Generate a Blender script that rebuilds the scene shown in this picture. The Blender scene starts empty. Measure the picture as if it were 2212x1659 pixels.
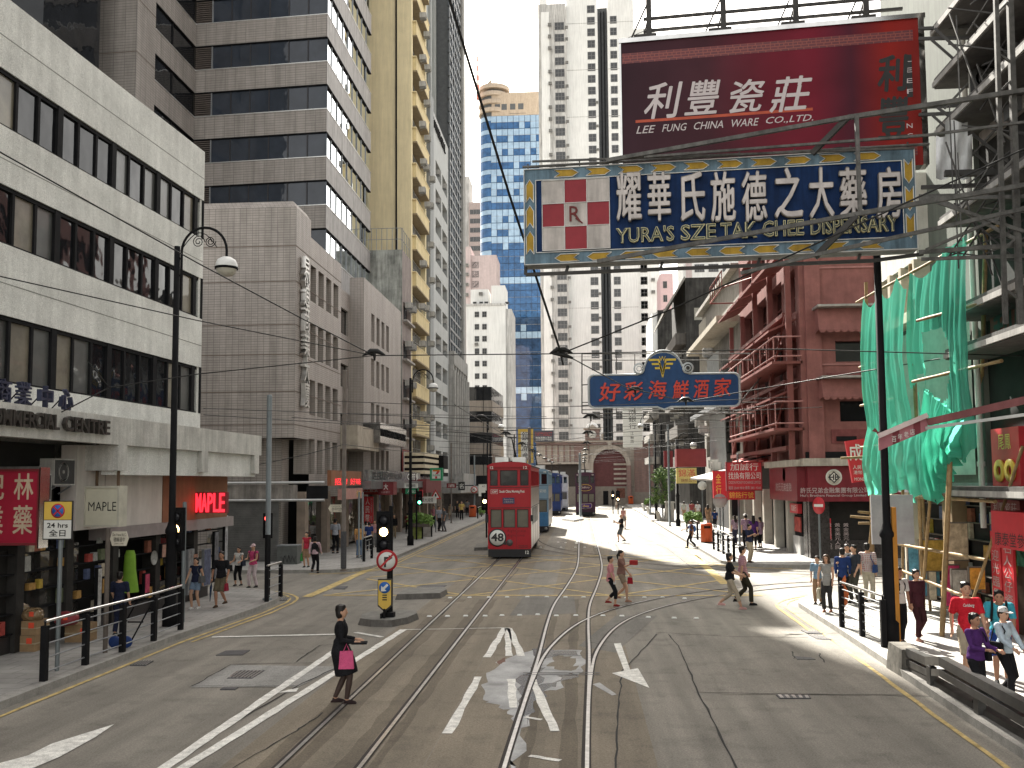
import bpy, bmesh, math, random
from mathutils import Vector, Matrix, noise as mnoise
from math import radians, sin, cos, pi, atan2, tan, sqrt
random.seed(7)
SC = bpy.context.scene
COL = SC.collection
# ------------------------------------------------------------------ camera
W0, H0, F0 = 2212., 1659., 2050.           # picture units the survey was made in
PITCH, ROLL, CH = radians(4.3), radians(0.4), 3.7
_vx, _vy = 1255. - W0/2, 1040.
VPP = _vy + F0*((-tan(PITCH) + (_vx/F0)*sin(ROLL))/cos(ROLL))
_x0, _z0 = _vx/F0, (VPP - _vy)/F0
_xr = _x0*cos(ROLL) + _z0*sin(ROLL)
YAW = math.atan(_xr*cos(PITCH))
cam_d = bpy.data.cameras.new('camera'); cam = bpy.data.objects.new('camera', cam_d); COL.objects.link(cam)
cam_d.sensor_fit = 'HORIZONTAL'; cam_d.sensor_width = 36.0; cam_d.lens = 36.0*F0/W0
cam_d.shift_y = (VPP - H0/2)/W0
cam_d.clip_start = 0.1; cam_d.clip_end = 3000
CAMM = (Matrix.Translation((0, 0, CH)) @ Matrix.Rotation(YAW, 4, 'Z') @ Matrix.Rotation(pi/2 + PITCH, 4, 'X')
        @ Matrix.Rotation(-ROLL, 4, 'Z'))
cam.matrix_world = CAMM
SC.camera = cam
_R3 = CAMM.to_3x3()
def ray(u, v): return _R3 @ Vector(((u - W0/2)/F0, (VPP - v)/F0, -1.0))
def G(u, v, z=0.0):
    d = ray(u, v); t = (z - CH)/d.z; return Vector((d.x*t, d.y*t, z))
def AY(u, v, Y):
    d = ray(u, v); t = Y/d.y; return Vector((d.x*t, Y, CH + d.z*t))
def AX(u, v, X):
    d = ray(u, v); t = X/d.x; return Vector((X, d.y*t, CH + d.z*t))
# ------------------------------------------------------------------ light
SUN_EL, SUN_AZ = radians(43), radians(15)    # azimuth from +Y towards -X
w = bpy.data.worlds.new('World'); SC.world = w; w.use_nodes = True
nt = w.node_tree; nt.nodes.clear()
sky = nt.nodes.new('ShaderNodeTexSky'); sky.sky_type = 'NISHITA'; sky.sun_disc = False
sky.sun_elevation = SUN_EL; sky.sun_rotation = -SUN_AZ; sky.dust_density = 2.0; sky.air_density = 1.0; sky.ozone_density = 1.0
bg = nt.nodes.new('ShaderNodeBackground'); bg.inputs['Strength'].default_value = 0.125
wo = nt.nodes.new('ShaderNodeOutputWorld')
hs = nt.nodes.new('ShaderNodeHueSaturation'); hs.inputs['Saturation'].default_value = .28
nt.links.new(sky.outputs[0], hs.inputs['Color']); wm = nt.nodes.new('ShaderNodeVectorMath'); wm.operation = 'MULTIPLY'; wm.inputs[1].default_value = (1.06, .99, .885)
nt.links.new(hs.outputs[0], wm.inputs[0]); nt.links.new(wm.outputs[0], bg.inputs[0]); nt.links.new(bg.outputs[0], wo.inputs[0])
sd = bpy.data.lights.new('sun', 'SUN'); sd.energy = 5.0; sd.angle = radians(0.5); sd.color = (1.0, .95, .86)
so = bpy.data.objects.new('sun', sd); COL.objects.link(so)
_sdir = Vector((-sin(SUN_AZ)*cos(SUN_EL), cos(SUN_AZ)*cos(SUN_EL), sin(SUN_EL)))
so.rotation_euler = _sdir.to_track_quat('Z', 'Y').to_euler(); so.location = (0, 0, 60)
SC.view_settings.view_transform = 'Standard'; SC.view_settings.look = 'None'
SC.view_settings.exposure = 2.0; SC.view_settings.gamma = 1
SC.render.engine = 'CYCLES'
SC.cycles.max_bounces = 6; SC.cycles.diffuse_bounces = 2; SC.cycles.glossy_bounces = 3; SC.cycles.transmission_bounces = 3
SC.cycles.transparent_max_bounces = 8; SC.cycles.use_denoising = True
# ------------------------------------------------------------------ materials
_mc = {}
def nmat(name):
    m = bpy.data.materials.new(name); m.use_nodes = True; t = m.node_tree
    return m, t, t.nodes['Principled BSDF']
def lk(t, a, b): t.links.new(a, b)
def c4(c): return (c[0], c[1], c[2], 1.0)
def mul(c, k): return tuple(max(0., min(1., x*k)) for x in c)
def hexc(h):
    h = h.lstrip('#'); v = [int(h[i:i+2], 16)/255. for i in (0, 2, 4)]
    return tuple(x/12.92 if x <= .04045 else ((x+.055)/1.055)**2.4 for x in v)
def M(name, col=None, rough=.7, metal=0., var=.18, scale=2.5, bump=0., spec=.25, coat=0., streak=0., emit=0., alpha=1., fine=0.):
    if name in _mc: return _mc[name]
    if isinstance(col, str): col = hexc(col)
    m, t, b = nmat(name)
    b.inputs['Roughness'].default_value = rough; b.inputs['Metallic'].default_value = metal
    b.inputs['Specular IOR Level'].default_value = spec
    if coat: b.inputs['Coat Weight'].default_value = coat; b.inputs['Coat Roughness'].default_value = .04
    if alpha < 1: b.inputs['Alpha'].default_value = alpha
    if emit:
        b.inputs['Emission Color'].default_value = c4(col); b.inputs['Emission Strength'].default_value = emit
    tc = t.nodes.new('ShaderNodeTexCoord')
    n = t.nodes.new('ShaderNodeTexNoise'); n.inputs['Scale'].default_value = scale; n.inputs['Detail'].default_value = 6
    n.inputs['Roughness'].default_value = .65
    lk(t, tc.outputs['Object'], n.inputs['Vector'])
    r = t.nodes.new('ShaderNodeMapRange'); r.inputs[1].default_value = .3; r.inputs[2].default_value = .7
    r.inputs[3].default_value = 1 - var; r.inputs[4].default_value = 1 + var
    lk(t, n.outputs['Fac'], r.inputs[0])
    val = r.outputs[0]
    if streak:
        mp = t.nodes.new('ShaderNodeMapping'); mp.inputs['Scale'].default_value = (3.0, 3.0, .22)
        lk(t, tc.outputs['Object'], mp.inputs[0])
        n2 = t.nodes.new('ShaderNodeTexNoise'); n2.inputs['Scale'].default_value = 1.3; n2.inputs['Detail'].default_value = 7
        n2.inputs['Roughness'].default_value = .7
        lk(t, mp.outputs[0], n2.inputs['Vector'])
        r2 = t.nodes.new('ShaderNodeMapRange'); r2.inputs[1].default_value = .38; r2.inputs[2].default_value = .62
        r2.inputs[3].default_value = 1 - streak; r2.inputs[4].default_value = 1.05
        lk(t, n2.outputs['Fac'], r2.inputs[0])
        mm = t.nodes.new('ShaderNodeMath'); mm.operation = 'MULTIPLY'; lk(t, val, mm.inputs[0]); lk(t, r2.outputs[0], mm.inputs[1]); val = mm.outputs[0]
    if fine:
        n3 = t.nodes.new('ShaderNodeTexNoise'); n3.inputs['Scale'].default_value = 60; n3.inputs['Detail'].default_value = 3
        lk(t, tc.outputs['Object'], n3.inputs['Vector'])
        r3 = t.nodes.new('ShaderNodeMapRange'); r3.inputs[1].default_value = .3; r3.inputs[2].default_value = .7
        r3.inputs[3].default_value = 1 - fine; r3.inputs[4].default_value = 1 + fine
        lk(t, n3.outputs['Fac'], r3.inputs[0])
        mm = t.nodes.new('ShaderNodeMath'); mm.operation = 'MULTIPLY'; lk(t, val, mm.inputs[0]); lk(t, r3.outputs[0], mm.inputs[1]); val = mm.outputs[0]
    mx = t.nodes.new('ShaderNodeVectorMath'); mx.operation = 'SCALE'; mx.inputs[0].default_value = col[:3]
    lk(t, val, mx.inputs['Scale']); lk(t, mx.outputs[0], b.inputs['Base Color'])
    if bump:
        bp = t.nodes.new('ShaderNodeBump'); bp.inputs['Strength'].default_value = bump; bp.inputs['Distance'].default_value = .02
        n4 = t.nodes.new('ShaderNodeTexNoise'); n4.inputs['Scale'].default_value = scale*8; n4.inputs['Detail'].default_value = 5
        lk(t, tc.outputs['Object'], n4.inputs['Vector']); lk(t, n4.outputs['Fac'], bp.inputs['Height']); lk(t, bp.outputs[0], b.inputs['Normal'])
    _mc[name] = m; return m
def tile_mat(name, col, grout, tw, th, mortar=.012, offset=0., var=.1, streak=.25, rough=.55, floor=False):
    """small rectangular tiles laid in a grid: brick texture along (x+y, z), or (x, y) for a floor"""
    if name in _mc: return _mc[name]
    m, t, b = nmat(name); b.inputs['Roughness'].default_value = rough
    tc = t.nodes.new('ShaderNodeTexCoord'); sp = t.nodes.new('ShaderNodeSeparateXYZ'); cb = t.nodes.new('ShaderNodeCombineXYZ')
    lk(t, tc.outputs['Object'], sp.inputs[0])
    if floor: lk(t, sp.outputs[0], cb.inputs[0]); lk(t, sp.outputs[1], cb.inputs[1])
    else:
        ad = t.nodes.new('ShaderNodeMath'); ad.operation = 'ADD'; lk(t, sp.outputs[0], ad.inputs[0]); lk(t, sp.outputs[1], ad.inputs[1])
        lk(t, ad.outputs[0], cb.inputs[0]); lk(t, sp.outputs[2], cb.inputs[1])
    br = t.nodes.new('ShaderNodeTexBrick'); br.offset = offset; br.squash = 1
    br.inputs['Scale'].default_value = 1; br.inputs['Mortar Size'].default_value = mortar
    br.inputs['Brick Width'].default_value = tw; br.inputs['Row Height'].default_value = th
    br.inputs['Color1'].default_value = c4(mul(col, 1-var)); br.inputs['Color2'].default_value = c4(mul(col, 1+var)); br.inputs['Mortar'].default_value = c4(grout)
    br.inputs['Bias'].default_value = .0
    lk(t, cb.outputs[0], br.inputs['Vector'])
    mp = t.nodes.new('ShaderNodeMapping'); mp.inputs['Scale'].default_value = (.8, .8, .8) if floor else (1.6, 1.6, .15)
    lk(t, tc.outputs['Object'], mp.inputs[0])
    n2 = t.nodes.new('ShaderNodeTexNoise'); n2.inputs['Scale'].default_value = 1.1; n2.inputs['Detail'].default_value = 7; n2.inputs['Roughness'].default_value = .7
    lk(t, mp.outputs[0], n2.inputs['Vector'])
    r2 = t.nodes.new('ShaderNodeMapRange'); r2.inputs[1].default_value = .35; r2.inputs[2].default_value = .65
    r2.inputs[3].default_value = 1 - streak; r2.inputs[4].default_value = 1.08
    lk(t, n2.outputs['Fac'], r2.inputs[0])
    mx = t.nodes.new('ShaderNodeVectorMath'); mx.operation = 'SCALE'; lk(t, br.outputs['Color'], mx.inputs[0]); lk(t, r2.outputs[0], mx.inputs['Scale'])
    lk(t, mx.outputs[0], b.inputs['Base Color'])
    bp = t.nodes.new('ShaderNodeBump'); bp.inputs['Strength'].default_value = .4; bp.inputs['Distance'].default_value = .01
    lk(t, br.outputs['Fac'], bp.inputs['Height']); bp.invert = True; lk(t, bp.outputs[0], b.inputs['Normal'])
    _mc[name] = m; return m
def glass_mat(name, col, rough=.04, wob=.25, wscale=.9, spec=.5, metal=0., var=.3, ior=1.45):
    """window pane seen from the street: dark room behind, wavy reflections in front"""
    if name in _mc: return _mc[name]
    m = M(name, col, rough=rough, spec=spec, metal=metal, var=var, scale=.7)
    t = m.node_tree; b = t.nodes['Principled BSDF']; b.inputs['IOR'].default_value = ior
    tc = t.nodes.new('ShaderNodeTexCoord'); n = t.nodes.new('ShaderNodeTexNoise'); n.inputs['Scale'].default_value = wscale; n.inputs['Detail'].default_value = 2
    bp = t.nodes.new('ShaderNodeBump'); bp.inputs['Strength'].default_value = wob; bp.inputs['Distance'].default_value = .12
    gm = t.nodes.new('ShaderNodeNewGeometry')
    lk(t, gm.outputs['Position'], n.inputs['Vector']); lk(t, n.outputs['Fac'], bp.inputs['Height']); lk(t, bp.outputs[0], b.inputs['Normal'])
    return m
# ------------------------------------------------------------------ mesh builder
class MB:
    def __init__(s): s.v = []; s.f = []; s.mi = []; s.mats = []; s.sm = []
    def m(s, mat):
        if mat not in s.mats: s.mats.append(mat)
        return s.mats.index(mat)
    def add(s, vs, fs, mat, smooth=False):
        o = len(s.v); s.v += [Vector(p) for p in vs]; k = s.m(mat)
        for f in fs: s.f.append([i+o for i in f]); s.mi.append(k); s.sm.append(smooth)
        return s
    def box(s, x0, x1, y0, y1, z0, z1, mat):
        if x0 > x1: x0, x1 = x1, x0
        if y0 > y1: y0, y1 = y1, y0
        if z0 > z1: z0, z1 = z1, z0
        return s.hexa([(x0,y0,z0),(x1,y0,z0),(x1,y1,z0),(x0,y1,z0),(x0,y0,z1),(x1,y0,z1),(x1,y1,z1),(x0,y1,z1)], mat)
    def hexa(s, p, mat):
        return s.add(p, [(0,3,2,1),(4,5,6,7),(0,1,5,4),(1,2,6,5),(2,3,7,6),(3,0,4,7)], mat)
    def poly(s, pts, mat): return s.add(pts, [list(range(len(pts)))], mat)
    def prism(s, pts, vec, mat):
        """closed outline pts (3d) pushed along vec"""
        n = len(pts); vec = Vector(vec); a = [Vector(p) for p in pts]; b = [p + vec for p in a]
        nm = Vector((0,0,0))
        for i in range(n): nm += a[i].cross(a[(i+1) % n])
        if nm.dot(vec) > 0: a, b = b, a
        fs = [list(range(n)), list(range(2*n-1, n-1, -1))]
        fs += [[i, n+i, n+(i+1) % n, (i+1) % n] for i in range(n)]
        return s.add(a + b, fs, mat)
    def bar(s, p, q, w, h, mat, up=(0,0,1)):
        p = Vector(p); q = Vector(q); d = (q-p).normalized(); up = Vector(up)
        if abs(d.dot(up)) > .98: up = Vector((0,1,0))
        r = d.cross(up).normalized()*w*.5; u = r.cross(d).normalized()*h*.5
        return s.hexa([p-r-u, p+r-u, q+r-u, q-r-u, p-r+u, p+r+u, q+r+u, q-r+u], mat)
    def tube(s, pts, r, mat, n=8, cap=True, smooth=True):
        pts = [Vector(p) for p in pts]; k = len(pts); rs = r if isinstance(r, (list, tuple)) else [r]*k
        vs = []; ref = None
        for i in range(k):
            d = (pts[min(i+1, k-1)] - pts[max(i-1, 0)])
            d = d.normalized() if d.length > 1e-9 else Vector((0,0,1))
            if ref is None: ref = Vector((1,0,0)) if abs(d.x) < .9 else Vector((0,1,0))
            a = (ref - d*ref.dot(d)).normalized(); b = d.cross(a); ref = a
            for j in range(n):
                t = 2*pi*j/n; vs.append(pts[i] + (a*cos(t) + b*sin(t))*rs[i])
        fs = [[i*n+j, i*n+(j+1) % n, (i+1)*n+(j+1) % n, (i+1)*n+j] for i in range(k-1) for j in range(n)]
        s.add(vs, fs, mat, smooth)
        if cap: s.add(vs[:n], [list(range(n-1, -1, -1))], mat); s.add(vs[-n:], [list(range(n))], mat)
        return s
    def lathe(s, prof, c, mat, n=16, axis='z', smooth=True):
        c = Vector(c); vs = []
        for (r, z) in prof:
            for j in range(n):
                t = 2*pi*j/n
                p = {'z': (r*cos(t), r*sin(t), z), 'y': (r*cos(t), z, r*sin(t)), 'x': (z, r*cos(t), r*sin(t))}[axis]
                vs.append(c + Vector(p))
        k = len(prof)
        fs = [[i*n+j, i*n+(j+1) % n, (i+1)*n+(j+1) % n, (i+1)*n+j] for i in range(k-1) for j in range(n)]
        if axis == 'y': fs = [f[::-1] for f in fs]
        return s.add(vs, fs, mat, smooth)
    def ball(s, c, r, mat, n=10, m=6):
        if not isinstance(r, (tuple, list)): r = (r, r, r)
        vs = []; fs = []
        for i in range(m+1):
            for j in range(n):
                a = pi*i/m; t = 2*pi*j/n
                vs.append((c[0]+r[0]*sin(a)*cos(t), c[1]+r[1]*sin(a)*sin(t), c[2]-r[2]*cos(a)))
        for i in range(m):
            for j in range(n): fs.append([i*n+j, i*n+(j+1) % n, (i+1)*n+(j+1) % n, (i+1)*n+j])
        return s.add(vs, fs, mat, True)
    def obj(s, name, parent=None, loc=None, bevel=0., world=True):
        me = bpy.data.meshes.new(name); off = Vector((0,0,0))
        if parent is not None and world: off = WLOC(parent)
        if loc is not None: off = off + Vector(loc) if parent is not None else Vector(loc)
        me.from_pydata([tuple(p-off) for p in s.v], [], s.f)
        for mt in s.mats: me.materials.append(mt)
        me.polygons.foreach_set('material_index', s.mi); me.polygons.foreach_set('use_smooth', s.sm)
        me.update()
        o = bpy.data.objects.new(name, me); COL.objects.link(o)
        if parent is not None: o.parent = parent; o.location = off - (WLOC(parent) if world else Vector((0,0,0)))
        else: o.location = off
        if bevel:
            md = o.modifiers.new('bevel', 'BEVEL'); md.width = bevel; md.segments = 2; md.limit_method = 'ANGLE'; md.angle_limit = radians(40)
        return o
def WLOC(o):
    p = o.location.copy()
    while o.parent is not None: o = o.parent; p = p + o.location
    return p
def tag(o, label=None, cat=None, group=None, kind=None):
    if label: o['label'] = label
    if cat: o['category'] = cat
    if group: o['group'] = group
    if kind: o['kind'] = kind
    return o
def thing(name, label, cat, loc=(0,0,0), group=None):
    o = bpy.data.objects.new(name, None); COL.objects.link(o); o.location = loc; o.empty_display_size = .3
    return tag(o, label, cat, group)
def structure(o): o['kind'] = 'structure'; return o
def dup(o, parent=None):
    c = o.copy(); COL.objects.link(c)
    if parent is not None: c.parent = parent
    for ch in list(o.children): dup(ch, c)
    return c
def dupt(o, loc, rz=0., label=None, scale=1.):
    c = dup(o); c.location = loc; c.rotation_euler.z = rz
    if scale != 1.: c.scale = (scale,)*3
    if label: c['label'] = label
    return c
# local frame of a wall: s along the wall, z up, d outward
class FR:
    def __init__(f, o, a, n=None):
        f.o = Vector((o[0], o[1], o[2] if len(o) > 2 else 0)); f.a = Vector((a[0], a[1], 0)).normalized()
        f.n = Vector((f.a.y, -f.a.x, 0))      # seen from outside, s runs to the right
        f.rz = atan2(f.a.y, f.a.x)
    def p(f, s, z, d=0.): return f.o + f.a*s + f.n*d + Vector((0, 0, z))
    def box(f, mb, s0, s1, z0, z1, d0, d1, mat):
        P = f.p; return mb.hexa([P(s0,z0,d1),P(s1,z0,d1),P(s1,z0,d0),P(s0,z0,d0),P(s0,z1,d1),P(s1,z1,d1),P(s1,z1,d0),P(s0,z1,d0)], mat)
    def quad(f, mb, s0, s1, z0, z1, d, mat): return mb.poly([f.p(s0,z0,d), f.p(s1,z0,d), f.p(s1,z1,d), f.p(s0,z1,d)], mat)
    def s_of(f, u, v):                       # picture point -> (s, z) on this wall
        d = ray(u, v); t = (f.o - Vector((0,0,CH))).dot(f.n)/d.dot(f.n); q = Vector((0,0,CH)) + d*t
        return (q - f.o).dot(f.a), q.z - f.o.z
def wall_holes(mb, fr, s0, s1, z0, z1, holes, depth, mat, reveal=None, d=0.):
    """wall face with rectangular openings and their reveals"""
    reveal = reveal or mat
    S = sorted({s0, s1, *[h[0] for h in holes], *[h[1] for h in holes]}); Z = sorted({z0, z1, *[h[2] for h in holes], *[h[3] for h in holes]})
    S = [x for x in S if s0 <= x <= s1]; Z = [x for x in Z if z0 <= x <= z1]
    for j in range(len(Z)-1):
        run = None
        for i in range(len(S)-1):
            cs, cz = (S[i]+S[i+1])/2, (Z[j]+Z[j+1])/2
            hole = any(h[0] < cs < h[1] and h[2] < cz < h[3] for h in holes)
            if not hole and run is None: run = S[i]
            if hole and run is not None: fr.quad(mb, run, S[i], Z[j], Z[j+1], d, mat); run = None
        if run is not None: fr.quad(mb, run, S[-1], Z[j], Z[j+1], d, mat)
    P = fr.p
    for (a, b, c, e) in holes:
        mb.poly([P(a,c,d), P(a,e,d), P(a,e,d-depth), P(a,c,d-depth)][::-1], reveal); mb.poly([P(b,c,d), P(b,e,d), P(b,e,d-depth), P(b,c,d-depth)], reveal)
        mb.poly([P(a,c,d), P(b,c,d), P(b,c,d-depth), P(a,c,d-depth)][::-1], reveal); mb.poly([P(a,e,d), P(b,e,d), P(b,e,d-depth), P(a,e,d-depth)], reveal)
_wc = {}
def window(fr, s0, s1, z0, z1, depth, parent, fm, pm, cols=2, rows=1, ft=.05, sub=True, sill=None, name='window', trans=None):
    """one window: frame mesh (child of its building) with a pane below it; meshes shared between equal sizes"""
    w, h = round(s1-s0, 2), round(z1-z0, 2); key = (w, h, fm.name, cols, rows, ft, sub, pm.name if not sub else '', sill.name if sill else '', trans)
    if key not in _wc:
        mb = MB(); t = ft
        mb.box(0, w, 0, .06, 0, t, fm); mb.box(0, w, 0, .06, h-t, h, fm); mb.box(0, t, 0, .06, t, h-t, fm); mb.box(w-t, w, 0, .06, t, h-t, fm)
        for i in range(1, cols): x = w*i/cols; mb.box(x-t/2, x+t/2, .004, .056, t, h-t, fm)
        zs = [h*i/rows for i in range(1, rows)] if trans is None else [h*trans]
        for z in zs: mb.box(t, w-t, .008, .052, z-t/2, z+t/2, fm)
        if sill: mb.box(-.06, w+.06, -.12-depth*.0, .0, -.08, -.003, sill)
        if not sub: mb.poly([(t*.5,.05,t*.5), (w-t*.5,.05,t*.5), (w-t*.5,.05,h-t*.5), (t*.5,.05,h-t*.5)], pm)
        me = bpy.data.meshes.new(name); me.from_pydata([tuple(p) for p in mb.v], [], mb.f)
        for mt in mb.mats: me.materials.append(mt)
        me.polygons.foreach_set('material_index', mb.mi); me.update(); _wc[key] = me
    o = bpy.data.objects.new(name, _wc[key]); COL.objects.link(o); o.parent = parent
    o.location = fr.p(s0, z0, -depth) - WLOC(parent); o.rotation_euler.z = fr.rz
    if sub:
        k2 = (w, h, pm.name)
        if k2 not in _wc:
            me = bpy.data.meshes.new('pane'); me.from_pydata([(.01,.035,.01),(w-.01,.035,.01),(w-.01,.035,h-.01),(.01,.035,h-.01)], [], [(0,1,2,3)]); me.materials.append(pm); _wc[k2] = me
        p = bpy.data.objects.new('pane', _wc[k2]); COL.objects.link(p); p.parent = o
    return o
# text laid on a wall frame, as mesh
_tc = {}
def text_geo(s, ext=0., off=0., shear=0., space=1., res=2):
    key = (s, ext, off, shear, space)
    if key not in _tc:
        c = bpy.data.curves.new('t', 'FONT'); c.body = s; c.resolution_u = res; c.extrude = ext; c.offset = off; c.shear = shear; c.space_character = space
        o = bpy.data.objects.new('t', c); COL.objects.link(o)
        dg = bpy.context.evaluated_depsgraph_get(); me = bpy.data.meshes.new_from_object(o.evaluated_get(dg))
        V = [v.co.copy() for v in me.vertices]; Fc = [list(p.vertices) for p in me.polygons]
        bpy.data.objects.remove(o); bpy.data.curves.remove(c); bpy.data.meshes.remove(me)
        _tc[key] = (V, Fc)
    return _tc[key]
def put_text(mb, fr, s, s0, s1, z0, z1, d, mat, ext=0., off=0., shear=0., space=1., keep=False):
    """fit the string into the rectangle; ext is thickness in metres"""
    cjk = any(ord(q) > 0x2e80 for q in s)
    if cjk and off > .006:                   # thick strokes: the glyph laid several times, slightly shifted
        k_ = off*(s1-s0)/max(1, len(s))*.9
        for i, (a, b) in enumerate(((0, 0), (k_, k_*.4), (-k_, -k_*.4), (k_*.4, -k_), (-k_*.4, k_))): put_text(mb, fr, s, s0+a, s1+a, z0+b, z1+b, d+.0009*i, mat, ext, 0., shear, space, keep)
        return mb
    V, Fc = text_geo(s, 1. if ext else 0., 0. if cjk else off, shear, space)
    if not V: return mb
    xa = min(v.x for v in V); xb = max(v.x for v in V); ya = min(v.y for v in V); yb = max(v.y for v in V)
    kx = (s1-s0)/(xb-xa); ky = (z1-z0)/max(yb-ya, 1e-6)
    if keep:
        kx = ky = min(kx, ky); m = ((s1-s0) - kx*(xb-xa))/2; s0 += m; z0 += ((z1-z0) - ky*(yb-ya))/2
    vs = [fr.p(s0 + (v.x-xa)*kx, z0 + (v.y-ya)*ky, d + (v.z*ext/2 + ext/2 if ext else 0.)) for v in V]
    return mb.add(vs, Fc, mat)
def vtext(mb, fr, s, s0, s1, z0, z1, d, mat, **k):
    n = len(s); h = (z1-z0)/n
    for i, ch in enumerate(s):
        if ch != ' ': put_text(mb, fr, ch, s0, s1, z1-h*(i+.92), z1-h*(i+.08), d, mat, **k)
    return mb
def ground_fr(): return None
# ================================================================== ground
def catmull(P, n=6):
    P = [Vector(p) for p in P]; out = []
    for i in range(len(P)-1):
        p0 = P[max(i-1, 0)]; p1 = P[i]; p2 = P[i+1]; p3 = P[min(i+2, len(P)-1)]
        for k in range(n):
            t = k/n; out.append(.5*((2*p1) + (p2-p0)*t + (2*p0-5*p1+4*p2-p3)*t*t + (3*p1-p0-3*p2+p3)*t**3))
    out.append(P[-1]); return out
def ribbon(mb, pts, wd, z, mat, jag=0.):
    pts = [Vector((p[0], p[1], 0)) for p in pts]; L = []; R = []
    for i, p in enumerate(pts):
        d = (pts[min(i+1, len(pts)-1)] - pts[max(i-1, 0)]).normalized(); n = Vector((-d.y, d.x, 0))
        L.append(p + n*(wd/2 + random.uniform(-jag, jag)) + Vector((0,0,z))); R.append(p - n*(wd/2 + random.uniform(-jag, jag)) + Vector((0,0,z)))
    k = len(pts)
    return mb.add(R + L, [[i, i+1, k+i+1, k+i] for i in range(k-1)], mat)
def seg(p, q, n): p = Vector(p); q = Vector(q); return [p.lerp(q, i/n) for i in range(n+1)]
def road_mat(name, col, dark=.45, stain=(.5, .42, .33)):
    if name in _mc: return _mc[name]
    m, t, b = nmat(name); b.inputs['Roughness'].default_value = .82; b.inputs['Specular IOR Level'].default_value = .3
    tc = t.nodes.new('ShaderNodeTexCoord')
    def noi(sc, lo, hi, a, c, det=6, mapv=None, ro=.65):
        n = t.nodes.new('ShaderNodeTexNoise'); n.inputs['Scale'].default_value = sc; n.inputs['Detail'].default_value = det; n.inputs['Roughness'].default_value = ro
        if mapv:
            mp = t.nodes.new('ShaderNodeMapping'); mp.inputs['Scale'].default_value = mapv; lk(t, tc.outputs['Object'], mp.inputs[0]); lk(t, mp.outputs[0], n.inputs['Vector'])
        else: lk(t, tc.outputs['Object'], n.inputs['Vector'])
        r = t.nodes.new('ShaderNodeMapRange'); r.inputs[1].default_value = lo; r.inputs[2].default_value = hi; r.inputs[3].default_value = a; r.inputs[4].default_value = c
        lk(t, n.outputs['Fac'], r.inputs[0]); return r.outputs[0]
    a = noi(.35, .3, .7, .82, 1.15); f = noi(34, .3, .7, .50, 1.52, 4, None, .9); g = noi(1., .35, .66, .72, 1.1, 7, (1.6, .10, 1))
    s = noi(1.4, .50, .76, 1., .52, 9)
    v = a
    for x in (f, g, s):
        mm = t.nodes.new('ShaderNodeMath'); mm.operation = 'MULTIPLY'; lk(t, v, mm.inputs[0]); lk(t, x, mm.inputs[1]); v = mm.outputs[0]
    mx = t.nodes.new('ShaderNodeVectorMath'); mx.operation = 'SCALE'; mx.inputs[0].default_value = col; lk(t, v, mx.inputs['Scale'])
    lk(t, mx.outputs[0], b.inputs['Base Color'])
    bp = t.nodes.new('ShaderNodeBump'); bp.inputs['Strength'].default_value = .25; bp.inputs['Distance'].default_value = .01
    lk(t, f, bp.inputs['Height']); lk(t, bp.outputs[0], b.inputs['Normal'])
    _mc[name] = m; return m
ASPH = road_mat('road grey', (.210, .194, .166)); BED = road_mat('track bed', (.20, .170, .128)); PATCH = road_mat('road patch', (.155, .146, .13))
PATCHL = road_mat('road pale', (.27, .265, .25))
KERB = M('kerb stone', (.27, .26, .24), rough=.8, var=.25, scale=4, fine=.2)
PAVE = tile_mat('pavement slabs', (.31, .30, .28), (.13, .125, .115), .62, .42, mortar=.008, offset=.5, var=.07, streak=.3, floor=True, rough=.8)
WHITE = M('road paint white', (.62, .61, .57), rough=.75, var=.34, scale=6, fine=.25)
YEL = M('road paint yellow', (.43, .325, .135), rough=.8, var=.42, scale=4, fine=.25)
JOINT = M('joint tar', (.03, .03, .03), rough=.9)
STEEL = M('rail steel', (.42, .41, .40), rough=.32, metal=.9, var=.3, scale=9)
GROOVE = M('rail groove', (.035, .03, .028), rough=.9)
IRON = M('cast iron', (.07, .07, .075), rough=.6, metal=.3, var=.3, scale=12, bump=.4)
WET = M('cement wash', (.24, .245, .245), rough=.35, var=.55, scale=1.6, fine=.2); DAMP = M('damp patch', (.085, .078, .07), rough=.25, var=.5, scale=2.2)
def blob(px, z, mat, n=5, j=.05):
    P = [G(u, v, z) for u, v in px]; k = len(P); C = []
    for i in range(k):
        for t in range(n):
            q = P[i].lerp(P[(i+1) % k], t/n); C.append(q + Vector((mnoise.noise(q*3)*j*4 + random.uniform(-j, j), mnoise.noise(q*3+Vector((7,0,0)))*j*6 + random.uniform(-j, j), 0)))
    return C[::-1]
mb = MB(); mb.poly([(-600,-300,0),(600,-300,0),(600,1400,0),(-600,1400,0)], ASPH); structure(mb.obj('road'))
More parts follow.
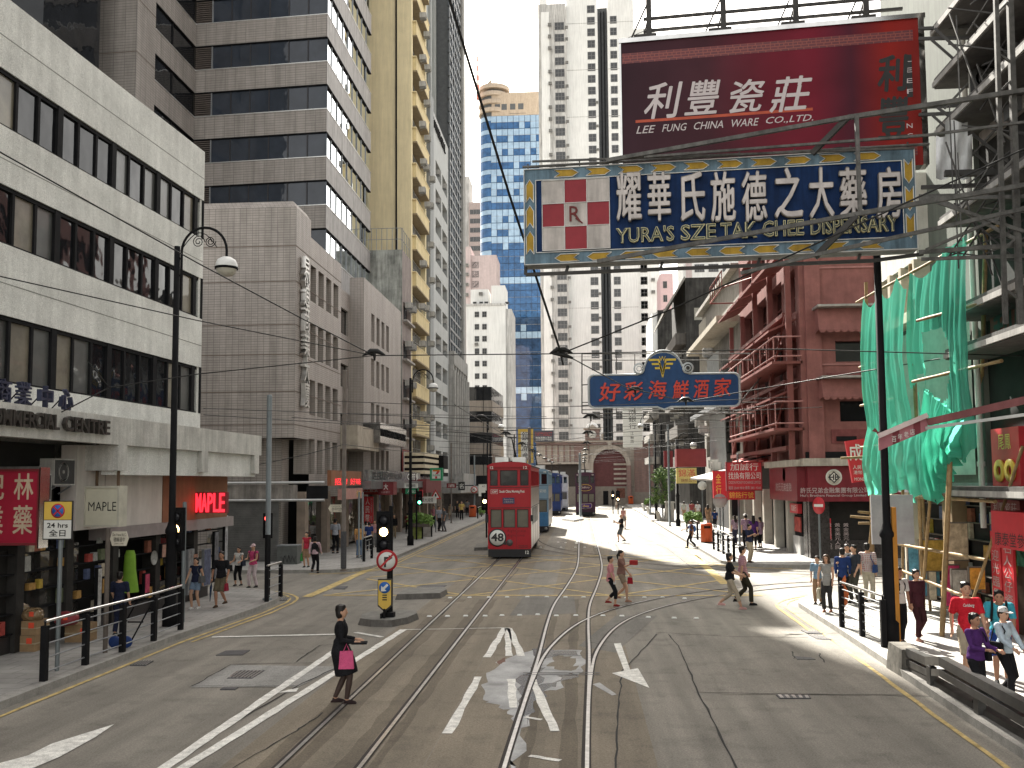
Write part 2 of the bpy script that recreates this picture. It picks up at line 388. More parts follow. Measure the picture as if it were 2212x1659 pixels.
# tram track bed, paler slabs and darker mended patches, each a sheet above the road
mb = MB()
for a, b_ in ((-4.75, -2.1), (-1.75, .95)): ribbon(mb, [((a+b_)/2, 4, 0), ((a+b_)/2, 30.4, 0)], b_-a, .004, BED)
ribbon(mb, [(-1.92, 4, 0), (-1.92, 30.4, 0)], .34, .004, BED)
ribbon(mb, [(-3.4, 30.4, 0), (-3.4, 130, 0)], 2.6, .004, BED); ribbon(mb, [(.35, 30.4, 0), (.35, 130, 0)], 2.6, .004, BED)
structure(mb.obj('tram_track_bed'))
STN = road_mat('track stain', (.135, .112, .082)); mb = MB()
for x, w_ in ((-4.18, .2), (-3.80, .26), (-3.12, .24), (-2.76, .16), (-.78, .16), (-.22, .22)): ribbon(mb, seg((x, 4, 0), (x, 30.2, 0), 40), w_, .0052, STN, .03)
for x, w_ in ((-3.8, .2), (-3.12, .2), (-.0, .18), (.72, .18)): ribbon(mb, seg((x, 48, 0), (x, 130, 0), 40), w_, .0052, STN, .03)
structure(mb.obj('track_stains'))
mb = MB()
for zi, (q, mt) in enumerate((([(1420,1362),(1775,1372),(1990,1500),(1560,1500)], ASPH), ([(1310,1205),(1480,1200),(1430,1150),(1345,1150)], PATCH), ([(1250,1395),(1330,1410),(1420,1330),(1330,1330)], PATCH),
              ([(1100,1330),(1245,1325),(1240,1290),(1130,1290)], PATCH), ([(410,1485),(645,1483),(735,1440),(500,1436)], PATCHL), ([(1420,1235),(1600,1240),(1580,1228),(1400,1226)], PATCH),
              ([(905,1330),(975,1330),(1000,1300),(930,1300)], BED), ([(1500,1180),(1560,1215),(1470,1215),(1440,1180)], PATCH))):
    mb.poly([G(u, v, .0062+.0005*zi) for u, v in q], mt)
structure(mb.obj('road_patches'))
# ---- pavements and kerbs
def arc(cx, cy, r, a0, a1, n=8): return [(cx + r*cos(radians(a0 + (a1-a0)*i/n)), cy + r*sin(radians(a0 + (a1-a0)*i/n))) for i in range(n+1)]
def pavement(name, edge, back, hgt=.13):
    mb = MB(); pts = [Vector((x, y, -.05)) for x, y in edge + back]; mb.prism(pts, (0,0,hgt+.05), PAVE); structure(mb.obj(name))
    mb = MB(); P = [Vector((x, y, 0)) for x, y in edge]; k = len(P); out = []; inn = []
    for i, p in enumerate(P):
        d = (P[min(i+1,k-1)] - P[max(i-1,0)]).normalized(); n = Vector((-d.y, d.x, 0)); out.append(p - n*.04); inn.append(p + n*.24)
    cz = (back[0][0]-edge[0][0])
    for i in range(k-1):
        a, b, c, d = out[i], out[i+1], inn[i+1], inn[i]
        lo = Vector((0,0,-.06)); hi = Vector((0,0,hgt+.006))
        mb.hexa([a+lo, b+lo, c+lo, d+lo, a+hi, b+hi, c+hi, d+hi], KERB)
    structure(mb.obj(name.replace('pavement', 'kerb')))
KL = -9.45
E1 = [(KL, -12), (KL-.05, 5), (KL-.2, 15), (KL-.25, 22), (KL, 27), (KL-.05, 29.2)] + arc(-12.6, 29.3, 3.05, 12, 90, 8) + [(-18, 32.4), (-40, 32.4)]
pavement('pavement_left_near', E1, [(-40, -12)])
E2 = [(-40, 38.7), (-18, 38.7)] + [(-11.2, 38.9)] + arc(-11.0, 40.9, 1.95, -85, -5, 6) + [(-9.1, 46), (-9.3, 70), (-9.6, 110), (-9.8, 165), (-40, 175)]
pavement('pavement_left_far', E2, [(-60, 175), (-60, 38.7)])
E3 = [(40, 31.6), (14, 31.6)] + [(9.3, 31.4)] + arc(9.5, 28.2, 3.2, 95, 175, 8) + [(6.2, 24), (6.05, 20), (5.85, 15), (5.7, 8), (5.7, -12)]
pavement('pavement_right_near', E3, [(40, -12)])
E4 = [(6.9, 160), (6.75, 110), (6.35, 70), (6.25, 46.0)] + arc(8.9, 43.9, 2.7, 190, 268, 6) + [(14, 41.2), (60, 41.2)]
pavement('pavement_right_far', E4, [(60, 160)])
# ---- paint
mb = MB(); zp = .0125
def pl(px, w, mat, n=10, jag=.012): 
    a = []
    for i in range(len(px)-1): a += seg(G(*px[i]), G(*px[i+1]), n)[(1 if i else 0):]
    ribbon(mb, a, w, zp, mat, jag)
pl([(330,1677),(745,1392)], .17, WHITE, 24); pl([(385,1667),(872,1361)], .17, WHITE, 26)
pl([(458,1377),(728,1371)], .16, WHITE); pl([(768,1367),(826,1377)], .14, WHITE, 5); pl([(872,1361),(1095,1357)], .06, WHITE, 12)
for a, b_ in (((1051,1421),(1091,1358)), ((1099,1418),(1096,1357)), ((1126,1418),(1101,1358)), ((967,1586),(1034,1463)), ((1108,1530),(1104,1468)), ((1199,1581),(1149,1469))): pl([a, b_], .15, WHITE, 8, .018)
pl([(1144,1634),(1210,1645)], .1, WHITE, 4); pl([(1134,1550),(1170,1556)], .08, WHITE, 4)
def pp(px, mat): mb.poly([G(u, v, zp) for u, v in px][::-1], mat)
pp([(1326,1390),(1341,1389),(1361,1446),(1349,1450)], WHITE); pp([(1322,1454),(1378,1443),(1403,1486)], WHITE)
pp([(-90,1672),(60,1632),(112,1606),(247,1564),(206,1592),(130,1634),(40,1672)], WHITE); pp([(600,1496),(622,1490),(645,1486),(640,1494)], WHITE)
for a, b_ in (((1327,1190),(1305,1135)), ((1346,1190),(1316,1135)), ((1246,1175),(1256,1155)), ((1256,1150),(1262,1136))): pl([a, b_], .2, WHITE, 6)
pl([(1240,1172),(1470,1174)], .22, WHITE, 14); pl([(1465,1172),(1500,1172)], .2, WHITE, 4)
pp([(1405,1144),(1430,1147),(1408,1152),(1392,1146)], WHITE); pl([(1385,1120),(1425,1126)], .4, WHITE, 3)
structure(mb.obj('road_markings_white'))
mb = MB(); bx0, bx1, by0, by1 = -8.55, 5.75, 31.2, 48.0
pl([(664,1290),(836,1213)], .34, YEL, 20, .02); pl([(1498,1200),(1566,1262)], .34, YEL, 14, .02)
ribbon(mb, seg((bx0, by0, 0), (bx1, by0+.1, 0), 40), .2, zp, YEL, .02); ribbon(mb, seg((bx0+.2, by1, 0), (bx1, by1, 0), 40), .2, zp, YEL, .02)
cw, chh = (bx1-bx0)/3, (by1-by0)/3
for i in range(-3, 6):
    for sgn in (1, -1):
        xa = bx0 + i*cw if sgn > 0 else bx1 - i*cw; pts = []
        for k in range(61):
            y = by0 + (by1-by0)*k/60; x = xa + sgn*cw*3*k/60
            if bx0 < x < bx1: pts.append((x, y, 0))
        if len(pts) > 3: ribbon(mb, pts, .15, zp-.001*(sgn > 0)-.001, YEL, .012)
def off_line(edge, d, sub=None):
    P = [Vector((x, y, 0)) for x, y in edge]; k = len(P); r = []
    for i, p in enumerate(P):
        dd = (P[min(i+1,k-1)] - P[max(i-1,0)]).normalized(); r.append(p - Vector((-dd.y, dd.x, 0))*d)
    return r
def fine(P): 
    o = []
    for i in range(len(P)-1): o += seg(P[i], P[i+1], max(2, int((P[i+1]-P[i]).length/.7)))[(1 if i else 0):]
    return o
for E, rng, ds in ((E1, (0, 15), (.32,)), (E1, (3, 15), (.55,)), (E2, (2, 13), (.35, .6)), (E3, (1, 17), (.4,)), (E3, (1, 13), (.65,)), (E4, (1, 11), (.4, .65))):
    for d in ds: ribbon(mb, fine(off_line(E[rng[0]:rng[1]], d)), .09, zp, YEL, .012)
structure(mb.obj('road_markings_yellow'))
# ---- rails
LR = [[(x, 3, 0), (x, 140, 0)] for x in (-4.0, -2.93)]
ctr = [(-.55, 3), (-.52, 12), (-.42, 20), (-.40, 25), (-.32, 29), (-.02, 34), (.27, 40), (.36, 46), (.36, 60), (.36, 140)]
def rails_from(ctr, n=8, half=.535):
    C = catmull([(x, y, 0) for x, y in ctr], n); out = [[], []]
    for i, p in enumerate(C):
        d = (C[min(i+1,len(C)-1)] - C[max(i-1,0)]).normalized(); nn = Vector((-d.y, d.x, 0)); out[0].append(p + nn*half); out[1].append(p - nn*half)
    return out
R1 = rails_from(ctr)
R2 = rails_from([(-.50, 14), (-.42, 18), (-.2, 21.5), (.45, 25.2), (1.6, 28.2), (3.4, 31.0), (5.6, 33.2), (8.5, 35.0), (14, 36.6), (30, 37.5)])
R3 = rails_from([(-3.47, 66), (-3.3, 61), (-2.8, 57), (-1.9, 53), (-.4, 49.5), (1.6, 46.2), (4.2, 42.5), (7.5, 39.6), (14, 37.4), (30, 37.0)])
mb = MB()
for pts in LR: ribbon(mb, pts, .13, .0155, GROOVE); ribbon(mb, [Vector(p) + Vector((.012, 0, 0)) for p in pts], .055, .019, STEEL)
for k, RR in enumerate((R1, R2, R3)):
    for pts in RR:
        ribbon(mb, pts, .13 if k != 2 else .09, .0155+.0012*k, GROOVE)
        if k < 2: ribbon(mb, [p + Vector((.012, 0, 0)) for p in pts], .055, .019+.0012*k, STEEL)
structure(mb.obj('tram_rails'))
mb = MB()
wash = [(1045,1500),(1050,1455),(1085,1425),(1120,1412),(1165,1402),(1255,1404),(1262,1450),(1230,1470),(1200,1490),(1150,1500),(1140,1560),(1120,1640),(1100,1659),(1110,1560),(1100,1530),(1060,1518)]
mb.poly(blob(wash, .0102, WET), WET)
mb.poly(blob([(1120,1470),(1150,1440),(1170,1445),(1165,1480),(1200,1470),(1230,1452),(1250,1462),(1190,1486),(1150,1520),(1135,1560),(1128,1530)], .0108, DAMP), DAMP); mb.poly(blob([(1155,1400),(1250,1406),(1252,1414),(1180,1420),(1160,1440)], .0112, DAMP), DAMP); mb.poly(blob([(1072,1428),(1090,1420),(1094,1428),(1078,1436)], .0112, DAMP, 3, .02), M('rust blot', (.12, .05, .03), rough=.7))
mb.poly(blob([(1185,1440),(1195,1420),(1240,1418),(1250,1440),(1225,1452)], .0116, BED), BED)
mb.poly([G(u, v, .0105) for u, v in [(1280,1478),(1295,1474),(1332,1500),(1322,1502)]][::-1], WET)
structure(mb.obj('cement_wash'))
mb = MB(); 
for px in ([(1445,1370),(1470,1405),(1510,1500),(1592,1662)], [(1418,1367),(1590,1376),(1745,1378)], [(1500,1497),(1900,1503),(2060,1507)], [(1331,1662),(1336,1520),(1345,1450),(1420,1370)], [(500,1662),(640,1580),(700,1540)],
           [(345,1659),(640,1483),(735,1440)], [(415,1483),(645,1483)], [(415,1483),(500,1436),(700,1432)], [(1275,1388),(1310,1395)], [(955,1330),(1040,1228)], [(1120,1230),(1080,1275)], [(640,1430),(690,1395),(740,1392)],
           [(1360,1050+100),(1440,1185),(1500,1230)], [(1500,1176),(1440,1130)], [(1715,1424),(1712,1408)], [(1780,1432),(1770,1412)]):
    a = []
    for i in range(len(px)-1): a += seg(G(*px[i]), G(*px[i+1]), 8)[(1 if i else 0):]
    a = [p + Vector((random.uniform(-.02,.02), random.uniform(-.03,.03), 0)) for p in a]
    ribbon(mb, a, .026, .0108, JOINT, .009)
structure(mb.obj('road_joints'))
# switch frame across the points
mb = MB()
for a, b_ in (((1130,1455),(1296,1455)), ((1195,1415),(1256,1418)), ((1130,1459),(1296,1459))): ribbon(mb, [G(*a), G(*b_)], .05, .021, IRON)
structure(mb.obj('points_frame'))
# ---- manhole covers, drain grates, studs: things of their own
def cover(px, label, mat=IRON, cat='cover', name='manhole_cover', nb=0, z=.016):
    mb = MB(); P = [G(u, v, z) for u, v in px]; mb.prism([p - Vector((0,0,.03)) for p in P], (0,0,.03), mat)
    c = sum(P, Vector())/len(P)
    for i in range(nb):
        t = (i+.5)/nb; a = P[0].lerp(P[1], t); b_ = P[3].lerp(P[2], t); mb.bar(a.lerp(b_, .08)+Vector((0,0,.004)), a.lerp(b_, .92)+Vector((0,0,.004)), (P[1]-P[0]).length/nb*.45, .008, STEEL if nb < 8 else KERB)
    return tag(mb.obj(name, None, (c.x, c.y, 0)), label, cat)
cover([(490,1465),(545,1465),(572,1448),(515,1448)], 'speckled square iron cover in the pale slab of the left lane', nb=7)
cover([(475,1489),(508,1489),(515,1484),(482,1484)], 'narrow iron cover in front of the speckled cover in the left lane')
cover([(466,1415),(525,1414),(540,1404),(488,1405)], 'plain iron cover behind the speckled cover in the left lane')
cover([(1676,1500),(1748,1501),(1752,1508),(1684,1508)], 'dark iron cover on the joint of the right lane', nb=5)
cover([(1716,1417),(1752,1420),(1762,1424),(1722,1424)], 'small dull cover between two short cracks in the right lane')
cover([(895,1270),(955,1270),(965,1264),(912,1264)], 'iron cover just behind the rear traffic island')
cover([(720,1272),(745,1272),(752,1266),(730,1266)], 'small grey cover inside the yellow box near its left edge')
cover([(280,1437),(315,1437),(332,1427),(298,1427)], 'drain grate in the gutter beside the left railing', cat='drain grate', name='drain_grate', nb=6)
cover([(1745,1370),(1782,1374),(1800,1382),(1765,1380)], 'front drain grate in the gutter of the right corner', cat='drain grate', name='drain_grate', nb=6)
cover([(1730,1361),(1765,1363),(1780,1369),(1745,1368)], 'rear drain grate in the gutter of the right corner', cat='drain grate', name='drain_grate', nb=6)
cover([(590,1298),(622,1296),(628,1290),(600,1292)], 'drain grate in the gutter at the left street corner', cat='drain grate', name='drain_grate', nb=6)
STUD = M('stud white', (.75, .75, .72), rough=.4)
proto = None
for i, (u, v) in enumerate([(619.4+x*.56, 1194.5+y*.56) for x, y in ((550,247),(620,246),(690,245),(765,245),(830,243),(898,242),(968,240),(1040,244),(1115,243),(1220,244),(1293,245),(1395,250),(1495,253),(1580,254),(630,175),(705,174),(780,173),(850,172),(928,171),(1003,171),(1075,172),(1145,172),(1310,175),(1380,173),(1450,173),(1535,178))]
                           + [(1206,1172),(1222,1173),(1245,1173),(1270,1173),(1300,1173),(1315,1173),(1168,1183),(1212,1183),(1243,1183),(1263,1183),(1287,1183)]):
    p = G(u, v)
    if proto is None:
        mb = MB(); mb.hexa([(-.07,-.05,0),(.07,-.05,0),(.07,.05,0),(-.07,.05,0),(-.05,-.03,.03),(.05,-.03,.03),(.05,.03,.03),(-.05,.03,.03)], STUD)
        proto = mb.obj('road_stud'); tag(proto, 'small white road stud in a row across the tram lanes before the junction', 'road stud', 'white road studs marking the crossing'); o = proto
    else: o = dup(proto)
    o.location = (p.x, p.y, .012)
    if i >= 26: o['label'] = 'small white road stud in a row beside the red tram beyond the junction'
# ---- refuge islands
CONC = M('dark concrete', (.12, .11, .10), rough=.85, var=.3, scale=5, streak=.3); CONCL = M('pale concrete', (.36, .35, .32), rough=.8, var=.22, scale=2, streak=.35)
def island(px, label, h=.17):
    mb = MB(); P = [G(u, v, 0) for u, v in px]; c = sum(P, Vector())/len(P); T = [c + (p-c)*.93 + Vector((0,0,h)) for p in P]; T2 = [c + (p-c)*.80 + Vector((0,0,h+.012)) for p in P]; n = len(P)
    mb.add(P + T, [[i, (i+1) % n, n+(i+1) % n, n+i] for i in range(n)], CONC); mb.add(T + T2, [[i, (i+1) % n, n+(i+1) % n, n+i] for i in range(n)] + [[n+i for i in range(n)]], M('island top', (.17, .165, .15), rough=.85, var=.25, scale=4, fine=.2))
    return tag(mb.obj('traffic_island', None, (c.x, c.y, 0)), label, 'traffic island')
island([(773,1350),(800,1354),(845,1355),(882,1348),(905,1338),(903,1331),(880,1330),(800,1333),(778,1340)], 'low concrete traffic island carrying the no right turn sign')
island([(853,1296),(952,1293),(968,1284),(962,1278),(880,1280),(870,1284)], 'empty low concrete traffic island behind the one with the sign')
island([(1024,1190),(1054,1189),(1054,1181),(1030,1180)], 'small concrete island beside the front of the red tram')
island([(1213,1124),(1240,1128),(1262,1124),(1258,1116),(1222,1116)], 'tram stop island in front of the dark blue tram')
island([(1290,1101),(1330,1101),(1328,1096),(1292,1096)], 'small island with the far signal right of the purple tram')
# ================================================================== left side buildings
def body(mb, x0, x1, y0, y1, z0, z1, mat): return mb.box(x0, x1, y0, y1, z0, z1, mat)
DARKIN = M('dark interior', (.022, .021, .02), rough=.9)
BLK = M('black metal', (.012, .012, .013), rough=.75, var=.25, spec=.08)
ALU = M('aluminium', (.55, .55, .54), rough=.35, metal=.7, var=.15)
GREYM = M('grey metal', (.23, .24, .25), rough=.5, metal=.4, var=.2)
GLD = glass_mat('dark glass', (.012, .013, .015), spec=.35); GLB = glass_mat('office glass', (.03, .037, .05), wob=.12)
CURT = glass_mat('curtain behind glass', (.15, .135, .10), rough=.5, spec=.5, wob=.3, var=.55); _b = CURT.node_tree.nodes['Principled BSDF']; _b.inputs['Coat Weight'].default_value = .35; _b.inputs['Coat Roughness'].default_value = .03
CURT2 = glass_mat('grey blind behind glass', (.065, .068, .064), rough=.5, spec=.5, wob=.3, var=.5); _b = CURT2.node_tree.nodes['Principled BSDF']; _b.inputs['Coat Weight'].default_value = .35; _b.inputs['Coat Roughness'].default_value = .03
# ---- pale rendered commercial block at the left edge
RENDER = M('pale render', (.60, .60, .565), rough=.85, var=.16, scale=.9, bump=.6, streak=.09, fine=.34)
RENDERD = M('grimy render', (.50, .49, .455), rough=.85, var=.2, scale=1.6, bump=.5, streak=.2, fine=.22)
B1 = thing('commercial_block', 'pale rendered block at the left edge with three dark ribbon windows and shops below', 'building', (-13, 20, 0))
f1 = FR((-12.5-.047*24.2, 7.0), (.047, 1.0)); S1 = f1.s_of(438, 600)[0]
zb = [(f1.s_of(438, b)[1], f1.s_of(438, a)[1]) for a, b in ((433, 517), (603, 690), (795, 894))]; zr = f1.s_of(438, 325)[1]; zl = 4.3
s0p = (22.4-7.0); pitch = 2.53
holes = [(-6, S1-.02, a, b) for a, b in zb]
mb = MB(); wall_holes(mb, f1, -6, S1, zl, zr, holes, .14, RENDER)
f1.quad(mb, -6, S1, zr-.02, zr, -.3, RENDER); f1.box(mb, -6, S1, zr-.4, zr, -26, -.25, RENDER)
f1.box(mb, S1-.25, S1, zl, zr, -26, -.03, RENDER)
for z in (zr-.95, (zb[0][0]+zb[1][1])/2-.1, (zb[1][0]+zb[2][1])/2-.1): f1.box(mb, -6, S1-.01, z, z+.025, -.01, .004, M('joint shade', (.22, .22, .2)))
mb.obj('wall', B1)
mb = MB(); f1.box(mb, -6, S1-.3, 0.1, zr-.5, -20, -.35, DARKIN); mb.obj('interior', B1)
rs = random.Random(3)
for (a, b) in zb:
    k = -4
    while True:
        sa = s0p + k*pitch
        if sa > S1: break
        sb = min(sa + pitch, S1-.04)
        if sb - sa > .3:
            mbw = MB(); f1.box(mbw, sa-.11, sa+.11, a, b, -.12, -.02, BLK); f1.box(mbw, sa+.11, sb-.11, b-.10, b, -.12, -.04, BLK); f1.box(mbw, sa+.11, sb-.11, a, a+.05, -.12, -.04, BLK)
            np_ = max(1, round((sb-sa)/.84))
            for i in range(1, np_): x = sa + (sb-sa)*i/np_; f1.box(mbw, x-.045, x+.045, a+.05, b-.1, -.115, -.045, BLK)
            if sb > S1-.2: f1.box(mbw, sb-.06, sb+.02, a, b, -.14, .02, BLK)
            wo_ = mbw.obj('window', B1)
            for i in range(np_):
                x0 = sa + (sb-sa)*i/np_; x1 = sa + (sb-sa)*(i+1)/np_; mp_ = MB(); jit = rs.uniform(-.012, .012)
                mp_.poly([f1.p(x0, a, -.1+jit), f1.p(x1, a, -.1-jit), f1.p(x1, b, -.1-jit), f1.p(x0, b, -.1+jit)], rs.choice([GLD, CURT, CURT2, CURT2, GLD, GLD])); mp_.obj('pane', wo_)
        k += 1
# canopy beam with brackets
XC = -10.9; fc = FR((XC-.03*18, 7), (.022, 1)); SC1 = fc.s_of(565, 960)[0]; zt, zbm = fc.s_of(565, 942)[1], fc.s_of(565, 984)[1]
mb = MB(); fc.box(mb, -6, SC1, zbm, zt, -.22, 0, RENDERD); fc.box(mb, -6, SC1-.003, zt-.16, zt-.004, -2.4, -.22, RENDERD); fc.box(mb, SC1-.25, SC1-.003, zbm+.003, zt-.16, -2.4, -.22, RENDERD)
s_d = fc.s_of(262, 980)[0]
for ub, wd in ((265, .42), (443, .42), (555, .42)):
    sb = fc.s_of(ub, 1000)[0]; fc.box(mb, sb-wd/2, min(sb+wd/2, SC1+.004), zbm-.62, zbm, -1.2, -.003, RENDERD)
fc.box(mb, s_d, SC1-.2, zbm-.72, zbm, -.5, -.14, RENDER)
mb.obj('canopy', B1)
LET = M('tarnished letters', (.055, .05, .045), rough=.4, metal=.5, var=.4, scale=6); LETR = M('blue red letters', (.045, .05, .085), rough=.35, metal=.3, var=.5, scale=3)
sA, sB = fc.s_of(228, 935)[0], fc.s_of(-3, 905)[0]; wl = (sA-sB)
s2 = fc.s_of(130, 925)[0]; mb = MB()
put_text(mb, fc, 'CENTRE', s2, sA, zbm+.20, zbm+.53, .03, LET, ext=.09, off=.02); mb.obj('word', B1); mb = MB()
s3 = fc.s_of(118, 925)[0]; put_text(mb, fc, 'COMMERCIAL', s3-2.55, s3, zbm+.20, zbm+.53, .03, LET, ext=.09, off=.02)
mb.obj('word', B1)
for ch, u in (('商', 0), ('業', 45), ('中', 93), ('心', 138)):
    s_, _ = f1.s_of(u, 860); fcc = FR(fc.p(0, 0, -.35), (.022, 1)); mb = MB(); s_ = fcc.s_of(u, 860)[0]
    put_text(mb, fcc, ch, s_-.23, s_+.23, zt+.03, zt+.50, 0, LETR, ext=.1, off=.015)
    mb.bar(fcc.p(s_-.1, zt-.01, -.3), fcc.p(s_-.1, zt+.3, 0), .02, .02, BLK); mb.bar(fcc.p(s_+.1, zt-.01, 0), fcc.p(s_+.1, zt+.1, .05), .02, .02, BLK); mb.obj('character', B1)
# shop fronts below the canopy
WHP = M('white fascia panel', (.60, .56, .52), rough=.5, var=.08, streak=.1); BRN = M('brown fascia', (.24, .105, .055), rough=.6, var=.15, streak=.1); GRF = M('grey pink fascia', (.27, .24, .235), rough=.5, var=.15)
fs = FR((-12.45, 7), (.02, 1)); ff = FR((-12.25, 7), (.02, 1))
SE = fs.s_of(450, 1200)[0]
mb = MB()
u_s = lambda u, fr=ff: fr.s_of(u, 1060)[0]
a, b, c = u_s(165), u_s(351), u_s(490)
ff.box(mb, a, b-.012, 2.62, zbm-.01, -.4, 0, WHP); ff.box(mb, a+1.3, a+1.32, 2.7, zbm-.03, -.1, .003, GRF); ff.box(mb, b, c, 2.62, zbm-.02, -.4, .02, BRN)
ff.box(mb, u_s(235), c+.5, 2.30, 2.616, -.5, .05, GRF); mb.obj('shop_fascia', B1)
mb = MB()
for s_ in (u_s(60), u_s(165), u_s(262), u_s(352), u_s(432)): fs.box(mb, s_-.14, s_+.14, .13, 2.62, -.3, .1, M('shop pillar', (.032, .030, .028), rough=.7, var=.3, spec=.1))  # pillar colour kept near black to deepen the shade under the canopy
fs.box(mb, -4, SE, .13, .5, -.3, 0, M('shop plinth', (.028, .025, .025), rough=.4)); fs.box(mb, -4, u_s(165), 2.75, 3.1, -.3, .1, M('shop lintel', (.16, .03, .03), rough=.5))
mb.obj('shopfront', B1)
SHG = glass_mat('shop glass', (.03, .028, .026), rough=.03, wob=.06); 
for i, (ua, ub) in enumerate(((-30, 55), (65, 160), (170, 200), (360, 425))):
    mp_ = MB(); fs.quad(mp_, u_s(ua), u_s(ub), .5, 2.3, -.12, SHG); mp_.obj('shop_window', B1)
# louvred air handlers in the dark void
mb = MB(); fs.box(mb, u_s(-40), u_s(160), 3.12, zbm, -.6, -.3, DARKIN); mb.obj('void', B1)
RUST = M('dirty white enamel', (.42, .41, .38), rough=.55, var=.2, streak=.3, scale=3)
def ac_unit(w=.62, h=.42, dd=.5, fan=False, name='air_conditioner'):
    """one boxy unit, face towards -y, centre of the back on the wall at the origin"""
    mb = MB(); mb.box(-w/2, w/2, -dd, 0, -h/2, h/2, RUST); mb.box(-w/2+.03, w/2-.03, -dd-.008, -dd-.001, -h/2+.03, h/2-.03, M('grille dark', (.05, .05, .05), rough=.7))
    if fan: mb.lathe([(h*.36,-.006),(h*.36,.006),(h*.28,.006),(h*.28,-.006)], (-w*.08, -dd-.014, 0), RUST, 16, 'y'); mb.lathe([(.001,0),(h*.07,0),(h*.07,.01)], (-w*.08, -dd-.02, 0), RUST, 10, 'y')
    else:
        for i in range(5): z = -h/2+.05+i*(h-.08)/5; mb.box(-w/2+.04, w/2-.04, -dd-.016, -dd-.0085, z, z+.025, RUST)
    mb.bar((-w*.35,-.02,-h/2-.2), (-w*.35,-dd*.9,-h/2-.03), .03, .03, GREYM); mb.bar((w*.35,-.02,-h/2-.2), (w*.35,-dd*.9,-h/2-.03), .03, .03, GREYM); mb.box(-w*.4, w*.4, -dd*.95, -.01, -h/2-.03, -h/2-.004, GREYM)
    return mb.obj(name)
AC = ac_unit(); tag(AC, 'x', 'air conditioner'); _acn = [0]
ACF = ac_unit(.85, .6, .34, True); tag(ACF, 'x', 'air conditioner')
_acu = {}
def put_ac(p, rz, label, group, src=None, sc=1.):
    src = src or AC
    if src.name not in _acu: o = src; _acu[src.name] = 1
    else: o = dup(src)
    o.location = p; o.rotation_euler.z = rz; o.scale = (sc,)*3; o['label'] = label; o['group'] = group; return o
for i, (u, lab) in enumerate(((18, 'dirty outdoor fan unit furthest left in the dark void above the red sign'), (48, 'dirty outdoor fan unit in the dark void above the middle of the red sign'), (100, 'dirty outdoor fan unit right of the red sign under the canopy'))):
    s_, z_ = fs.s_of(u, 980 if u < 90 else 1020); put_ac(fs.p(s_, z_ if u > 90 else 3.65, .1), fs.rz, lab, 'outdoor fan units under the left canopy', ACF, 1.)
# goods seen in the dark shops: racks, panels, posters
def slab(name, label, cat, px, Y, th, mat, world=None):
    P = [AY(u, v, Y) for u, v in px]; mb = MB(); mb.prism(P, (0, th, 0), mat); c = sum(P, Vector())/len(P); return tag(mb.obj(name, None, (c.x, Y, min(p.z for p in P))), label, cat)
# ---- tan tiled block with the vertical characters
TAN = tile_mat('tan wall tile', (.33, .295, .268), (.14, .12, .105), .30, .12, mortar=.009, var=.06, streak=.30)
TAND = tile_mat('tan wall tile fine', (.345, .308, .28), (.17, .145, .13), .2, .1, mortar=.007, var=.05, streak=.26)
TRIM = M('tan joint', (.15, .12, .10), rough=.8)
XT = -13.2; YT = 43.0; ft = FR((XT, YT), (0, 1)); fst = FR((-34, YT), (1, 0)); ST = ft.s_of(866, 700)[0]; WT = XT+34
B2 = thing('tiled_block', 'tan tiled low block on the left corner with vertical raised characters and slot windows', 'building', (XT-6, 55, 0))
zc = fst.s_of(629, 447)[1]; zst = ft.s_of(671, 512)[1]; zov = fst.s_of(629, 945)[1]
s671 = ft.s_of(671, 600)[0]; sg1 = ft.s_of(670, 600)[0], ft.s_of(735, 640)[0]; sg2 = ft.s_of(802, 700)[0], ft.s_of(844, 730)[0]; smid = ft.s_of(737, 650)[0], ft.s_of(786, 690)[0]
rows = [(ft.s_of(670, b)[1], ft.s_of(670, a)[1]) for a, b in ((570, 648), (695, 772), (820, 896))]; rowg = (ft.s_of(670, 1024)[1], ft.s_of(670, 948)[1])
holes = []
for g in (sg1, sg2):
    n = 4; pw = (g[1]-g[0])/n
    for (za, zb_) in rows + [rowg]:
        for i in range(n): holes.append((g[0]+pw*i+.02, g[0]+pw*(i+1)-(.42 if g is sg1 else .6), za, zb_))
mids = [(ft.s_of(760, b)[1], ft.s_of(760, a)[1]) for a, b in ((655, 712), (778, 830), (890, 940))]
mh = [(smid[0]+.1, smid[1]-.3, a, b) for a, b in mids]
mb = MB(); wall_holes(mb, ft, 0, s671, zov, zc, [], .5, TAND); wall_holes(mb, ft, s671, ST, rowg[0]-.6, zst, [h for h in holes], .75, TAND) if False else None
wall_holes(mb, ft, s671, smid[0]-.02, 3.0, zst, [h for h in holes if h[0] < smid[0]], .75, TAND)
wall_holes(mb, ft, smid[1]+.02, ST, 3.0, zst+.5, [h for h in holes if h[0] > smid[1]], .75, TAND)
wall_holes(mb, ft, smid[0]-.02, smid[1]+.02, 3.0, zst-.6, mh, .2, TAND, d=-.9)
ft.quad(mb, smid[0]-.02, smid[0]-.019, 3, zst, 0, TAND); mb.poly([ft.p(smid[1]+.02,3,-.9), ft.p(smid[1]+.02,zst+.5,-.9), ft.p(smid[1]+.02,zst+.5,0), ft.p(smid[1]+.02,3,0)], TAND)
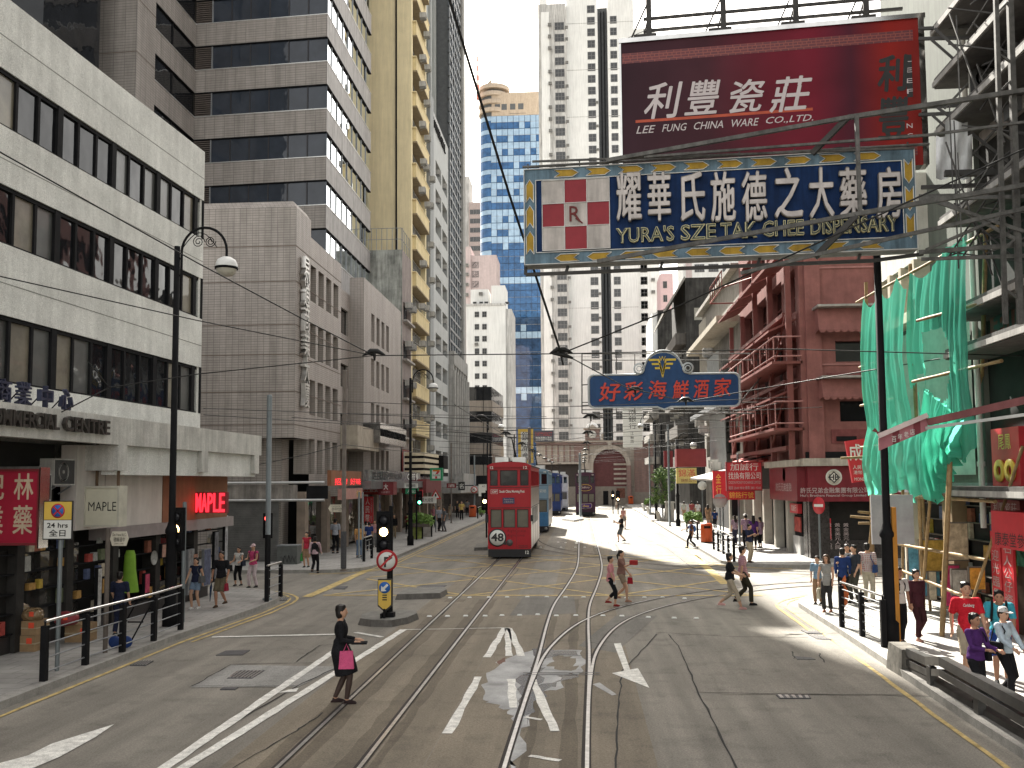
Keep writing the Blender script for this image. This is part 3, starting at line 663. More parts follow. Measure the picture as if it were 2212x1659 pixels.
# south face, upper mass overhanging a recessed base
wall_holes(mb, fst, 0, WT, zov, zc, [], .1, TAN); mb.poly([fst.p(0, zov, 0), fst.p(WT, zov, 0), fst.p(WT, zov, -1.4), fst.p(0, zov, -1.4)], TAND)
wall_holes(mb, fst, 0, WT-1.0, .1, zov, [], .1, TAN, d=-1.3)
mb.poly([ft.p(.0, zov, 0), ft.p(s671, zov, 0), ft.p(s671, zov, -1.2), ft.p(0, zov, -1.2)][::-1], TAND); ft.box(mb, 1.31, s671, .1, zov, -1.2, -1.0, TAND)
mb.hexa([(XT, YT, zc-.0), (XT, YT+s671, zc), (-30, YT+s671, zc), (-30, YT, zc), (XT-.25, YT+.25, zc+.35), (XT-.25, YT+s671, zc+.35), (-30, YT+s671, zc+.35), (-30, YT+.25, zc+.35)], TAND)
mb.poly([ft.p(s671, zst, 0), ft.p(s671, zc, 0), ft.p(s671, zc, -17), ft.p(s671, zst, -17)][::-1], TAND)
ft.box(mb, s671+.01, smid[0]-.03, zst-.4, zst-.01, -18, -.76, TAND); ft.box(mb, smid[0]-.02, ST-.01, zst-.9, zst-.61, -18, -1.2, TAND)
mb.obj('wall', B2)
mb = MB()
for v in (534, 610, 703, 767, 847, 948 - 30): z = fst.s_of(500, v)[1]; fst.box(mb, 0, WT+.01, z-.02, z+.02, -.02, .012, TRIM); ft.box(mb, 0, smid[0]-.03, z-.02, z+.02, -.02, .012, TRIM)
mb.obj('wall_joints', B2)
mb = MB(); ft.box(mb, 1.5, ST-.2, .1, zst-1, -12, -1.4, DARKIN); mb.obj('interior', B2)
for h in holes:
    P = MB(); ft.quad(P, h[0], h[1], h[2], h[3], -.72, M('slot panel', (.24, .195, .17), rough=.7, streak=.3)); P.obj('window', B2)
for h in mh: window(ft, h[0], h[1], h[2], h[3], 1.05, B2, BLK, glass_mat('bronze glass', (.055, .05, .045), wob=.5), cols=3)
SILV = M('silver letters', (.5, .49, .47), rough=.3, metal=.85, var=.2)
for ch, v in zip('易通商業大廈', (584, 635, 689, 742, 799, 852)):
    s_, z_ = ft.s_of(652, v); mb = MB(); put_text(mb, ft, ch, s_-.42, s_+.42, z_-.62, z_+.62, .06, SILV, ext=.2, off=.012); mb.obj('character', B2)
# its dark sign box over the doorway and the shops on the ground floor
mb = MB(); sa, sb = ft.s_of(818, 900)[0], ft.s_of(838, 900)[0]
ft.box(mb, smid[0]+.3, smid[1]+.3, 5.6, 6.9, -.9, .9, M('beige lintel', (.42, .37, .30), rough=.7, streak=.2)); mb.obj('porch', B2)
mb = MB(); ft.box(mb, smid[1]-1.2, sg2[1]-1, 6.1, 7.3, .25, 1.3, M('chrome sign', (.25, .25, .25), rough=.2, metal=.9, var=.6, scale=3)); put_text(mb, ft, 'INTERNATIONAL', smid[1]-1.0, sg2[1]-1.2, 6.5, 6.95, 1.31, BLK, ext=.05); mb.obj('sign_box', B2)
# ---- banded office tower set back behind it
BAND = tile_mat('tower band tile', (.295, .268, .247), (.135, .122, .112), .62, .16, mortar=.012, var=.06, streak=.28)
BANDS = M('tower band street', (.33, .315, .305), rough=.6, var=.14, streak=.3, scale=2)
XW = -15.6; fw = FR((XW, 56.9), (0, 1)); YW = 56.9; SW = fw.s_of(801, 300)[0]; fsw = FR((XW, YW), (1, -.075)); 
B3 = thing('office_tower', 'tall office tower of brown tiled bands and dark ribbon windows rising behind the tan block', 'building', (XW-8, 63, 0))
sre = fsw.s_of(419, 300)[0]; HT = 64.; zk0 = fsw.s_of(690, 495)[1]; hb, per = 1.5, 3.07
P0 = fsw.p(sre, 0, 0); fl = FR((P0.x, P0.y-10.5), (0, 1)); SL = 10.5; sl_n = fl.s_of(295, 100)[0]; fls = FR((fl.p(sl_n, 0).x, fl.p(sl_n, 0).y), (1, -.06))
mb = MB(); zs = [zk0 - 3.07 + per*k for k in range(0, 17)]
W2 = MB(); 
def banded(fr, a, b, mat):
    z = 12.
    for zt_ in zs: wall_holes(mb, fr, a, b, z, zt_-hb, [], .1, mat); fr.box(mb, a, b, zt_-hb-.05, zt_-hb, -.12, .03, ALU); fr.box(mb, a, b, zt_, zt_+.06, -.12, .02, BLK); z = zt_
    fr.quad(mb, a, b, z, HT, 0, mat)
banded(fsw, sre, 0, BAND); banded(fw, 0, SW, BANDS); banded(fl, sl_n+2.3, SL, BAND)
fl.quad(mb, sl_n, sl_n+2.3, 10, HT, 0, BAND); wall_holes(mb, fls, -14, 0, 10, HT, [], .1, BAND)
for zt_ in zs: fls.box(mb, -14, 0, zt_-.9, zt_-.86, -.02, .012, TRIM); fl.box(mb, sl_n, sl_n+2.3, zt_-.9, zt_-.86, -.02, .012, TRIM)
mb.box(XW-20, XW-.5, YW+1.5, YW+SW, 10, HT-.5, DARKIN); mb.obj('wall', B3)
GLS = glass_mat('street glass', (.80, .86, .90), rough=.02, wob=.08, wscale=.25, metal=1., var=.06)
for i, zt_ in enumerate(zs):
    z0_ = zt_ - hb
    wm = MB(); n = 6; ws = fsw.s_of(455, 300)[0]; 
    wm.add([fsw.p(ws, z0_, -.1), fsw.p(0, z0_, -.1), fsw.p(0, zt_, -.1), fsw.p(ws, zt_, -.1)], [(0,1,2,3)], GLB)
    for k in range(1, n): x = ws*(1-k/n); fsw.box(wm, x-.04, x+.04, z0_, zt_, -.1, -.06, M('mullion dark', (.03, .03, .034), rough=.4))
    fsw.box(wm, ws-.05, ws+.02, z0_, zt_, -.1, -.02, GREYM); wm.obj('window', B3)
    lv = MB(); fsw.quad(lv, sre, ws, z0_, zt_, -.11, DARKIN)
    for k in range(11): zz = z0_ + (k+.5)*hb/11; lv.hexa([fsw.p(sre,zz-.05,-.1), fsw.p(ws-.06,zz-.05,-.1), fsw.p(ws-.06,zz-.04,-.02), fsw.p(sre,zz-.04,-.02), fsw.p(sre,zz+.0,-.1), fsw.p(ws-.06,zz+.0,-.1), fsw.p(ws-.06,zz+.015,-.02), fsw.p(sre,zz+.015,-.02)], M('louvre brown', (.12, .10, .09), rough=.6))
    lv.obj('louvre', B3)
    wm = MB(); np_ = 9
    for k in range(np_):
        x0, x1 = SW*k/np_, SW*(k+1)/np_; j = rs.uniform(-.012, .012); wm.add([fw.p(x0, z0_, -.1+j), fw.p(x1, z0_, -.1-j), fw.p(x1, zt_, -.1-j), fw.p(x0, zt_, -.1+j)], [(0,1,2,3)], GLS)
        if k: fw.box(wm, x0-.03, x0+.03, z0_, zt_, -.1, -.05, GREYM)
    wm.obj('window', B3)
    wm = MB(); fl.quad(wm, sl_n+2.3, SL, z0_, zt_, -.1, GLD); fl.box(wm, SL-3.3, SL-3.22, z0_, zt_, -.1, -.04, BLK); wm.obj('window', B3)
mb = MB(); mb.box(-40, -25.6, 42.5, 47.8, 8, 60, GLD); tag(mb.obj('glass_block', None, (-33, 45, 0)), 'black glass block cut by the top left corner behind the pale block', 'building')
# ---- yellow block, stained low block before it
YLW = M('yellow render', (.70, .60, .385), rough=.8, var=.07, scale=.8, streak=.10, fine=.10); YLD = M('yellow band', (.62, .51, .29), rough=.8, var=.12, streak=.2)
YY = 73.4; fy = FR((XT, YY), (0, 1)); fys = FR((-26, YY), (1, 0)); SY = fy.s_of(921, 600)[0]; HY = 58.
B4 = thing('yellow_block', 'tall narrow yellow block with balconies and air conditioners beside the office tower', 'building', (-18, 77, 0))
mb = MB(); mb.box(-26, XT-.9, YY, YY+SY, 4, HY, YLW); fys.quad(mb, 26+XT-.91, 26+XT, 4, HY, .003, YLW); fy.box(mb, 0, .5, 4, HY, -.9, -.002, YLW); fy.box(mb, SY-.5, SY-.002, 4, HY, -.9, -.002, YLW); mb.obj('wall', B4)
mb = MB(); p = AY(857, 200, YY-.1); mb.tube([(p.x, YY-.1, 20.5), (p.x-.1, YY-.1, 57)], .07, BLK); mb.obj('drain_pipe', B4)
YWIN = glass_mat('grey pane', (.10, .105, .11), wob=.3); zf = 4.6; fl_n = 0
while zf < 55:
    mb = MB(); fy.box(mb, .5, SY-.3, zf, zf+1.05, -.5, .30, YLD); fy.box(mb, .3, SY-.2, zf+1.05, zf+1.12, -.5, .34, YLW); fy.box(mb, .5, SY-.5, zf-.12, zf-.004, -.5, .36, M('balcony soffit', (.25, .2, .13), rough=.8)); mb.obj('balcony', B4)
    for k in range(2):
        window(fy, .7+k*(SY-1.4)/2, .7+(k+.92)*(SY-1.4)/2, zf+1.14, zf+2.6, .35, B4, M('old frame', (.2, .19, .17), rough=.6), YWIN, cols=4, rows=2, ft=.06, sub=True)
    rr = random.Random(fl_n)
    for k in range(3 if zf < 30 else 2):
        if rr.random() < .75: put_ac(fy.p(1.2 + k*2.2 + rr.uniform(-.3, .5), zf + rr.choice([1.6, 1.35, 2.0]), .46), fy.rz, 'boxy air conditioner hung on the yellow block among others like it', 'air conditioners on the yellow block')
    zf += 2.95; fl_n += 1
fo = FR((XT, 69.55), (0, 1)); SO = YY-69.6; zo = fo.s_of(862, 530)[1]
STAIN = M('stained render', (.36, .37, .34), rough=.9, var=.4, scale=1.1, streak=.5); MAUVE = M('mauve render', (.26, .22, .205), rough=.85, var=.15, streak=.3)
B5 = thing('stained_block', 'short block with a stained grey side wall and rooftop railing before the yellow block', 'building', (-16, 71.5, 0))
mb = MB(); holes = [(.45, SO-.35, 7.1+2.95*k, 8.5+2.95*k) for k in range(4)]
fso = FR((-22, 69.55), (1, 0)); fso.quad(mb, 0, 22+XT, 4, zo, 0, STAIN); wall_holes(mb, fo, 0, SO, 6.2, zo, holes, .3, MAUVE); mb.box(-22, XT-.35, 69.6, YY-.05, zo-.3, zo-.02, STAIN); mb.obj('wall', B5)
mb = MB(); fo.box(mb, 0, SO, 3.2, 6.15, -3, .02, M('dark red front', (.19, .035, .035), rough=.5, var=.15)); fo.box(mb, .6, SO-.8, 4.2, 6.0, -.2, .06, M('white notice', (.6, .62, .6), rough=.5, var=.3, scale=4)); mb.obj('red_front', B5)
mb = MB()
for k in range(9): x = -16.4 + k*.4; mb.tube([(x, 69.7, zo), (x, 69.7, zo+1.7)], .025, GREYM, 5)
for k in range(6): y = 69.7 + k*.7; mb.tube([(XT-.1, y, zo), (XT-.1, y, zo+1.7)], .025, GREYM, 5)
for z in (.85, 1.7): mb.tube([(-16.4, 69.7, zo+z), (XT-.1, 69.7, zo+z), (XT-.1, YY-.1, zo+z)], .025, GREYM, 5)
mb.obj('railing', B5)
for h in holes:
    window(fo, *h, .3, B5, BLK, YWIN, cols=4, rows=1, ft=.05)
    mb = MB(); fo.box(mb, h[0]-.2, h[1]+.2, h[2]-.16, h[2]-.01, -.1, .35, M('sill grey', (.3, .28, .26))); mb.obj('ledge', B5)
    for k in range(2): put_ac(fo.p(h[0]+.5+k*1.7, h[3]-.25, .1), fo.rz, 'boxy air conditioner hung on the short stained block', 'air conditioners on the stained block')
# ---- grey block with recessed paired openings
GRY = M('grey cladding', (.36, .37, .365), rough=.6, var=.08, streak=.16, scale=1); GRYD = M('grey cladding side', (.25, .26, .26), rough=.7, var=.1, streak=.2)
YG = 81.2; fg = FR((XT, YG), (0, 1)); SG = fg.s_of(969, 500)[0]; zg = fg.s_of(926, 215)[1]
B6 = thing('grey_block', 'grey clad block with recessed paired openings holding air conditioners', 'building', (-18, 87, 0))
holes = []; k = 0
while 5.2 + 2.72*k + 1.5 < zg - 3.5:
    z = 5.2 + 2.72*k; holes += [(SG*.36, SG*.36+SG*.26, z, z+1.45), (SG*.68, SG*.68+SG*.25, z, z+1.45)]; k += 1
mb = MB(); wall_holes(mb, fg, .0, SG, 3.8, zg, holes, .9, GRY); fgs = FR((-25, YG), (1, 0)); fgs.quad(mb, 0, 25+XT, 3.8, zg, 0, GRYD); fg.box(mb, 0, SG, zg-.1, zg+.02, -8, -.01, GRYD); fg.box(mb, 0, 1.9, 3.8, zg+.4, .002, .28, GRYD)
fg.box(mb, 0, SG, 3.8, zg-.2, -9, -.92, DARKIN); mb.obj('wall', B6)
for i, h in enumerate(holes):
    w_ = MB(); fg.quad(w_, h[0], h[1], h[2], h[3], -.88, GLD); w_.obj('window', B6)
    if i % 3 != 1: put_ac(fg.p((h[0]+h[1])/2, h[2]+.75, -.35), fg.rz, 'boxy air conditioner inside a recess of the grey block', 'air conditioners in the recesses of the grey block')
for i, ch in enumerate('COMMERCIAL'): mb = MB(); put_text(mb, fg, ch, 2.6+i*.85, 3.2+i*.85, zg-1.5, zg-.7, .03, BLK, ext=.1); mb.obj('letter', B6)
# ---- grey green tower, dark grid tower
B7 = thing('grey_green_tower', 'grey green tower with blue windows rising behind the grey block', 'building', (-20, 88, 0)); XS = -14.4
f7 = FR((XS, 83.), (0, 1)); S7 = 11.5; GG = M('grey green panel', (.24, .255, .245), rough=.5, var=.12, streak=.15); holes = [(2.2, 6.2, z, z+3.2) for z in [30+5.2*k for k in range(8)]]
mb = MB(); wall_holes(mb, f7, 0, S7, 20, 74, holes, .2, GG); FR((-28, 83.), (1, 0)).quad(mb, 0, 28+XS, 20, 74, 0, M('tower side', (.34, .345, .34), rough=.6, streak=.15)); mb.box(-28, XS-.3, 83.2, 83+S7, 20, 73.8, GG)
for x in (2.0, 6.4, 9.0): f7.box(mb, x-.12, x+.12, 20, 74, -.1, .25, GRY)
mb.obj('wall', B7); BLUEG = glass_mat('blue grey glass', (.06, .10, .145), wob=.2)
for h in holes: window(f7, *h, .2, B7, GRYD, BLUEG, cols=2, rows=3, sub=True)
B8 = thing('dark_grid_tower', 'slim dark tower with a shiny window grid above tall stone arches', 'building', (-18, 100, 0)); Y8 = YG+SG+.05
f8 = FR((XT+.05, Y8), (0, 1)); S8 = f8.s_of(1000, 500)[0]; STONE = M('grey stone', (.30, .295, .28), rough=.8, var=.15, streak=.3)
DG = glass_mat('bright grid glass', (.16, .19, .22), rough=.03, wob=.25, metal=.7, wscale=.5)
mb = MB(); mb.box(-30, XT-.1, Y8+.1, Y8+S8, 4, 68, M('dark cladding', (.09, .095, .1), rough=.4, var=.2)); FR((-30, Y8), (1, 0)).quad(mb, 0, 30+XT, 36, 68, 0, M('dark cladding', None))
f8.box(mb, S8*.82, S8, 4, 68, -.1, .3, STONE); mb.obj('wall', B8)
zz = 17.; k = 0
while zz < 66:
    wm = MB(); n = 5; f8.box(wm, 0, S8*.82, zz+1.0, zz+1.25, -.1, .1, M('spandrel', (.11, .12, .13), rough=.35, metal=.5))
    for i in range(n):
        x0, x1 = S8*.82*i/n, S8*.82*(i+1)/n; f8.quad(wm, x0+.12, x1-.12, zz, zz+1.0, .02, DG if (i*7+k*3) % 4 else GLD); f8.box(wm, x0-.12, x0+.12, zz, zz+1.0, -.1, .12, M('spandrel', None))
    wm.obj('window', B8); zz += 1.25; k += 1
mb = MB(); f8.box(mb, 0, S8, 15.6, 17., -1, .5, STONE)
for i in range(7):
    x = S8*i/6; f8.box(mb, x-.32, x+.32, 4.0, 15.6, -.5, .45, STONE); mb.tube([f8.p(x, 4.5, .5), f8.p(x, 15, .5)], .18, STONE, 8)
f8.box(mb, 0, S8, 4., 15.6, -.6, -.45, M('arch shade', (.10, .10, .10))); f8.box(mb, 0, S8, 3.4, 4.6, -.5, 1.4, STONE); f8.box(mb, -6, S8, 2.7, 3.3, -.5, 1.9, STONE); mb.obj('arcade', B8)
# ---- black banded block with its corner to the street
B9 = thing('black_banded_block', 'low block of alternating black glass and beige bands with its corner towards the street', 'building', (-14, 112, 0)); Y9 = 110.
xa, xb = AY(996, 900, Y9).x, AY(1061, 900, Y9).x; z9 = AY(1030, 836, Y9).z; f9 = FR((xa-8, Y9), (1, 0)); f9s = FR((xb, Y9), (.03, 1)); w9 = xb-xa+8; BEI = M('beige band', (.30, .26, .22), rough=.7, var=.1, streak=.2)
mb = MB(); DKR9 = M('dim shopfront', (.07, .06, .055), rough=.6, var=.5, scale=1.5); BG9 = glass_mat('black band glass', (.012, .013, .015), wob=.1); hb9 = 2.15; z = z9; cols9 = []
for i in range(4): cols9.append((z-hb9*(i+.0)-1.1 if False else 0))
zz = z9; top = True
while zz > 2.5:
    h_ = 1.25 if not top else 1.6; f9.box(mb, 0, w9, max(zz-h_, 2.5), zz, -8, .06, BG9 if True else BEI); f9s.box(mb, .07, 12, max(zz-h_, 2.5), zz, -8, .06, BG9); zz -= h_; top = False
    f9.box(mb, 0, w9, max(zz-1.25, 2.4), zz-.004, -8, .12, BEI); f9s.box(mb, .13, 12, max(zz-1.25, 2.4), zz-.004, -8, .12, BEI); zz -= 1.25
mb.obj('wall', B9)
mb = MB(); 
for k in range(10): f9.box(mb, w9*.2+k*w9*.08, w9*.2+k*w9*.08+.06, 3, z9, .121, .15, BLK) if k in (0, 9) else None
mb.obj('mullion', B9)
mb = MB(); f9.box(mb, 0, w9, .1, 2.5, -7, -.3, DKR9); f9s.box(mb, .3, 12, .1, 2.5, -7, -.3, DKR9); f9.box(mb, -14, 0, .1, 12, -7, -.4, DKR9); mb.obj('shopfront', B9)
# ================================================================== far end of the street
WHT = M('white tower render', (.74, .74, .72), rough=.8, var=.06, scale=.3, streak=.10); WHS = M('stained tower render', (.56, .55, .53), rough=.85, var=.15, scale=.4, streak=.42)
PNK = M('pink render', (.52, .43, .42), rough=.8, var=.07, streak=.1); FWIN = glass_mat('far window', (.05, .052, .055), wob=.1, rough=.15); FFR = M('far frame', (.16, .16, .16), rough=.6); DKR = M('dark recess', (.10, .105, .11), rough=.8)
def ux(u, Y): return AY(u, 1000, Y).x
def vz(v, Y): return AY(1200, v, Y).z
Yt = 205.; fl0 = 2.69
def tower(name, label, u0, u1, vtop, Y, mat, deep=16, cat='building', sidemat=None):
    t = thing(name, label, cat, ((ux(u0,Y)+ux(u1,Y))/2, Y+deep/2, 0)); fr = FR((ux(u0,Y), Y), (1, 0)); return t, fr, ux(u1,Y)-ux(u0,Y), vz(vtop, Y)
# stained left tower
T1, fr, wd, hz = tower('residential_tower', 'tall stained white tower with one column of wide windows beside the blue glass tower', 1171, 1233, 8, Yt, WHS)
px = lambda u: ux(u, Yt) - ux(1171, Yt)
mb = MB(); fr.box(mb, 0, wd, 2, hz, -14, 0, WHS); fr.box(mb, .4, 1.9, 2, hz+1.6, -8, .0-.01, WHT); fr.box(mb, px(1178), px(1196), 2, hz-2, 0, .35, WHT); mb.obj('wall', T1)
hs_ = [10 + fl0*k for k in range(36)]
for k, z in enumerate(hs_): window(fr, px(1208), px(1229), z, z+1.75, -.06, T1, FFR, FWIN, cols=3, rows=2, ft=.09, sub=False)
for k, z in enumerate(hs_[::1]):
    if (k*5) % 7 < 5: put_ac(fr.p(px(1197), z+1.0, .4), 0, 'small air conditioner on the stained far tower', 'air conditioners on the stained far tower', sc=1.25)
    if (k*3) % 5 < 3: put_ac(fr.p(px(1229.5)+.5, z+.4, .1), 0, 'small air conditioner on the stained far tower', 'air conditioners on the stained far tower', sc=1.1)
T2, fr, wd, hz = tower('residential_tower', 'tall clean white tower split by one dark vertical recess, rising behind the billboard', 1233.3, 1433, -26, Yt+1.5, WHT)
Y2 = Yt+1.5; px = lambda u: ux(u, Y2) - ux(1233.3, Y2)
mb = MB(); fr.box(mb, 0, px(1304), 2, hz, -14, 0, WHT); fr.box(mb, px(1326), px(1385), 2, hz, -14, .003, WHT); fr.box(mb, px(1385)+.01, wd, 2, hz-10, -14, -.6, WHT); fr.box(mb, px(1304), px(1326), 2, hz-4, -14, -2.2, DKR)
for u in (1312, 1319): fr.box(mb, px(u)-.1, px(u)+.1, 2, hz-5, -2.2, -1.9, BLK)
for k in range(0, 40, 4): fr.box(mb, 0, px(1304)-.01, 9.3+fl0*k, 9.42+fl0*k, 0, .03, WHS); fr.box(mb, px(1326)+.01, px(1385)-.01, 9.3+fl0*k, 9.42+fl0*k, .0, .035, WHS)
mb.obj('wall', T2)
for k in range(38):
    z = 9 + fl0*k; window(fr, px(1281), px(1298), z, z+1.75, -.07, T2, FFR, FWIN, cols=2, rows=2, ft=.09, sub=False)
    if k < 37: window(fr, px(1332), px(1347), z, z+1.75, -.07, T2, FFR, FWIN, cols=2, rows=2, ft=.09, sub=False)
    if k < 18: window(fr, px(1391), px(1406), z, z+1.75, .55, T2, FFR, FWIN, cols=2, rows=2, ft=.09, sub=False)
    if 2 < k < 20 and k % 3: put_ac(fr.p(px(1418), z+1, -.55), 0, 'small air conditioner on the clean white far tower', 'air conditioners on the white far tower', sc=1.3)
    if k < 30 and k % 2: put_ac(fr.p(px(1300.5), z+.8, .05), 0, 'small air conditioner on the clean white far tower', 'air conditioners on the white far tower', sc=.9)
# blue glass tower with beige crown
Yb = 240.; T3, fr, wd, hz = tower('glass_tower', 'blue mirrored glass tower with a rounded corner and beige crown', 1064, 1177, 246, Yb, None)
pxb = lambda u: ux(u, Yb) - ux(1064, Yb)
PALE = glass_mat('pale reflection glass', (.26, .36, .46), rough=.12, wob=.15, metal=.35, wscale=.35, var=.2); BLU = glass_mat('blue mirror glass', (.025, .085, .20), rough=.04, wob=.3, wscale=.3, var=.4, metal=.25); BLU2 = glass_mat('deep blue glass', (.02, .05, .11), rough=.05, wob=.3, wscale=.3, var=.4, metal=.2)  # white reflections on the tower are put into the pale pane colour
BGE = M('beige crown', (.43, .35, .27), rough=.8, var=.1, streak=.15)
mb = MB(); fr.box(mb, .1, wd, 4, hz, -18, -.15, BLU2); arcp = [Vector((fr.o.x - 3.2*sin(radians(a)), Yb + 3.2 - 3.2*cos(radians(a)), 0)) for a in range(0, 91, 15)]
mb.prism([p + Vector((.15, .2, 4)) for p in arcp] + [Vector((fr.o.x+.15, Yb+12, 4)), ], (0, 0, hz-4), BLU2); mb.obj('core', T3)
rg = random.Random(5); nfl = int((hz-20)/3.55)
for k in range(nfl):
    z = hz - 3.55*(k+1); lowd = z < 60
    wm = MB(); cols = 9; colx = [wd*i/cols for i in range(cols+1)]
    for i in range(cols):
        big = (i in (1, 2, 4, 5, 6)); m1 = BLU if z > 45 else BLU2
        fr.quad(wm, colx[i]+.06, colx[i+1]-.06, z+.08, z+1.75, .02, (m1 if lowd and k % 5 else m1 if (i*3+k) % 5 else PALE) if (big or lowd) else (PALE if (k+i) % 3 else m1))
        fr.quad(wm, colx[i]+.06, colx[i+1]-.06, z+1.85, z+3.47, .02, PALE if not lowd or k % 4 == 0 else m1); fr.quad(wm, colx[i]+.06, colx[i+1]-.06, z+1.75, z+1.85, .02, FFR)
    for j in range(len(arcp)-1):
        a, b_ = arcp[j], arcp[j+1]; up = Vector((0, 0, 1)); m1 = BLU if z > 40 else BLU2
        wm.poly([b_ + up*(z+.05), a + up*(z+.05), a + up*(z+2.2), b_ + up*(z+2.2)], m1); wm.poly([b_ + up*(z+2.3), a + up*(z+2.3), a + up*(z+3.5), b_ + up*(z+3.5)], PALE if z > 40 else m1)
    wm.obj('window', T3)
mb = MB(); zc0, zc1 = hz+.02, vz(196, Yb); fr.box(mb, pxb(1066), wd+4, zc0, zc1, -16, -.1, BGE)
for u in (1079, 1094, 1113, 1131): fr.quad(mb, pxb(u)-.7, pxb(u)+.7, zc1-4.6, zc1-3, -.08, DKR)
fr.box(mb, pxb(1106), pxb(1142), zc0+.5, zc1-5.6, -.1, .02, M('crown louvre', (.22, .21, .2), rough=.7))
for zq in (zc0+1.2, zc0+3.4, zc0+5.6, zc0+7.6): mb.lathe([(4.1, zq), (4.1, zq+1.1), (0.1, zq+1.1)], (fr.o.x+.6, Yb+3.6, 0), BGE, 24); mb.lathe([(.1, zq-.01), (4.1, zq-.01)], (fr.o.x+.6, Yb+3.6, 0), BGE, 24)
mb.lathe([(3.5, zc0), (3.5, zc1+1)], (fr.o.x+.6, Yb+3.7, 0), DKR, 20)
mb.prism([fr.p(pxb(1041), zc1-.2, -1.5), fr.p(pxb(1064), zc1-.2, -1.5), fr.p(pxb(1064), zc1+4.4, -1.5), fr.p(pxb(1041), zc1+1.6, -1.5)], (0, 5, 0), BGE); mb.obj('crown', T3)
mb = MB(); p = AY(1032.5, 215, Yb-.5); zt_ = vz(92, Yb); RW = [M('spire red', (.55, .22, .17), rough=.6), M('spire white', (.7, .66, .62), rough=.6)]
for i in range(10): a = p.z + (zt_-p.z-2)*i/10; mb.lathe([(.45-.025*i, a), (.43-.025*i, a+(zt_-p.z-2)/10)], (p.x, p.y, 0), RW[i % 2], 8)
mb.lathe([(.2, zt_-2), (.02, zt_)], (p.x, p.y, 0), RW[1], 8); mb.obj('spire', T3)
# white slab block, pink block, far estate
Yf = 150.; T4, fr, wd, hz = tower('white_slab_block', 'plain white block with few small windows and stepped roof huts', 1008, 1094, 622+34, Yf, WHT); pf = lambda u: ux(u, Yf) - ux(1008, Yf)
mb = MB(); fr.box(mb, 0, wd, 2, hz, -9, 0, WHT); fr.box(mb, wd+.01, pf(1107), 2, hz-.6, -9, -.5, WHS); fr.box(mb, pf(1017), pf(1056), hz, vz(620, Yf), -5, -.6, WHT); fr.box(mb, pf(1063), pf(1093), hz, vz(613, Yf), -6, -.3, WHT); fr.box(mb, -.2, wd+.1, hz-.1, hz+.25, -.3, .15, WHS); mb.obj('wall', T4)
for v in (676, 703, 729, 756, 783, 810, 836):
    for u in (1031.5, 1048): z = vz(v, Yf); window(fr, pf(u)-.36, pf(u)+.36, z-.45, z+.45, -.07, T4, FFR, FWIN, cols=2, rows=2, ft=.05, sub=False)
for u in (1027, 1041, 1052, 1097): z = vz(651, Yf); window(fr, pf(u)-.3, pf(u)+.3, z-.2, z+.2, -.05 if u < 1090 else .45, T4, FFR, FWIN, cols=1, ft=.04, sub=False)
for u, v in ((1031, 741), (1040, 630)): put_ac(fr.p(pf(u), vz(v, Yf), .05 if v > 650 else -.55), 0, 'small air conditioner on the plain white far block', 'air conditioners on the plain white block')
Yp = 175.; T5, fr, wd, hz = tower('pink_block', 'pale pink stepped block behind the plain white block', 1003, 1039, 545, Yp, PNK); pf = lambda u: ux(u, Yp) - ux(1003, Yp)
mb = MB(); fr.box(mb, 0, pf(1018), 2, hz+1.5, -9, 0, PNK); fr.box(mb, pf(1018)+.01, wd+3, 2, hz, -9, -.9, PNK); mb.obj('wall', T5)
for v in (565, 585, 607, 629):
    window(fr, pf(1020), pf(1035), vz(v, Yp)-.7, vz(v, Yp)+.5, .85, T5, FFR, FWIN, cols=4, ft=.06, sub=False)
    put_ac(fr.p(pf(1010), vz(v+4, Yp), .05), 0, 'small air conditioner on the pale pink block', 'air conditioners on the pink block', sc=1.2)
Ye = 300.; T6, fr, wd, hz = tower('estate_tower', 'distant pinkish grey estate tower between the dark grid tower and the blue glass tower', 998, 1046, 432, Ye, PNK)
mb = MB(); fr.box(mb, 0, wd*.35, 2, hz+9, -12, -1, WHS); fr.box(mb, wd*.35, wd, 2, hz, -12, 0, M('estate pink', (.40, .33, .31), rough=.8)); fr.box(mb, wd*.1, wd*.9, 2, hz-21, 0, 6, WHS); mb.obj('wall', T6)
for k in range(9):
    for c in range(4): window(fr, wd*(.4+.15*c), wd*(.4+.15*c)+1.3, hz-4-3*k, hz-2.4-3*k, -.07, T6, FFR, FWIN, cols=2, ft=.1, sub=False)
# sunlit blocks right of the white tower, between the signs
Yr = 165.; T7, fr, wd, hz = tower('pale_block', 'glaring white block with rows of windows under the blue and white sign', 1484, 1640, 380, Yr, WHT)
mb = MB(); fr.box(mb, 0, wd+9, 2, hz, -9, 0, WHT); fr.box(mb, .5, 1.5, 2, hz, 0, .2, PNK); mb.obj('wall', T7)
for k in range(6):
    for c in range(5): z = vz(595, Yr) + 2.9*(k-1); window(fr, 2.+c*2.4, 3.7+c*2.4, z, z+1.4, -.07, T7, FFR, FWIN, cols=4, ft=.06, sub=False)
T8, fr, wd, hz = tower('pink_block', 'slim rosy pink block right of the clean white tower', 1434, 1462, 596, 190., PNK)
mb = MB(); fr.box(mb, 0, wd, 2, hz, -9, 0, M('rosy render', (.58, .42, .43), rough=.8, var=.06)); fr.box(mb, 0, wd, hz-9, hz-7.4, 0, .2, M('rosy band', (.46, .3, .31), rough=.8)); mb.obj('wall', T8)
for k in range(5): window(fr, .5, 1.3, hz-3-2.8*k, hz-1.6-2.8*k, -.07, T8, FFR, FWIN, cols=2, ft=.06, sub=False)
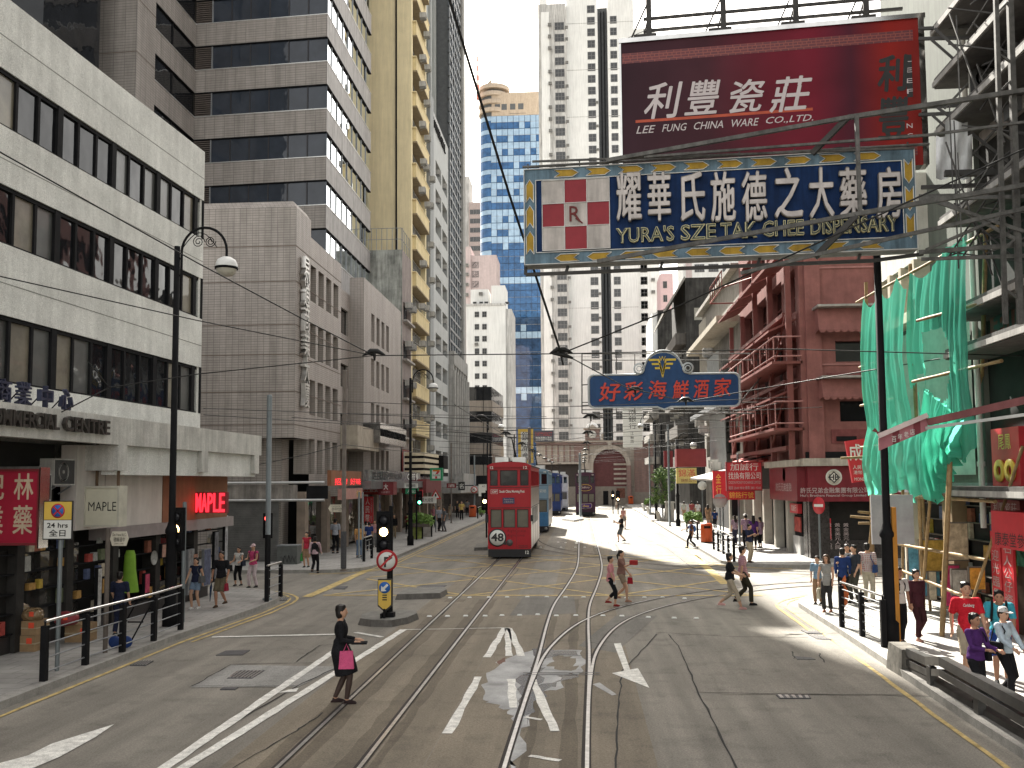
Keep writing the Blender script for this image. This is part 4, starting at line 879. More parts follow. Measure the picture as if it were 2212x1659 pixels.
# market hall with clock and arch closing the street
Ym = 150.; BRK = tile_mat('hall brick', (.24, .135, .115), (.22, .17, .15), .4, .15, mortar=.02, var=.15, streak=.2); CRM = M('hall cream', (.46, .40, .34), rough=.8, var=.1, streak=.25); MAR = M('hall maroon', (.13, .05, .05), rough=.7, var=.2)
HALL = thing('market_hall', 'brick hall with small domed clock turret and pale stone arch closing the street', 'building', (2, Ym+6, 0)); fr = FR((ux(1159, Ym), Ym), (1, 0)); ph = lambda u: ux(u, Ym) - ux(1159, Ym); W_ = ph(1470)
mb = MB(); fr.box(mb, 0, W_, 2, vz(954, Ym), -12, 0, CRM)
for i in range(8): x = ph(1180 + i*13) ; fr.box(mb, x-.14, x+.14, vz(998, Ym), vz(962, Ym), 0, .15, BRK)
fr.box(mb, ph(1240), ph(1262), vz(1000, Ym), vz(958, Ym), 0, .3, BRK); fr.box(mb, ph(1370), W_, 2, vz(960, Ym), 0, .3, BRK)
fr.box(mb, 0, ph(1262), 0.1, vz(1003, Ym), -11, .02, M('hall void', (.06, .05, .045), rough=.8)); fr.box(mb, 0, W_, vz(962, Ym), vz(956, Ym), -.2, .5, BRK); fr.box(mb, -.2, W_, vz(956, Ym)+.003, vz(953, Ym), -.2, .7, CRM); fr.box(mb, 0, ph(1262), vz(1003, Ym)+.003, vz(999, Ym), -.2, .8, CRM)
mb.obj('wall', HALL)
ca, zs_ = ph(1317), vz(1007, Ym); ro, ri = 3.25, 2.6
mb = MB(); n = 24
for i in range(n):
    a0, a1 = pi*i/n, pi*(i+1)/n
    mb.prism([fr.p(ca+ro*cos(a0), zs_+ro*sin(a0), .35), fr.p(ca+ro*cos(a1), zs_+ro*sin(a1), .35), fr.p(ca+ri*cos(a1), zs_+ri*sin(a1), .35), fr.p(ca+ri*cos(a0), zs_+ri*sin(a0), .35)], (0, -.45, 0), CRM)
fr.box(mb, ca-.3, ca+.3, zs_+ri-.1, zs_+ro+.5, .3, .95, CRM)
for q in (ca-ro-.05, ca+ri): fr.box(mb, q, q+.7, 1, zs_-.01, .25, .8, CRM if q < ca else BRK)
fr.box(mb, ca-ro-1.2, ca-ro-.06, zs_-.5, zs_+2.4, .25, .7, CRM); mb.obj('arch', HALL)
mb = MB(); mb.prism([fr.p(ca+ri*.99*cos(pi*i/16), zs_+ri*.99*sin(pi*i/16), .05) for i in range(17)], (0, -.15, 0), MAR); fr.box(mb, ca-ri, ca+ri-.02, 2.9, zs_-.01, .0, .2, MAR)
for i in range(5): fr.box(mb, ca+.6, ca+ri-.03, 3.2+i*.75, 3.5+i*.75, .2, .3, CRM)
fr.box(mb, 2.2, W_, .05, 2.9, -.2, .28, M('hall base', (.24, .21, .18), rough=.8, var=.15)); fr.box(mb, ca-1.1, ca-.3, .05, 2.2, .28, .32, BLK); fr.box(mb, ca+1.0, ca+2.3, 1.1, 2.6, .28, .34, M('hall poster', (.16, .07, .05), var=.6, scale=3)); mb.obj('arch_wall', HALL)
cx = ph(1280.5); zb_, zt_ = vz(952, Ym), vz(928, Ym)
mb = MB(); fr.box(mb, cx-1.15, cx+1.15, zb_, zt_, -2.4, .2, BRK); fr.box(mb, cx-1.4, cx+1.4, zt_, zt_+.18, -2.6, .4, CRM); mb.lathe([(.98, zt_+.18), (.95, zt_+.5), (.75, zt_+.85), (.4, zt_+1.05), (.02, zt_+1.12)], fr.p(cx, 0, -1.1), M('dome white', (.7, .69, .66), rough=.5), 20)
mb.prism([fr.p(cx-.75, zt_+.18, .45), fr.p(cx+.75, zt_+.18, .45), fr.p(cx, zt_+.75, .45)], (0, .3, 0), CRM); fr.box(mb, cx+1.4, cx+1.7, zb_, zb_+1.0, -1, .2, CRM); mb.obj('clock_turret', HALL)
mb = MB(); cc = fr.p(cx, vz(939.7, Ym), .22); mb.lathe([(.001, -.06), (.62, -.06), (.62, 0)], cc, M('clock white', (.72, .7, .64), rough=.4), 24, 'y')
for i in range(12): a = pi*i/6; mb.box(cc.x+.5*sin(a)-.025, cc.x+.5*sin(a)+.025, cc.y-.075, cc.y-.062, cc.z+.5*cos(a)-.05, cc.z+.5*cos(a)+.05, BLK)
mb.bar(cc+Vector((0,-.07,0)), cc+Vector((-.28,-.07,-.22)), .05, .02, BLK, up=(0,1,0)); mb.bar(cc+Vector((0,-.08,0)), cc+Vector((.12,-.08,.42)), .04, .02, BLK, up=(0,1,0)); mb.obj('clock', HALL)
# hanging signs far down the street
def panel_sign(name, label, u0, u1, v0, v1, Y, face, frame=None, texts=(), th=.3, rim=.08, cat='sign', posts=None, extra=None):
    """box sign standing square to the street; texts: (string, a0,a1 across, b0,b1 up (0..1), material, kwargs)"""
    tl, br = AY(u0, v0, Y), AY(u1, v1, Y); x0, x1, z1, z0 = tl.x, br.x, tl.z, br.z; t = thing(name, label, cat, ((x0+x1)/2, Y, z0)); fr = FR((x0, Y), (1, 0)); w_, h_ = x1-x0, z1-z0
    mb = MB(); mb.box(x0, x1, Y+.004, Y+th, z0, z1, frame or face)
    if rim: 
        for q in ((x0, x1, z0, z0+rim), (x0, x1, z1-rim, z1), (x0, x0+rim, z0+rim, z1-rim), (x1-rim, x1, z0+rim, z1-rim)): mb.box(q[0], q[1], Y-.04, Y+.0035, q[2], q[3], frame or face)
    mb.obj('frame', t)
    mb = MB(); mb.poly([(x0+rim, Y-.002, z0+rim), (x1-rim, Y-.002, z0+rim), (x1-rim, Y-.002, z1-rim), (x0+rim, Y-.002, z1-rim)], face); mb.obj('face', t)
    for (s, a0, a1, b0, b1, mt, k) in texts: mb = MB(); (vtext if k.pop('vert', False) else put_text)(mb, fr, s, w_*a0, w_*a1, z0+h_*b0, z0+h_*b1, .006, mt, **k); mb.obj('lettering', t)
    if posts:
        mb = MB()
        for (p, q, r) in posts: mb.tube([p, q], r, BLK, 6)
        mb.obj('bracket', t)
    return t, fr, (x0, x1, z0, z1)
SW_ = M('sign white', (.66, .66, .62), rough=.5, var=.06); SBK = M('sign black', (.03, .03, .03), rough=.5); SYE = M('sign yellow', (.62, .42, .08), rough=.5, var=.1); SRD = M('sign red', (.50, .035, .045), rough=.45, var=.10); SMR = M('sign maroon', (.19, .03, .035), rough=.5, var=.12); SBL = M('sign blue', (.03, .07, .19), rough=.5, var=.12); GLDT = M('gold lettering', (.72, .50, .09), rough=.4, var=.1); SGN = M('sign green', (.03, .25, .12), rough=.5)
panel_sign('hanging_sign', 'tall white hanging sign with dark vertical characters far down the street', 1345, 1388, 881, 966, 95., SW_, texts=[('南銀行', .3, .7, .45, .97, SBK, dict(vert=True)), ('江蘇路', .38, .56, .1, .4, SBK, dict(vert=True))], posts=[(AY(1345, 884, 95.1), AY(1600, 884, 96.), .06)])
panel_sign('hanging_sign', 'yellow framed hanging sign with two black characters left of the far tram wires', 1119, 1152, 927, 1000, 118., SW_, SYE, texts=[('鏡湖會', .25, .75, .03, .95, SBK, dict(vert=True))], rim=.35, posts=[(AY(1119, 930, 118.2), AY(1075, 930, 118.2), .06)])
panel_sign('rooftop_sign', 'dark sign board with red and white lettering above the hall cornice', 1153, 1196, 930, 954, 149., M('slate board', (.07, .07, .085), rough=.6), texts=[('HAYMARKET', .08, .92, .5, .85, M('dull red', (.35, .05, .05)), {}), ('四海酒樓大酒店', .1, .9, .1, .45, SW_, {})])
# ================================================================== right side buildings
XR = 10.4
def frR(x, y_far): return FR((x, y_far), (0, -1))
RC = M('raw concrete', (.30, .285, .26), rough=.85, var=.2, streak=.35, scale=1.5); RCD = M('near black concrete', (.055, .053, .05), rough=.9, var=.45, streak=.5, scale=.9); CORR = M('corrugated zinc', (.48, .50, .51), rough=.35, metal=.6, var=.15)  # the second concrete is near black with random streaks
def corr(mb, fr, s0, s1, z0, z1, d, mat, pitch=.28, amp=.06):
    n = max(2, int((s1-s0)/pitch*2)); pts = [(s0+(s1-s0)*i/n, d + (amp if i % 2 else 0)) for i in range(n+1)]
    mb.add([fr.p(s, z, dd) for z in (z0, z1) for s, dd in pts], [[i, i+1, n+2+i, n+1+i] for i in range(n)], mat)
# far blocks with near-black walls
def rblock(name, label, u0, v0, u1, mat, X=XR, cat='building', zmin=0.1, deep=14):
    Y0 = AX(u0, v0, X).y; z = AX(u0, v0, X).z; t = thing(name, label, cat, (X+deep/2, Y0, 0)); return t, Y0, z
K1, Y1, z1 = rblock('black_walled_block', 'black walled low block furthest down the right side', 1420, 670, 0, RCD)
mb = MB(); mb.box(XR, XR+14, Y1, Y1+12, 0.1, z1, RCD); mb.box(XR-.7, XR-.01, Y1+.2, Y1+12, z1-10, z1-.3, WHT); mb.obj('wall', K1)
mb = MB()
for k in range(4): mb.box(XR-1.3, XR-.02, Y1+.6, Y1+11, 6+3*k, 6.9+3*k, RC)
mb.obj('balcony', K1)
K2, Y2, z2 = rblock('black_walled_block', 'taller black walled block with roof canopy and small lit hatch', 1480, 600, 0, RCD)
mb = MB(); mb.box(XR, XR+14, Y2, Y2+14, 0.1, z2, RCD); mb.hexa([(XR-2.2,Y2-.3,z2-3.6),(XR,Y2-.3,z2-.1),(XR,Y2+12,z2-.1),(XR-2.2,Y2+12,z2-3.6),(XR-2.2,Y2-.3,z2-3.3),(XR-.1,Y2-.3,z2+.1),(XR-.1,Y2+12,z2+.1),(XR-2.2,Y2+12,z2-3.3)], RC); mb.obj('wall', K2)
fk = FR((XR, Y2), (1, 0)); mb = MB(); fk.box(mb, .8, 2.3, z2-4.2, z2-3.0, 0, .06, M('hatch', (.30, .29, .25), rough=.7)); mb.obj('hatch', K2)
mb = MB()
for i in range(7): fk.box(mb, 2+i*.32, 2.08+i*.32, z2-6.4, z2-6.3, 0, .05, SW_)
mb.obj('vent_row', K2)
fks = frR(XR, Y2+14)
mb = MB()
for k in range(5): fks.box(mb, .5, 13.5, 5+3*k, 6.1+3*k, 0, 1.0, M('dark balcony', (.12, .11, .10), rough=.8, streak=.3))
mb.obj('balcony', K2)
for k in range(4):
    for j in range(3): put_ac(fks.p(2+4*j, 7.4+3*k, .05), fks.rz, 'air conditioner on the taller black walled block', 'air conditioners on the sooty block')
# concrete block with slanting slabs seen in perspective
Yc0, Yc1 = 61.9, 80.5; K3 = thing('concrete_block', 'raw concrete block with thick projecting slabs and zinc sheets left of the pink building', 'building', (XR+6, 71, 0)); fk3 = frR(XR, Yc1); Lk = Yc1-Yc0; zk = 17.6
mb = MB(); wall_holes(mb, fk3, 0, Lk, 4.2, zk, [(2, Lk-1, 9.2, 11.4), (1, Lk-1, 5.6, 7.3)], .5, RC); mb.box(XR+.5, XR+13, Yc0+.02, Yc1, .1, zk-.3, RCD); FR((XR, Yc0), (1, 0)).quad(mb, 0, 13, .1, zk, 0, RC); FR((XR+13, Yc1), (-1, 0)).quad(mb, 0, 13, .1, zk, 0, RC)
mb.obj('wall', K3)
mb = MB(); fk3.box(mb, -.3, Lk, zk-.05, zk+.25, -.4, .5, RC); fk3.box(mb, 1.2, Lk, zk-3.6, zk-3.2, 0.002, 1.5, M('slab beige', (.40, .36, .29), rough=.8, var=.12, streak=.25)); fk3.box(mb, 1, Lk, 8.6, 8.95, .002, 1.3, GREYM); mb.obj('slab', K3)
for a, b in ((2, 6.4), (6.5, 11), (11.1, Lk-1)): window(fk3, a, b, 9.2, 11.4, .4, K3, BLK, GLD, cols=5, rows=1, ft=.06)
mb = MB(); corr(mb, fk3, 9.5, 15.2, 9.0, 12.6, .9, CORR); corr(mb, fk3, 8, 16, 4.3, 8.5, .62, CORR); corr(mb, fk3, 2, 6, 11.5, 16.5, .5, M('ribbed shutter', (.40, .38, .34), rough=.6)); mb.obj('zinc_sheets', K3)
for i, (s_, z_) in enumerate(((12.4, 4.9), (13.6, 4.7), (7.2, 7.6), (5., 8.2), (10.5, 13.1))): put_ac(fk3.p(s_, z_, .7), fk3.rz, 'air conditioner on the raw concrete block', 'air conditioners on the raw concrete block', sc=1.3)
# ---- pink corner building
PK = M('rose stucco', (.225, .092, .082), rough=.75, var=.2, scale=1.6, streak=.10, fine=.14); PKD = M('rose steel', (.175, .058, .05), rough=.6, var=.18, scale=2); PKL = M('rose ledge', (.34, .16, .145), rough=.7, var=.15, streak=.15)
YP = 44.5; B10 = thing('pink_corner_building', 'rose pink corner building with scalloped awnings and red steel frames over the street', 'building', (XR+7, 52, 0)); fp = frR(XR, 61.85); LP = 61.85-YP; fps = FR((XR, YP), (1, 0)); HP = 22.
zz = lambda v: fps.s_of(1780, v)[1]
sw = [(fps.s_of(1806, 800)[0], 10.5, zz(782), zz(737)), (fps.s_of(1815, 900)[0], 10.5, zz(911), zz(866))]
rec = [(fps.s_of(1797, 850)[0], 10.2, zz(846), zz(806)), (fps.s_of(1806, 950)[0], 10.2, zz(958), zz(928))]
sh = [(1.2+4.1*k, 4.6+4.1*k, z, z+2.1) for z in (5.4, 8.6, 11.8, 15, 18) for k in range(4)]
mb = MB(); wall_holes(mb, fps, 0, 16, 4.5, HP, [q for q in sw], .45, PK); wall_holes(mb, fp, 0, LP, 4.5, HP, sh, .5, PK); mb.box(XR+.5, XR+16, YP+.5, 61.8, .2, HP-.3, DARKIN)
fps.box(mb, .05, .75, 4.5, HP, .002, .18, PK); fp.box(mb, LP-.75, LP-.0, 4.5, HP, .002, .18, PK); fps.box(mb, 3.3, 3.5, zz(640), HP, .002, .12, PKL)
mb.obj('wall', B10)
mb = MB()
for r in rec: fps.box(mb, r[0]-.2, r[1]+.2, r[2], r[3], .003, .05, M('rose recess', (.19, .06, .058), rough=.8, var=.25, streak=.2)); fps.box(mb, r[0], r[0]+.9, r[2]+.1, r[2]+.32, .05, .1, BLK)
for v in (579, 788, 992): fps.box(mb, .76, 12, zz(v)-.03, zz(v)+.05, .002, .06, PKL)
mb.obj('spandrel', B10)
for q in sw: window(fps, q[0], q[1], q[2], q[3], .4, B10, BLK, GLD, cols=3, ft=.05)
for i, q in enumerate(sh): window(fp, q[0], q[1], q[2], q[3], .45, B10, PKD, GLD, cols=3, rows=2, ft=.08)
def awning(fr, s0, s1, ztop, zbot, dep, name='awning'):
    mb = MB(); n = int((s1-s0)/.32); w_ = (s1-s0)/n; fr.box(mb, s0-.1, s1, ztop, ztop+.10, 0.06, dep+.25, M('zinc flashing', (.34, .32, .30), rough=.5, metal=.3, streak=.2))
    top, mid = ztop-.01, zbot+.16
    vs = [fr.p(s0, top, .08), fr.p(s1, top, .08), fr.p(s1, mid, dep), fr.p(s0, mid, dep)]; mb.add([fr.p(s0, top, dep*.75), fr.p(s1, top, dep*.75), fr.p(s1, mid, dep), fr.p(s0, mid, dep)], [(3,2,1,0)], PK)
    mb.add([fr.p(s0, top, .08), fr.p(s0, top, dep*.75), fr.p(s0, mid, dep), fr.p(s0, mid-.1, .08)], [(0,1,2,3)], PK)
    for i in range(n):
        a = s0 + w_*i; pts = [fr.p(a, mid, dep)] + [fr.p(a + w_*(.5-.5*cos(pi*j/5)), mid - .15*sin(pi*j/5), dep) for j in range(1, 5)] + [fr.p(a+w_, mid, dep)]; mb.poly(pts, PK)
    return mb.obj(name, B10)
awning(fps, fps.s_of(1757, 690)[0], 10.5, zz(672), zz(726), 1.0); awning(fps, fps.s_of(1766, 840)[0], 10.5, zz(822), zz(868), 1.0)
# red steel frames, slanting shades and balcony rails on the street face
mb = MB()
for k in range(5):
    s_ = .4 + k*4.15; fp.box(mb, s_-.12, s_+.12, 4.6, 17.5 if k > 1 else 13.5, .5, .75, PKD)
for z in (5.2, 8.3, 11.5, 14.6): fp.box(mb, 0, LP-.8, z-.1, z+.1, .35, .8, PKD)
for k in range(4):
    for z in (8.3, 11.5): mb.bar(fp.p(.4+k*4.15, z-2.9, .7), fp.p(4.5+k*4.15, z, .72), .08, .08, PKD)
mb.obj('steel_frame', B10)
for z in (8.0, 11.2, 14.3):
    for k in range(4):
        a, b = .7+k*4.15, 4.3+k*4.15; sl = MB(); sl.hexa([fp.p(a, z-.55, 1.5), fp.p(b, z-.55, 1.5), fp.p(b, z, .2), fp.p(a, z, .2), fp.p(a, z-.45, 1.5), fp.p(b, z-.45, 1.5), fp.p(b, z+.1, .2), fp.p(a, z+.1, .2)], PKD); sl.obj('sun_shade', B10)
mb = MB()
for z in (6.3, 7.3, 9.4, 10.3): mb.tube([fp.p(4, z, 1.4), fp.p(LP+.2, z, 1.4), fp.p(LP+.3, z, .2)], .04, PKL, 6)
for i in range(9): s_ = 4 + i*(LP-4)/8; mb.tube([fp.p(s_, 6.2, 1.4), fp.p(s_, 7.3, 1.4)], .03, PKL, 5); mb.tube([fp.p(s_, 9.3, 1.4), fp.p(s_, 10.3, 1.4)], .03, PKL, 5)
for z in (6.1, 9.2): fp.box(mb, 4, LP, z-.12, z, .1, 1.5, PKD)
mb.tube([fp.p(1, 15, .5), fp.p(1, 15, 2.0), fp.p(6, 15, 2.0), fp.p(9, 15, .5)], .05, PKD, 6); mb.tube([fp.p(1, 16, 2), fp.p(6, 16, 2)], .05, PKD, 6)
for i in range(6): mb.tube([fp.p(1+i, 15, 2), fp.p(1+i, 16, 2)], .03, PKD, 5)
mb.obj('balcony_rails', B10)
# maroon fascia of the corner shop
HB = M('maroon fascia', (.17, .022, .03), rough=.4, var=.12, streak=.1); DGRAN = M('dark granite', (.05, .044, .042), rough=.25, var=.5, scale=9)
zf0, zf1 = zz(1083), zz(1007); x1 = 10.6
mb = MB(); fps.box(mb, -.15, x1, zf0, zf1, .05, .55, HB); fp.box(mb, LP-6.2, LP+.12, zf0, zf1, .05, .55, HB); mb.obj('shop_fascia', B10)
mb = MB(); fps.box(mb, -.4, x1, zf1+.004, zf1+.35, .0, .8, M('beige canopy edge', (.42, .38, .32), rough=.7, streak=.3)); fp.box(mb, LP-6.2, LP+.35, zf1+.004, zf1+.3, 0, .8, M('beige canopy edge', None)); fps.box(mb, -.1, x1, zz(990), zz(976), .002, .1, BLK); mb.obj('canopy', B10)
LT = M('sign lettering grey', (.42, .34, .33), rough=.5)
mb = MB(); sx = lambda u: fps.s_of(u, 1030)[0]; c = fps.p(sx(1794), zz(1031), .56); WR = M('logo white', (.66, .64, .58), rough=.5)
mb.lathe([(.001, -.03), (.36, -.03), (.36, 0)], c, WR, 28, 'y'); mb.lathe([(.001, -.036), (.30, -.036), (.30, -.03)], c, M('logo inner', (.50, .47, .40)), 28, 'y')
mb.prism([c + Vector((0,-.045,.27)), c + Vector((-.27,-.045,0)), c + Vector((0,-.045,-.27)), c + Vector((.27,-.045,0))], (0, .005, 0), SBK); mb.prism([c + Vector((0,-.05,.2)), c + Vector((-.2,-.05,0)), c + Vector((0,-.05,-.2)), c + Vector((.2,-.05,0))], (0, .004, 0), WR)
flg = FR((c.x, c.y-.052), (1, 0)); put_text(mb, flg, 'HB', -.21, .21, c.z-.13, c.z+.13, .002, SBK, off=.03); mb.obj('logo', B10)
mb = MB(); put_text(mb, fps, '許氏兄弟金融集團有限公司', sx(1722), sx(1868), zz(1065), zz(1053), .556, LT, off=.01); mb.obj('lettering', B10); mb = MB(); put_text(mb, fps, "Hui's Brothers Financial Group Limited", sx(1722), sx(1862), zz(1074), zz(1067), .556, LT, off=.01); mb.obj('lettering', B10)
mb = MB(); put_text(mb, fp, '許氏兄弟金融', LP-4.6, LP-1.0, zf0+.45, zf0+.85, .556, LT); mb.lathe([(.001,0),(.33,0),(.33,.03)], fp.p(LP-2.6, zf0+1.25, .55), LT, 20, 'x'); mb.obj('side_lettering', B10)
mb = MB(); fps.box(mb, 0, x1, .05, zf0, -.5, -.35, DGRAN); fp.box(mb, LP-1.2, LP, .05, zf0, -.4, 0, DGRAN); fps.box(mb, .41, .9, .05, zf0, -.35, 0, DGRAN); fps.box(mb, .9, x1, .05, .95, -.35, -.02, DGRAN)
for s_ in (3.2, 5.2, 7.4): fps.box(mb, s_-.05, s_+.05, .95, zf0, -.35, -.1, BLK)
mb.obj('shopfront', B10)
for a, b in ((.95, 3.15), (3.25, 5.15), (5.25, 7.35), (7.45, 10.5)):
    mb = MB(); fps.quad(mb, a, b, .96, zf0-.02, -.25, SHG); mb.obj('shop_window', B10)
mb = MB(); a, b = sx(1759), sx(1792); z0_, z1_ = fps.s_of(1760, 1192)[1], fps.s_of(1760, 1120)[1]; fps.quad(mb, a, b, 1.0, z1_, -.012, SRD)
for i in range(4): vtext(mb, fps, '黃金美元人民', a+.08+.38*i, a+.33+.38*i, z0_+.1, z1_-.2, -.008, LT)
mb.obj('rate_poster', B10)
mb = MB(); fp.box(mb, LP-3.6, LP-1.9, 2.1, 2.55, -.1, .1, SRD); put_text(mb, fp, '加誠行', LP-3.3, LP-2.2, 2.2, 2.5, .105, SW_); mb.obj('door_sign', B10)
mb = MB(); fp.box(mb, LP-3.5, LP-2.0, .1, 1.0, -.2, .0, WHS); fp.box(mb, LP-3.5, LP-2., 1.0, 2.0, -.22, -.1, BLK); fp.box(mb, LP-3.4, LP-2.1, 1.2, 1.9, -.1, -.05, M('door poster', (.3, .05, .04), var=.6, scale=5)); mb.obj('door', B10)
# light stone pillars of the shops further along
PIL = M('pale pillar', (.40, .38, .33), rough=.6, var=.12, streak=.15)
for i in range(7): y = 48.6 + i*3.1; mb = MB(); mb.box(XR-.1, XR+.35, y, y+.5, .1, 3.2, PIL); mb.obj('pillar', B10)
mb = MB(); mb.box(XR+.4, XR+.6, 48, 62, .1, 4.4, DARKIN); mb.obj('arcade_wall', B10)
# ---- grey green block and dark block at the right edge
XG = 9.9; YG0, YG1 = 24.0, 30.6; GGB = M('sage render', (.135, .148, .13), rough=.85, var=.12, scale=1.1, streak=.18, fine=.12)
B11 = thing('sage_block', 'grey green rendered block behind the green netting at the right', 'building', (XG+6, 28, 0)); fgb = frR(XG, YG1); Lg = YG1-YG0
mb = MB(); mb.box(XG, XG+13, YG0, YG1, 3.6, 42, GGB); mb.obj('wall', B11)
WFR = M('window band white', (.62, .61, .57), rough=.6, var=.1, streak=.15)
mb = MB(); fgb.box(mb, .05, 3.4, 9.9, 12.4, .002, .35, WFR); fgb.box(mb, .05, 3.6, 8.2, 8.5, .002, .5, M('beige frame', (.45, .40, .32), rough=.7))
for s_ in (.1, 1.1, 2.1, 3.2): fgb.box(mb, s_, s_+.22, 8.5, 9.9, .002, .45, M('beige frame', None))
fgb.box(mb, .3, 3.2, 8.5, 9.9, .003, .05, DKR); corr(mb, fgb, 1., Lg-.3, 3.8, 8.0, .15, M('shutter sheet', (.46, .45, .42), rough=.45, metal=.3), pitch=.22, amp=.05); mb.obj('window_band', B11)
mb = MB(); mb.tube([(XG-.12, YG0+.05, 2.5), (XG-.12, YG0+.05, 40)], .075, WFR, 8); 
for z in range(4, 40, 3): mb.tube([(XG-.12, YG0+.05, z), (XG-.12, YG0+.05, z+.12)], .1, WFR, 8)
mb.obj('drain_pipe', B11)
# arcade under it: stalls, goods, tan pillars
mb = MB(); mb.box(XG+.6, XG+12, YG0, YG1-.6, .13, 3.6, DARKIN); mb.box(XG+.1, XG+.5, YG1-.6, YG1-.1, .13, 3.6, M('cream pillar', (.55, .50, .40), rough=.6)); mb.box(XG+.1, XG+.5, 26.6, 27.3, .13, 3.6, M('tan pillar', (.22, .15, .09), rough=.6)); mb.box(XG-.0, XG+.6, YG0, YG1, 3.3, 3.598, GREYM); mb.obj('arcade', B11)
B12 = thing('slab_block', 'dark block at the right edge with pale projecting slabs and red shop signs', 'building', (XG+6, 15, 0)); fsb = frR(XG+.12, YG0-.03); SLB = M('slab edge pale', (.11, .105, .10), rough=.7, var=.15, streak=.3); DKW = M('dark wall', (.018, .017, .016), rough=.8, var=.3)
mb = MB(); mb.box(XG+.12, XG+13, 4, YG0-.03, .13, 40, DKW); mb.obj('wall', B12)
for v0 in (1060, 745, 655, 430, 210, 90, -40, -160):
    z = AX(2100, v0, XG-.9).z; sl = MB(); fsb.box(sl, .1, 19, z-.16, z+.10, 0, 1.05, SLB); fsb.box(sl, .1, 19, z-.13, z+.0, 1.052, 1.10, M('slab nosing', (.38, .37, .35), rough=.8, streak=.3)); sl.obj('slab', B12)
mb = MB(); fsb.box(mb, 1.0, 2.4, AX(2100, 640, XG).z-4.4, AX(2100, 640, XG).z, .002, .5, M('pale bay', (.5, .48, .45), rough=.7, streak=.2)) if False else None
a_, b_ = fsb.s_of(2150, 700)[0], 3.6; fsb.box(mb, a_, b_+2, AX(2150, 770, XG).z, AX(2150, 660, XG).z, .002, .12, M('faded red board', (.18, .03, .028), rough=.6, var=.2)); put_text(mb, fsb, '利豐', a_+.2, a_+2.2, AX(2150, 755, XG).z, AX(2150, 680, XG).z, .125, SBK, off=.03); mb.obj('wall_sign', B12)
mb = MB(); fsb.box(mb, .3, 2.8, 11.9, 14.6, .002, .1, M('pale wall patch', (.42, .38, .36), rough=.8, streak=.25)); fsb.box(mb, 1.9, 2.6, 11.9, 14.6, .11, .2, GREYM); mb.obj('pale_bay', B12)
mb = MB(); zc_ = [AX(2130, v, XG).z for v in (1070, 930)]; fsb.box(mb, .45, 1.9, zc_[0], zc_[1], .002, .2, SRD); 
for q in (.7, 1.25): mb.lathe([(.12, 0), (.26, 0), (.26, .05), (.12, .05)], fsb.p(q+.22, (zc_[0]+zc_[1])/2-.2, .26), GLDT, 20, 'x')
put_text(mb, fsb, '尾鳳', .85, 1.5, zc_[1]-.5, zc_[1]-.15, .21, GLDT); mb.obj('oval_sign', B12)
mb = MB(); zz2 = [AX(2140, v, XG).z for v in (1115, 1078)]; fsb.box(mb, .4, 1.9, zz2[0], zz2[1], .002, .25, SMR); put_text(mb, fsb, '利豐瓷莊', .55, 1.75, zz2[0]+.12, zz2[1]-.06, .256, LT)
zz3 = [AX(2180, v, XG).z for v in (1230, 1100)]; fsb.box(mb, 1.95, 9, zz3[0]+.6, zz3[1], .002, .9, SRD); put_text(mb, fsb, '康泰堂參茸海味', 2.1, 4.6, zz3[0]+.65, zz3[0]+.95, .906, SBK); mb.obj('shop_sign', B12)
mb = MB(); zq = [AX(2130, v, XG-.2).z for v in (1380, 1145)]; fsb.box(mb, .55, 1.05, zq[0], zq[1], .3, .36, SRD); fsb.box(mb, 1.15, 1.7, zq[0], zq[1]-.1, .3, .36, SRD); vtext(mb, fsb, '歡迎光臨零售批發', .62, .97, zq[0]+.1, zq[1]-.1, .366, LT); vtext(mb, fsb, '名人公仔瓷器精品', 1.22, 1.62, zq[0]+.1, zq[1]-.2, .366, LT); mb.obj('pillar_banner', B12)
mb = MB(); fsb.box(mb, .1, 4, .13, 3.2, -.1, .004, M('shop brown', (.13, .09, .065), rough=.6, var=.4, scale=2)); fsb.box(mb, 3.2, 4.2, .13, 3.2, .005, .4, DKW)
for i, cc_ in enumerate(((.3, .06, .05), (.35, .28, .06), (.05, .2, .12), (.4, .35, .3), (.35, .16, .05))): fsb.box(mb, .2+.5*i, .6+.5*i, 1.2+.25*(i % 3), 1.8+.25*(i % 3), .005, .06, M('goods%d' % i, cc_, var=.6, scale=6))
mb.obj('shopfront', B12)
# ================================================================== the big signs over the street
def frame_from(tl, tr, Yl, Yr):
    a, b = AY(tl[0], tl[1], Yl), AY(tr[0], tr[1], Yr); return FR((a.x, a.y), (b.x-a.x, b.y-a.y)), (Vector((b.x, b.y, 0))-Vector((a.x, a.y, 0))).length, a.z, b.z
STG = M('weathered steel', (.125, .122, .115), rough=.65, metal=.3, var=.4, scale=5, streak=.3); STD = M('dark steel', (.05, .048, .046), rough=.6, var=.3)
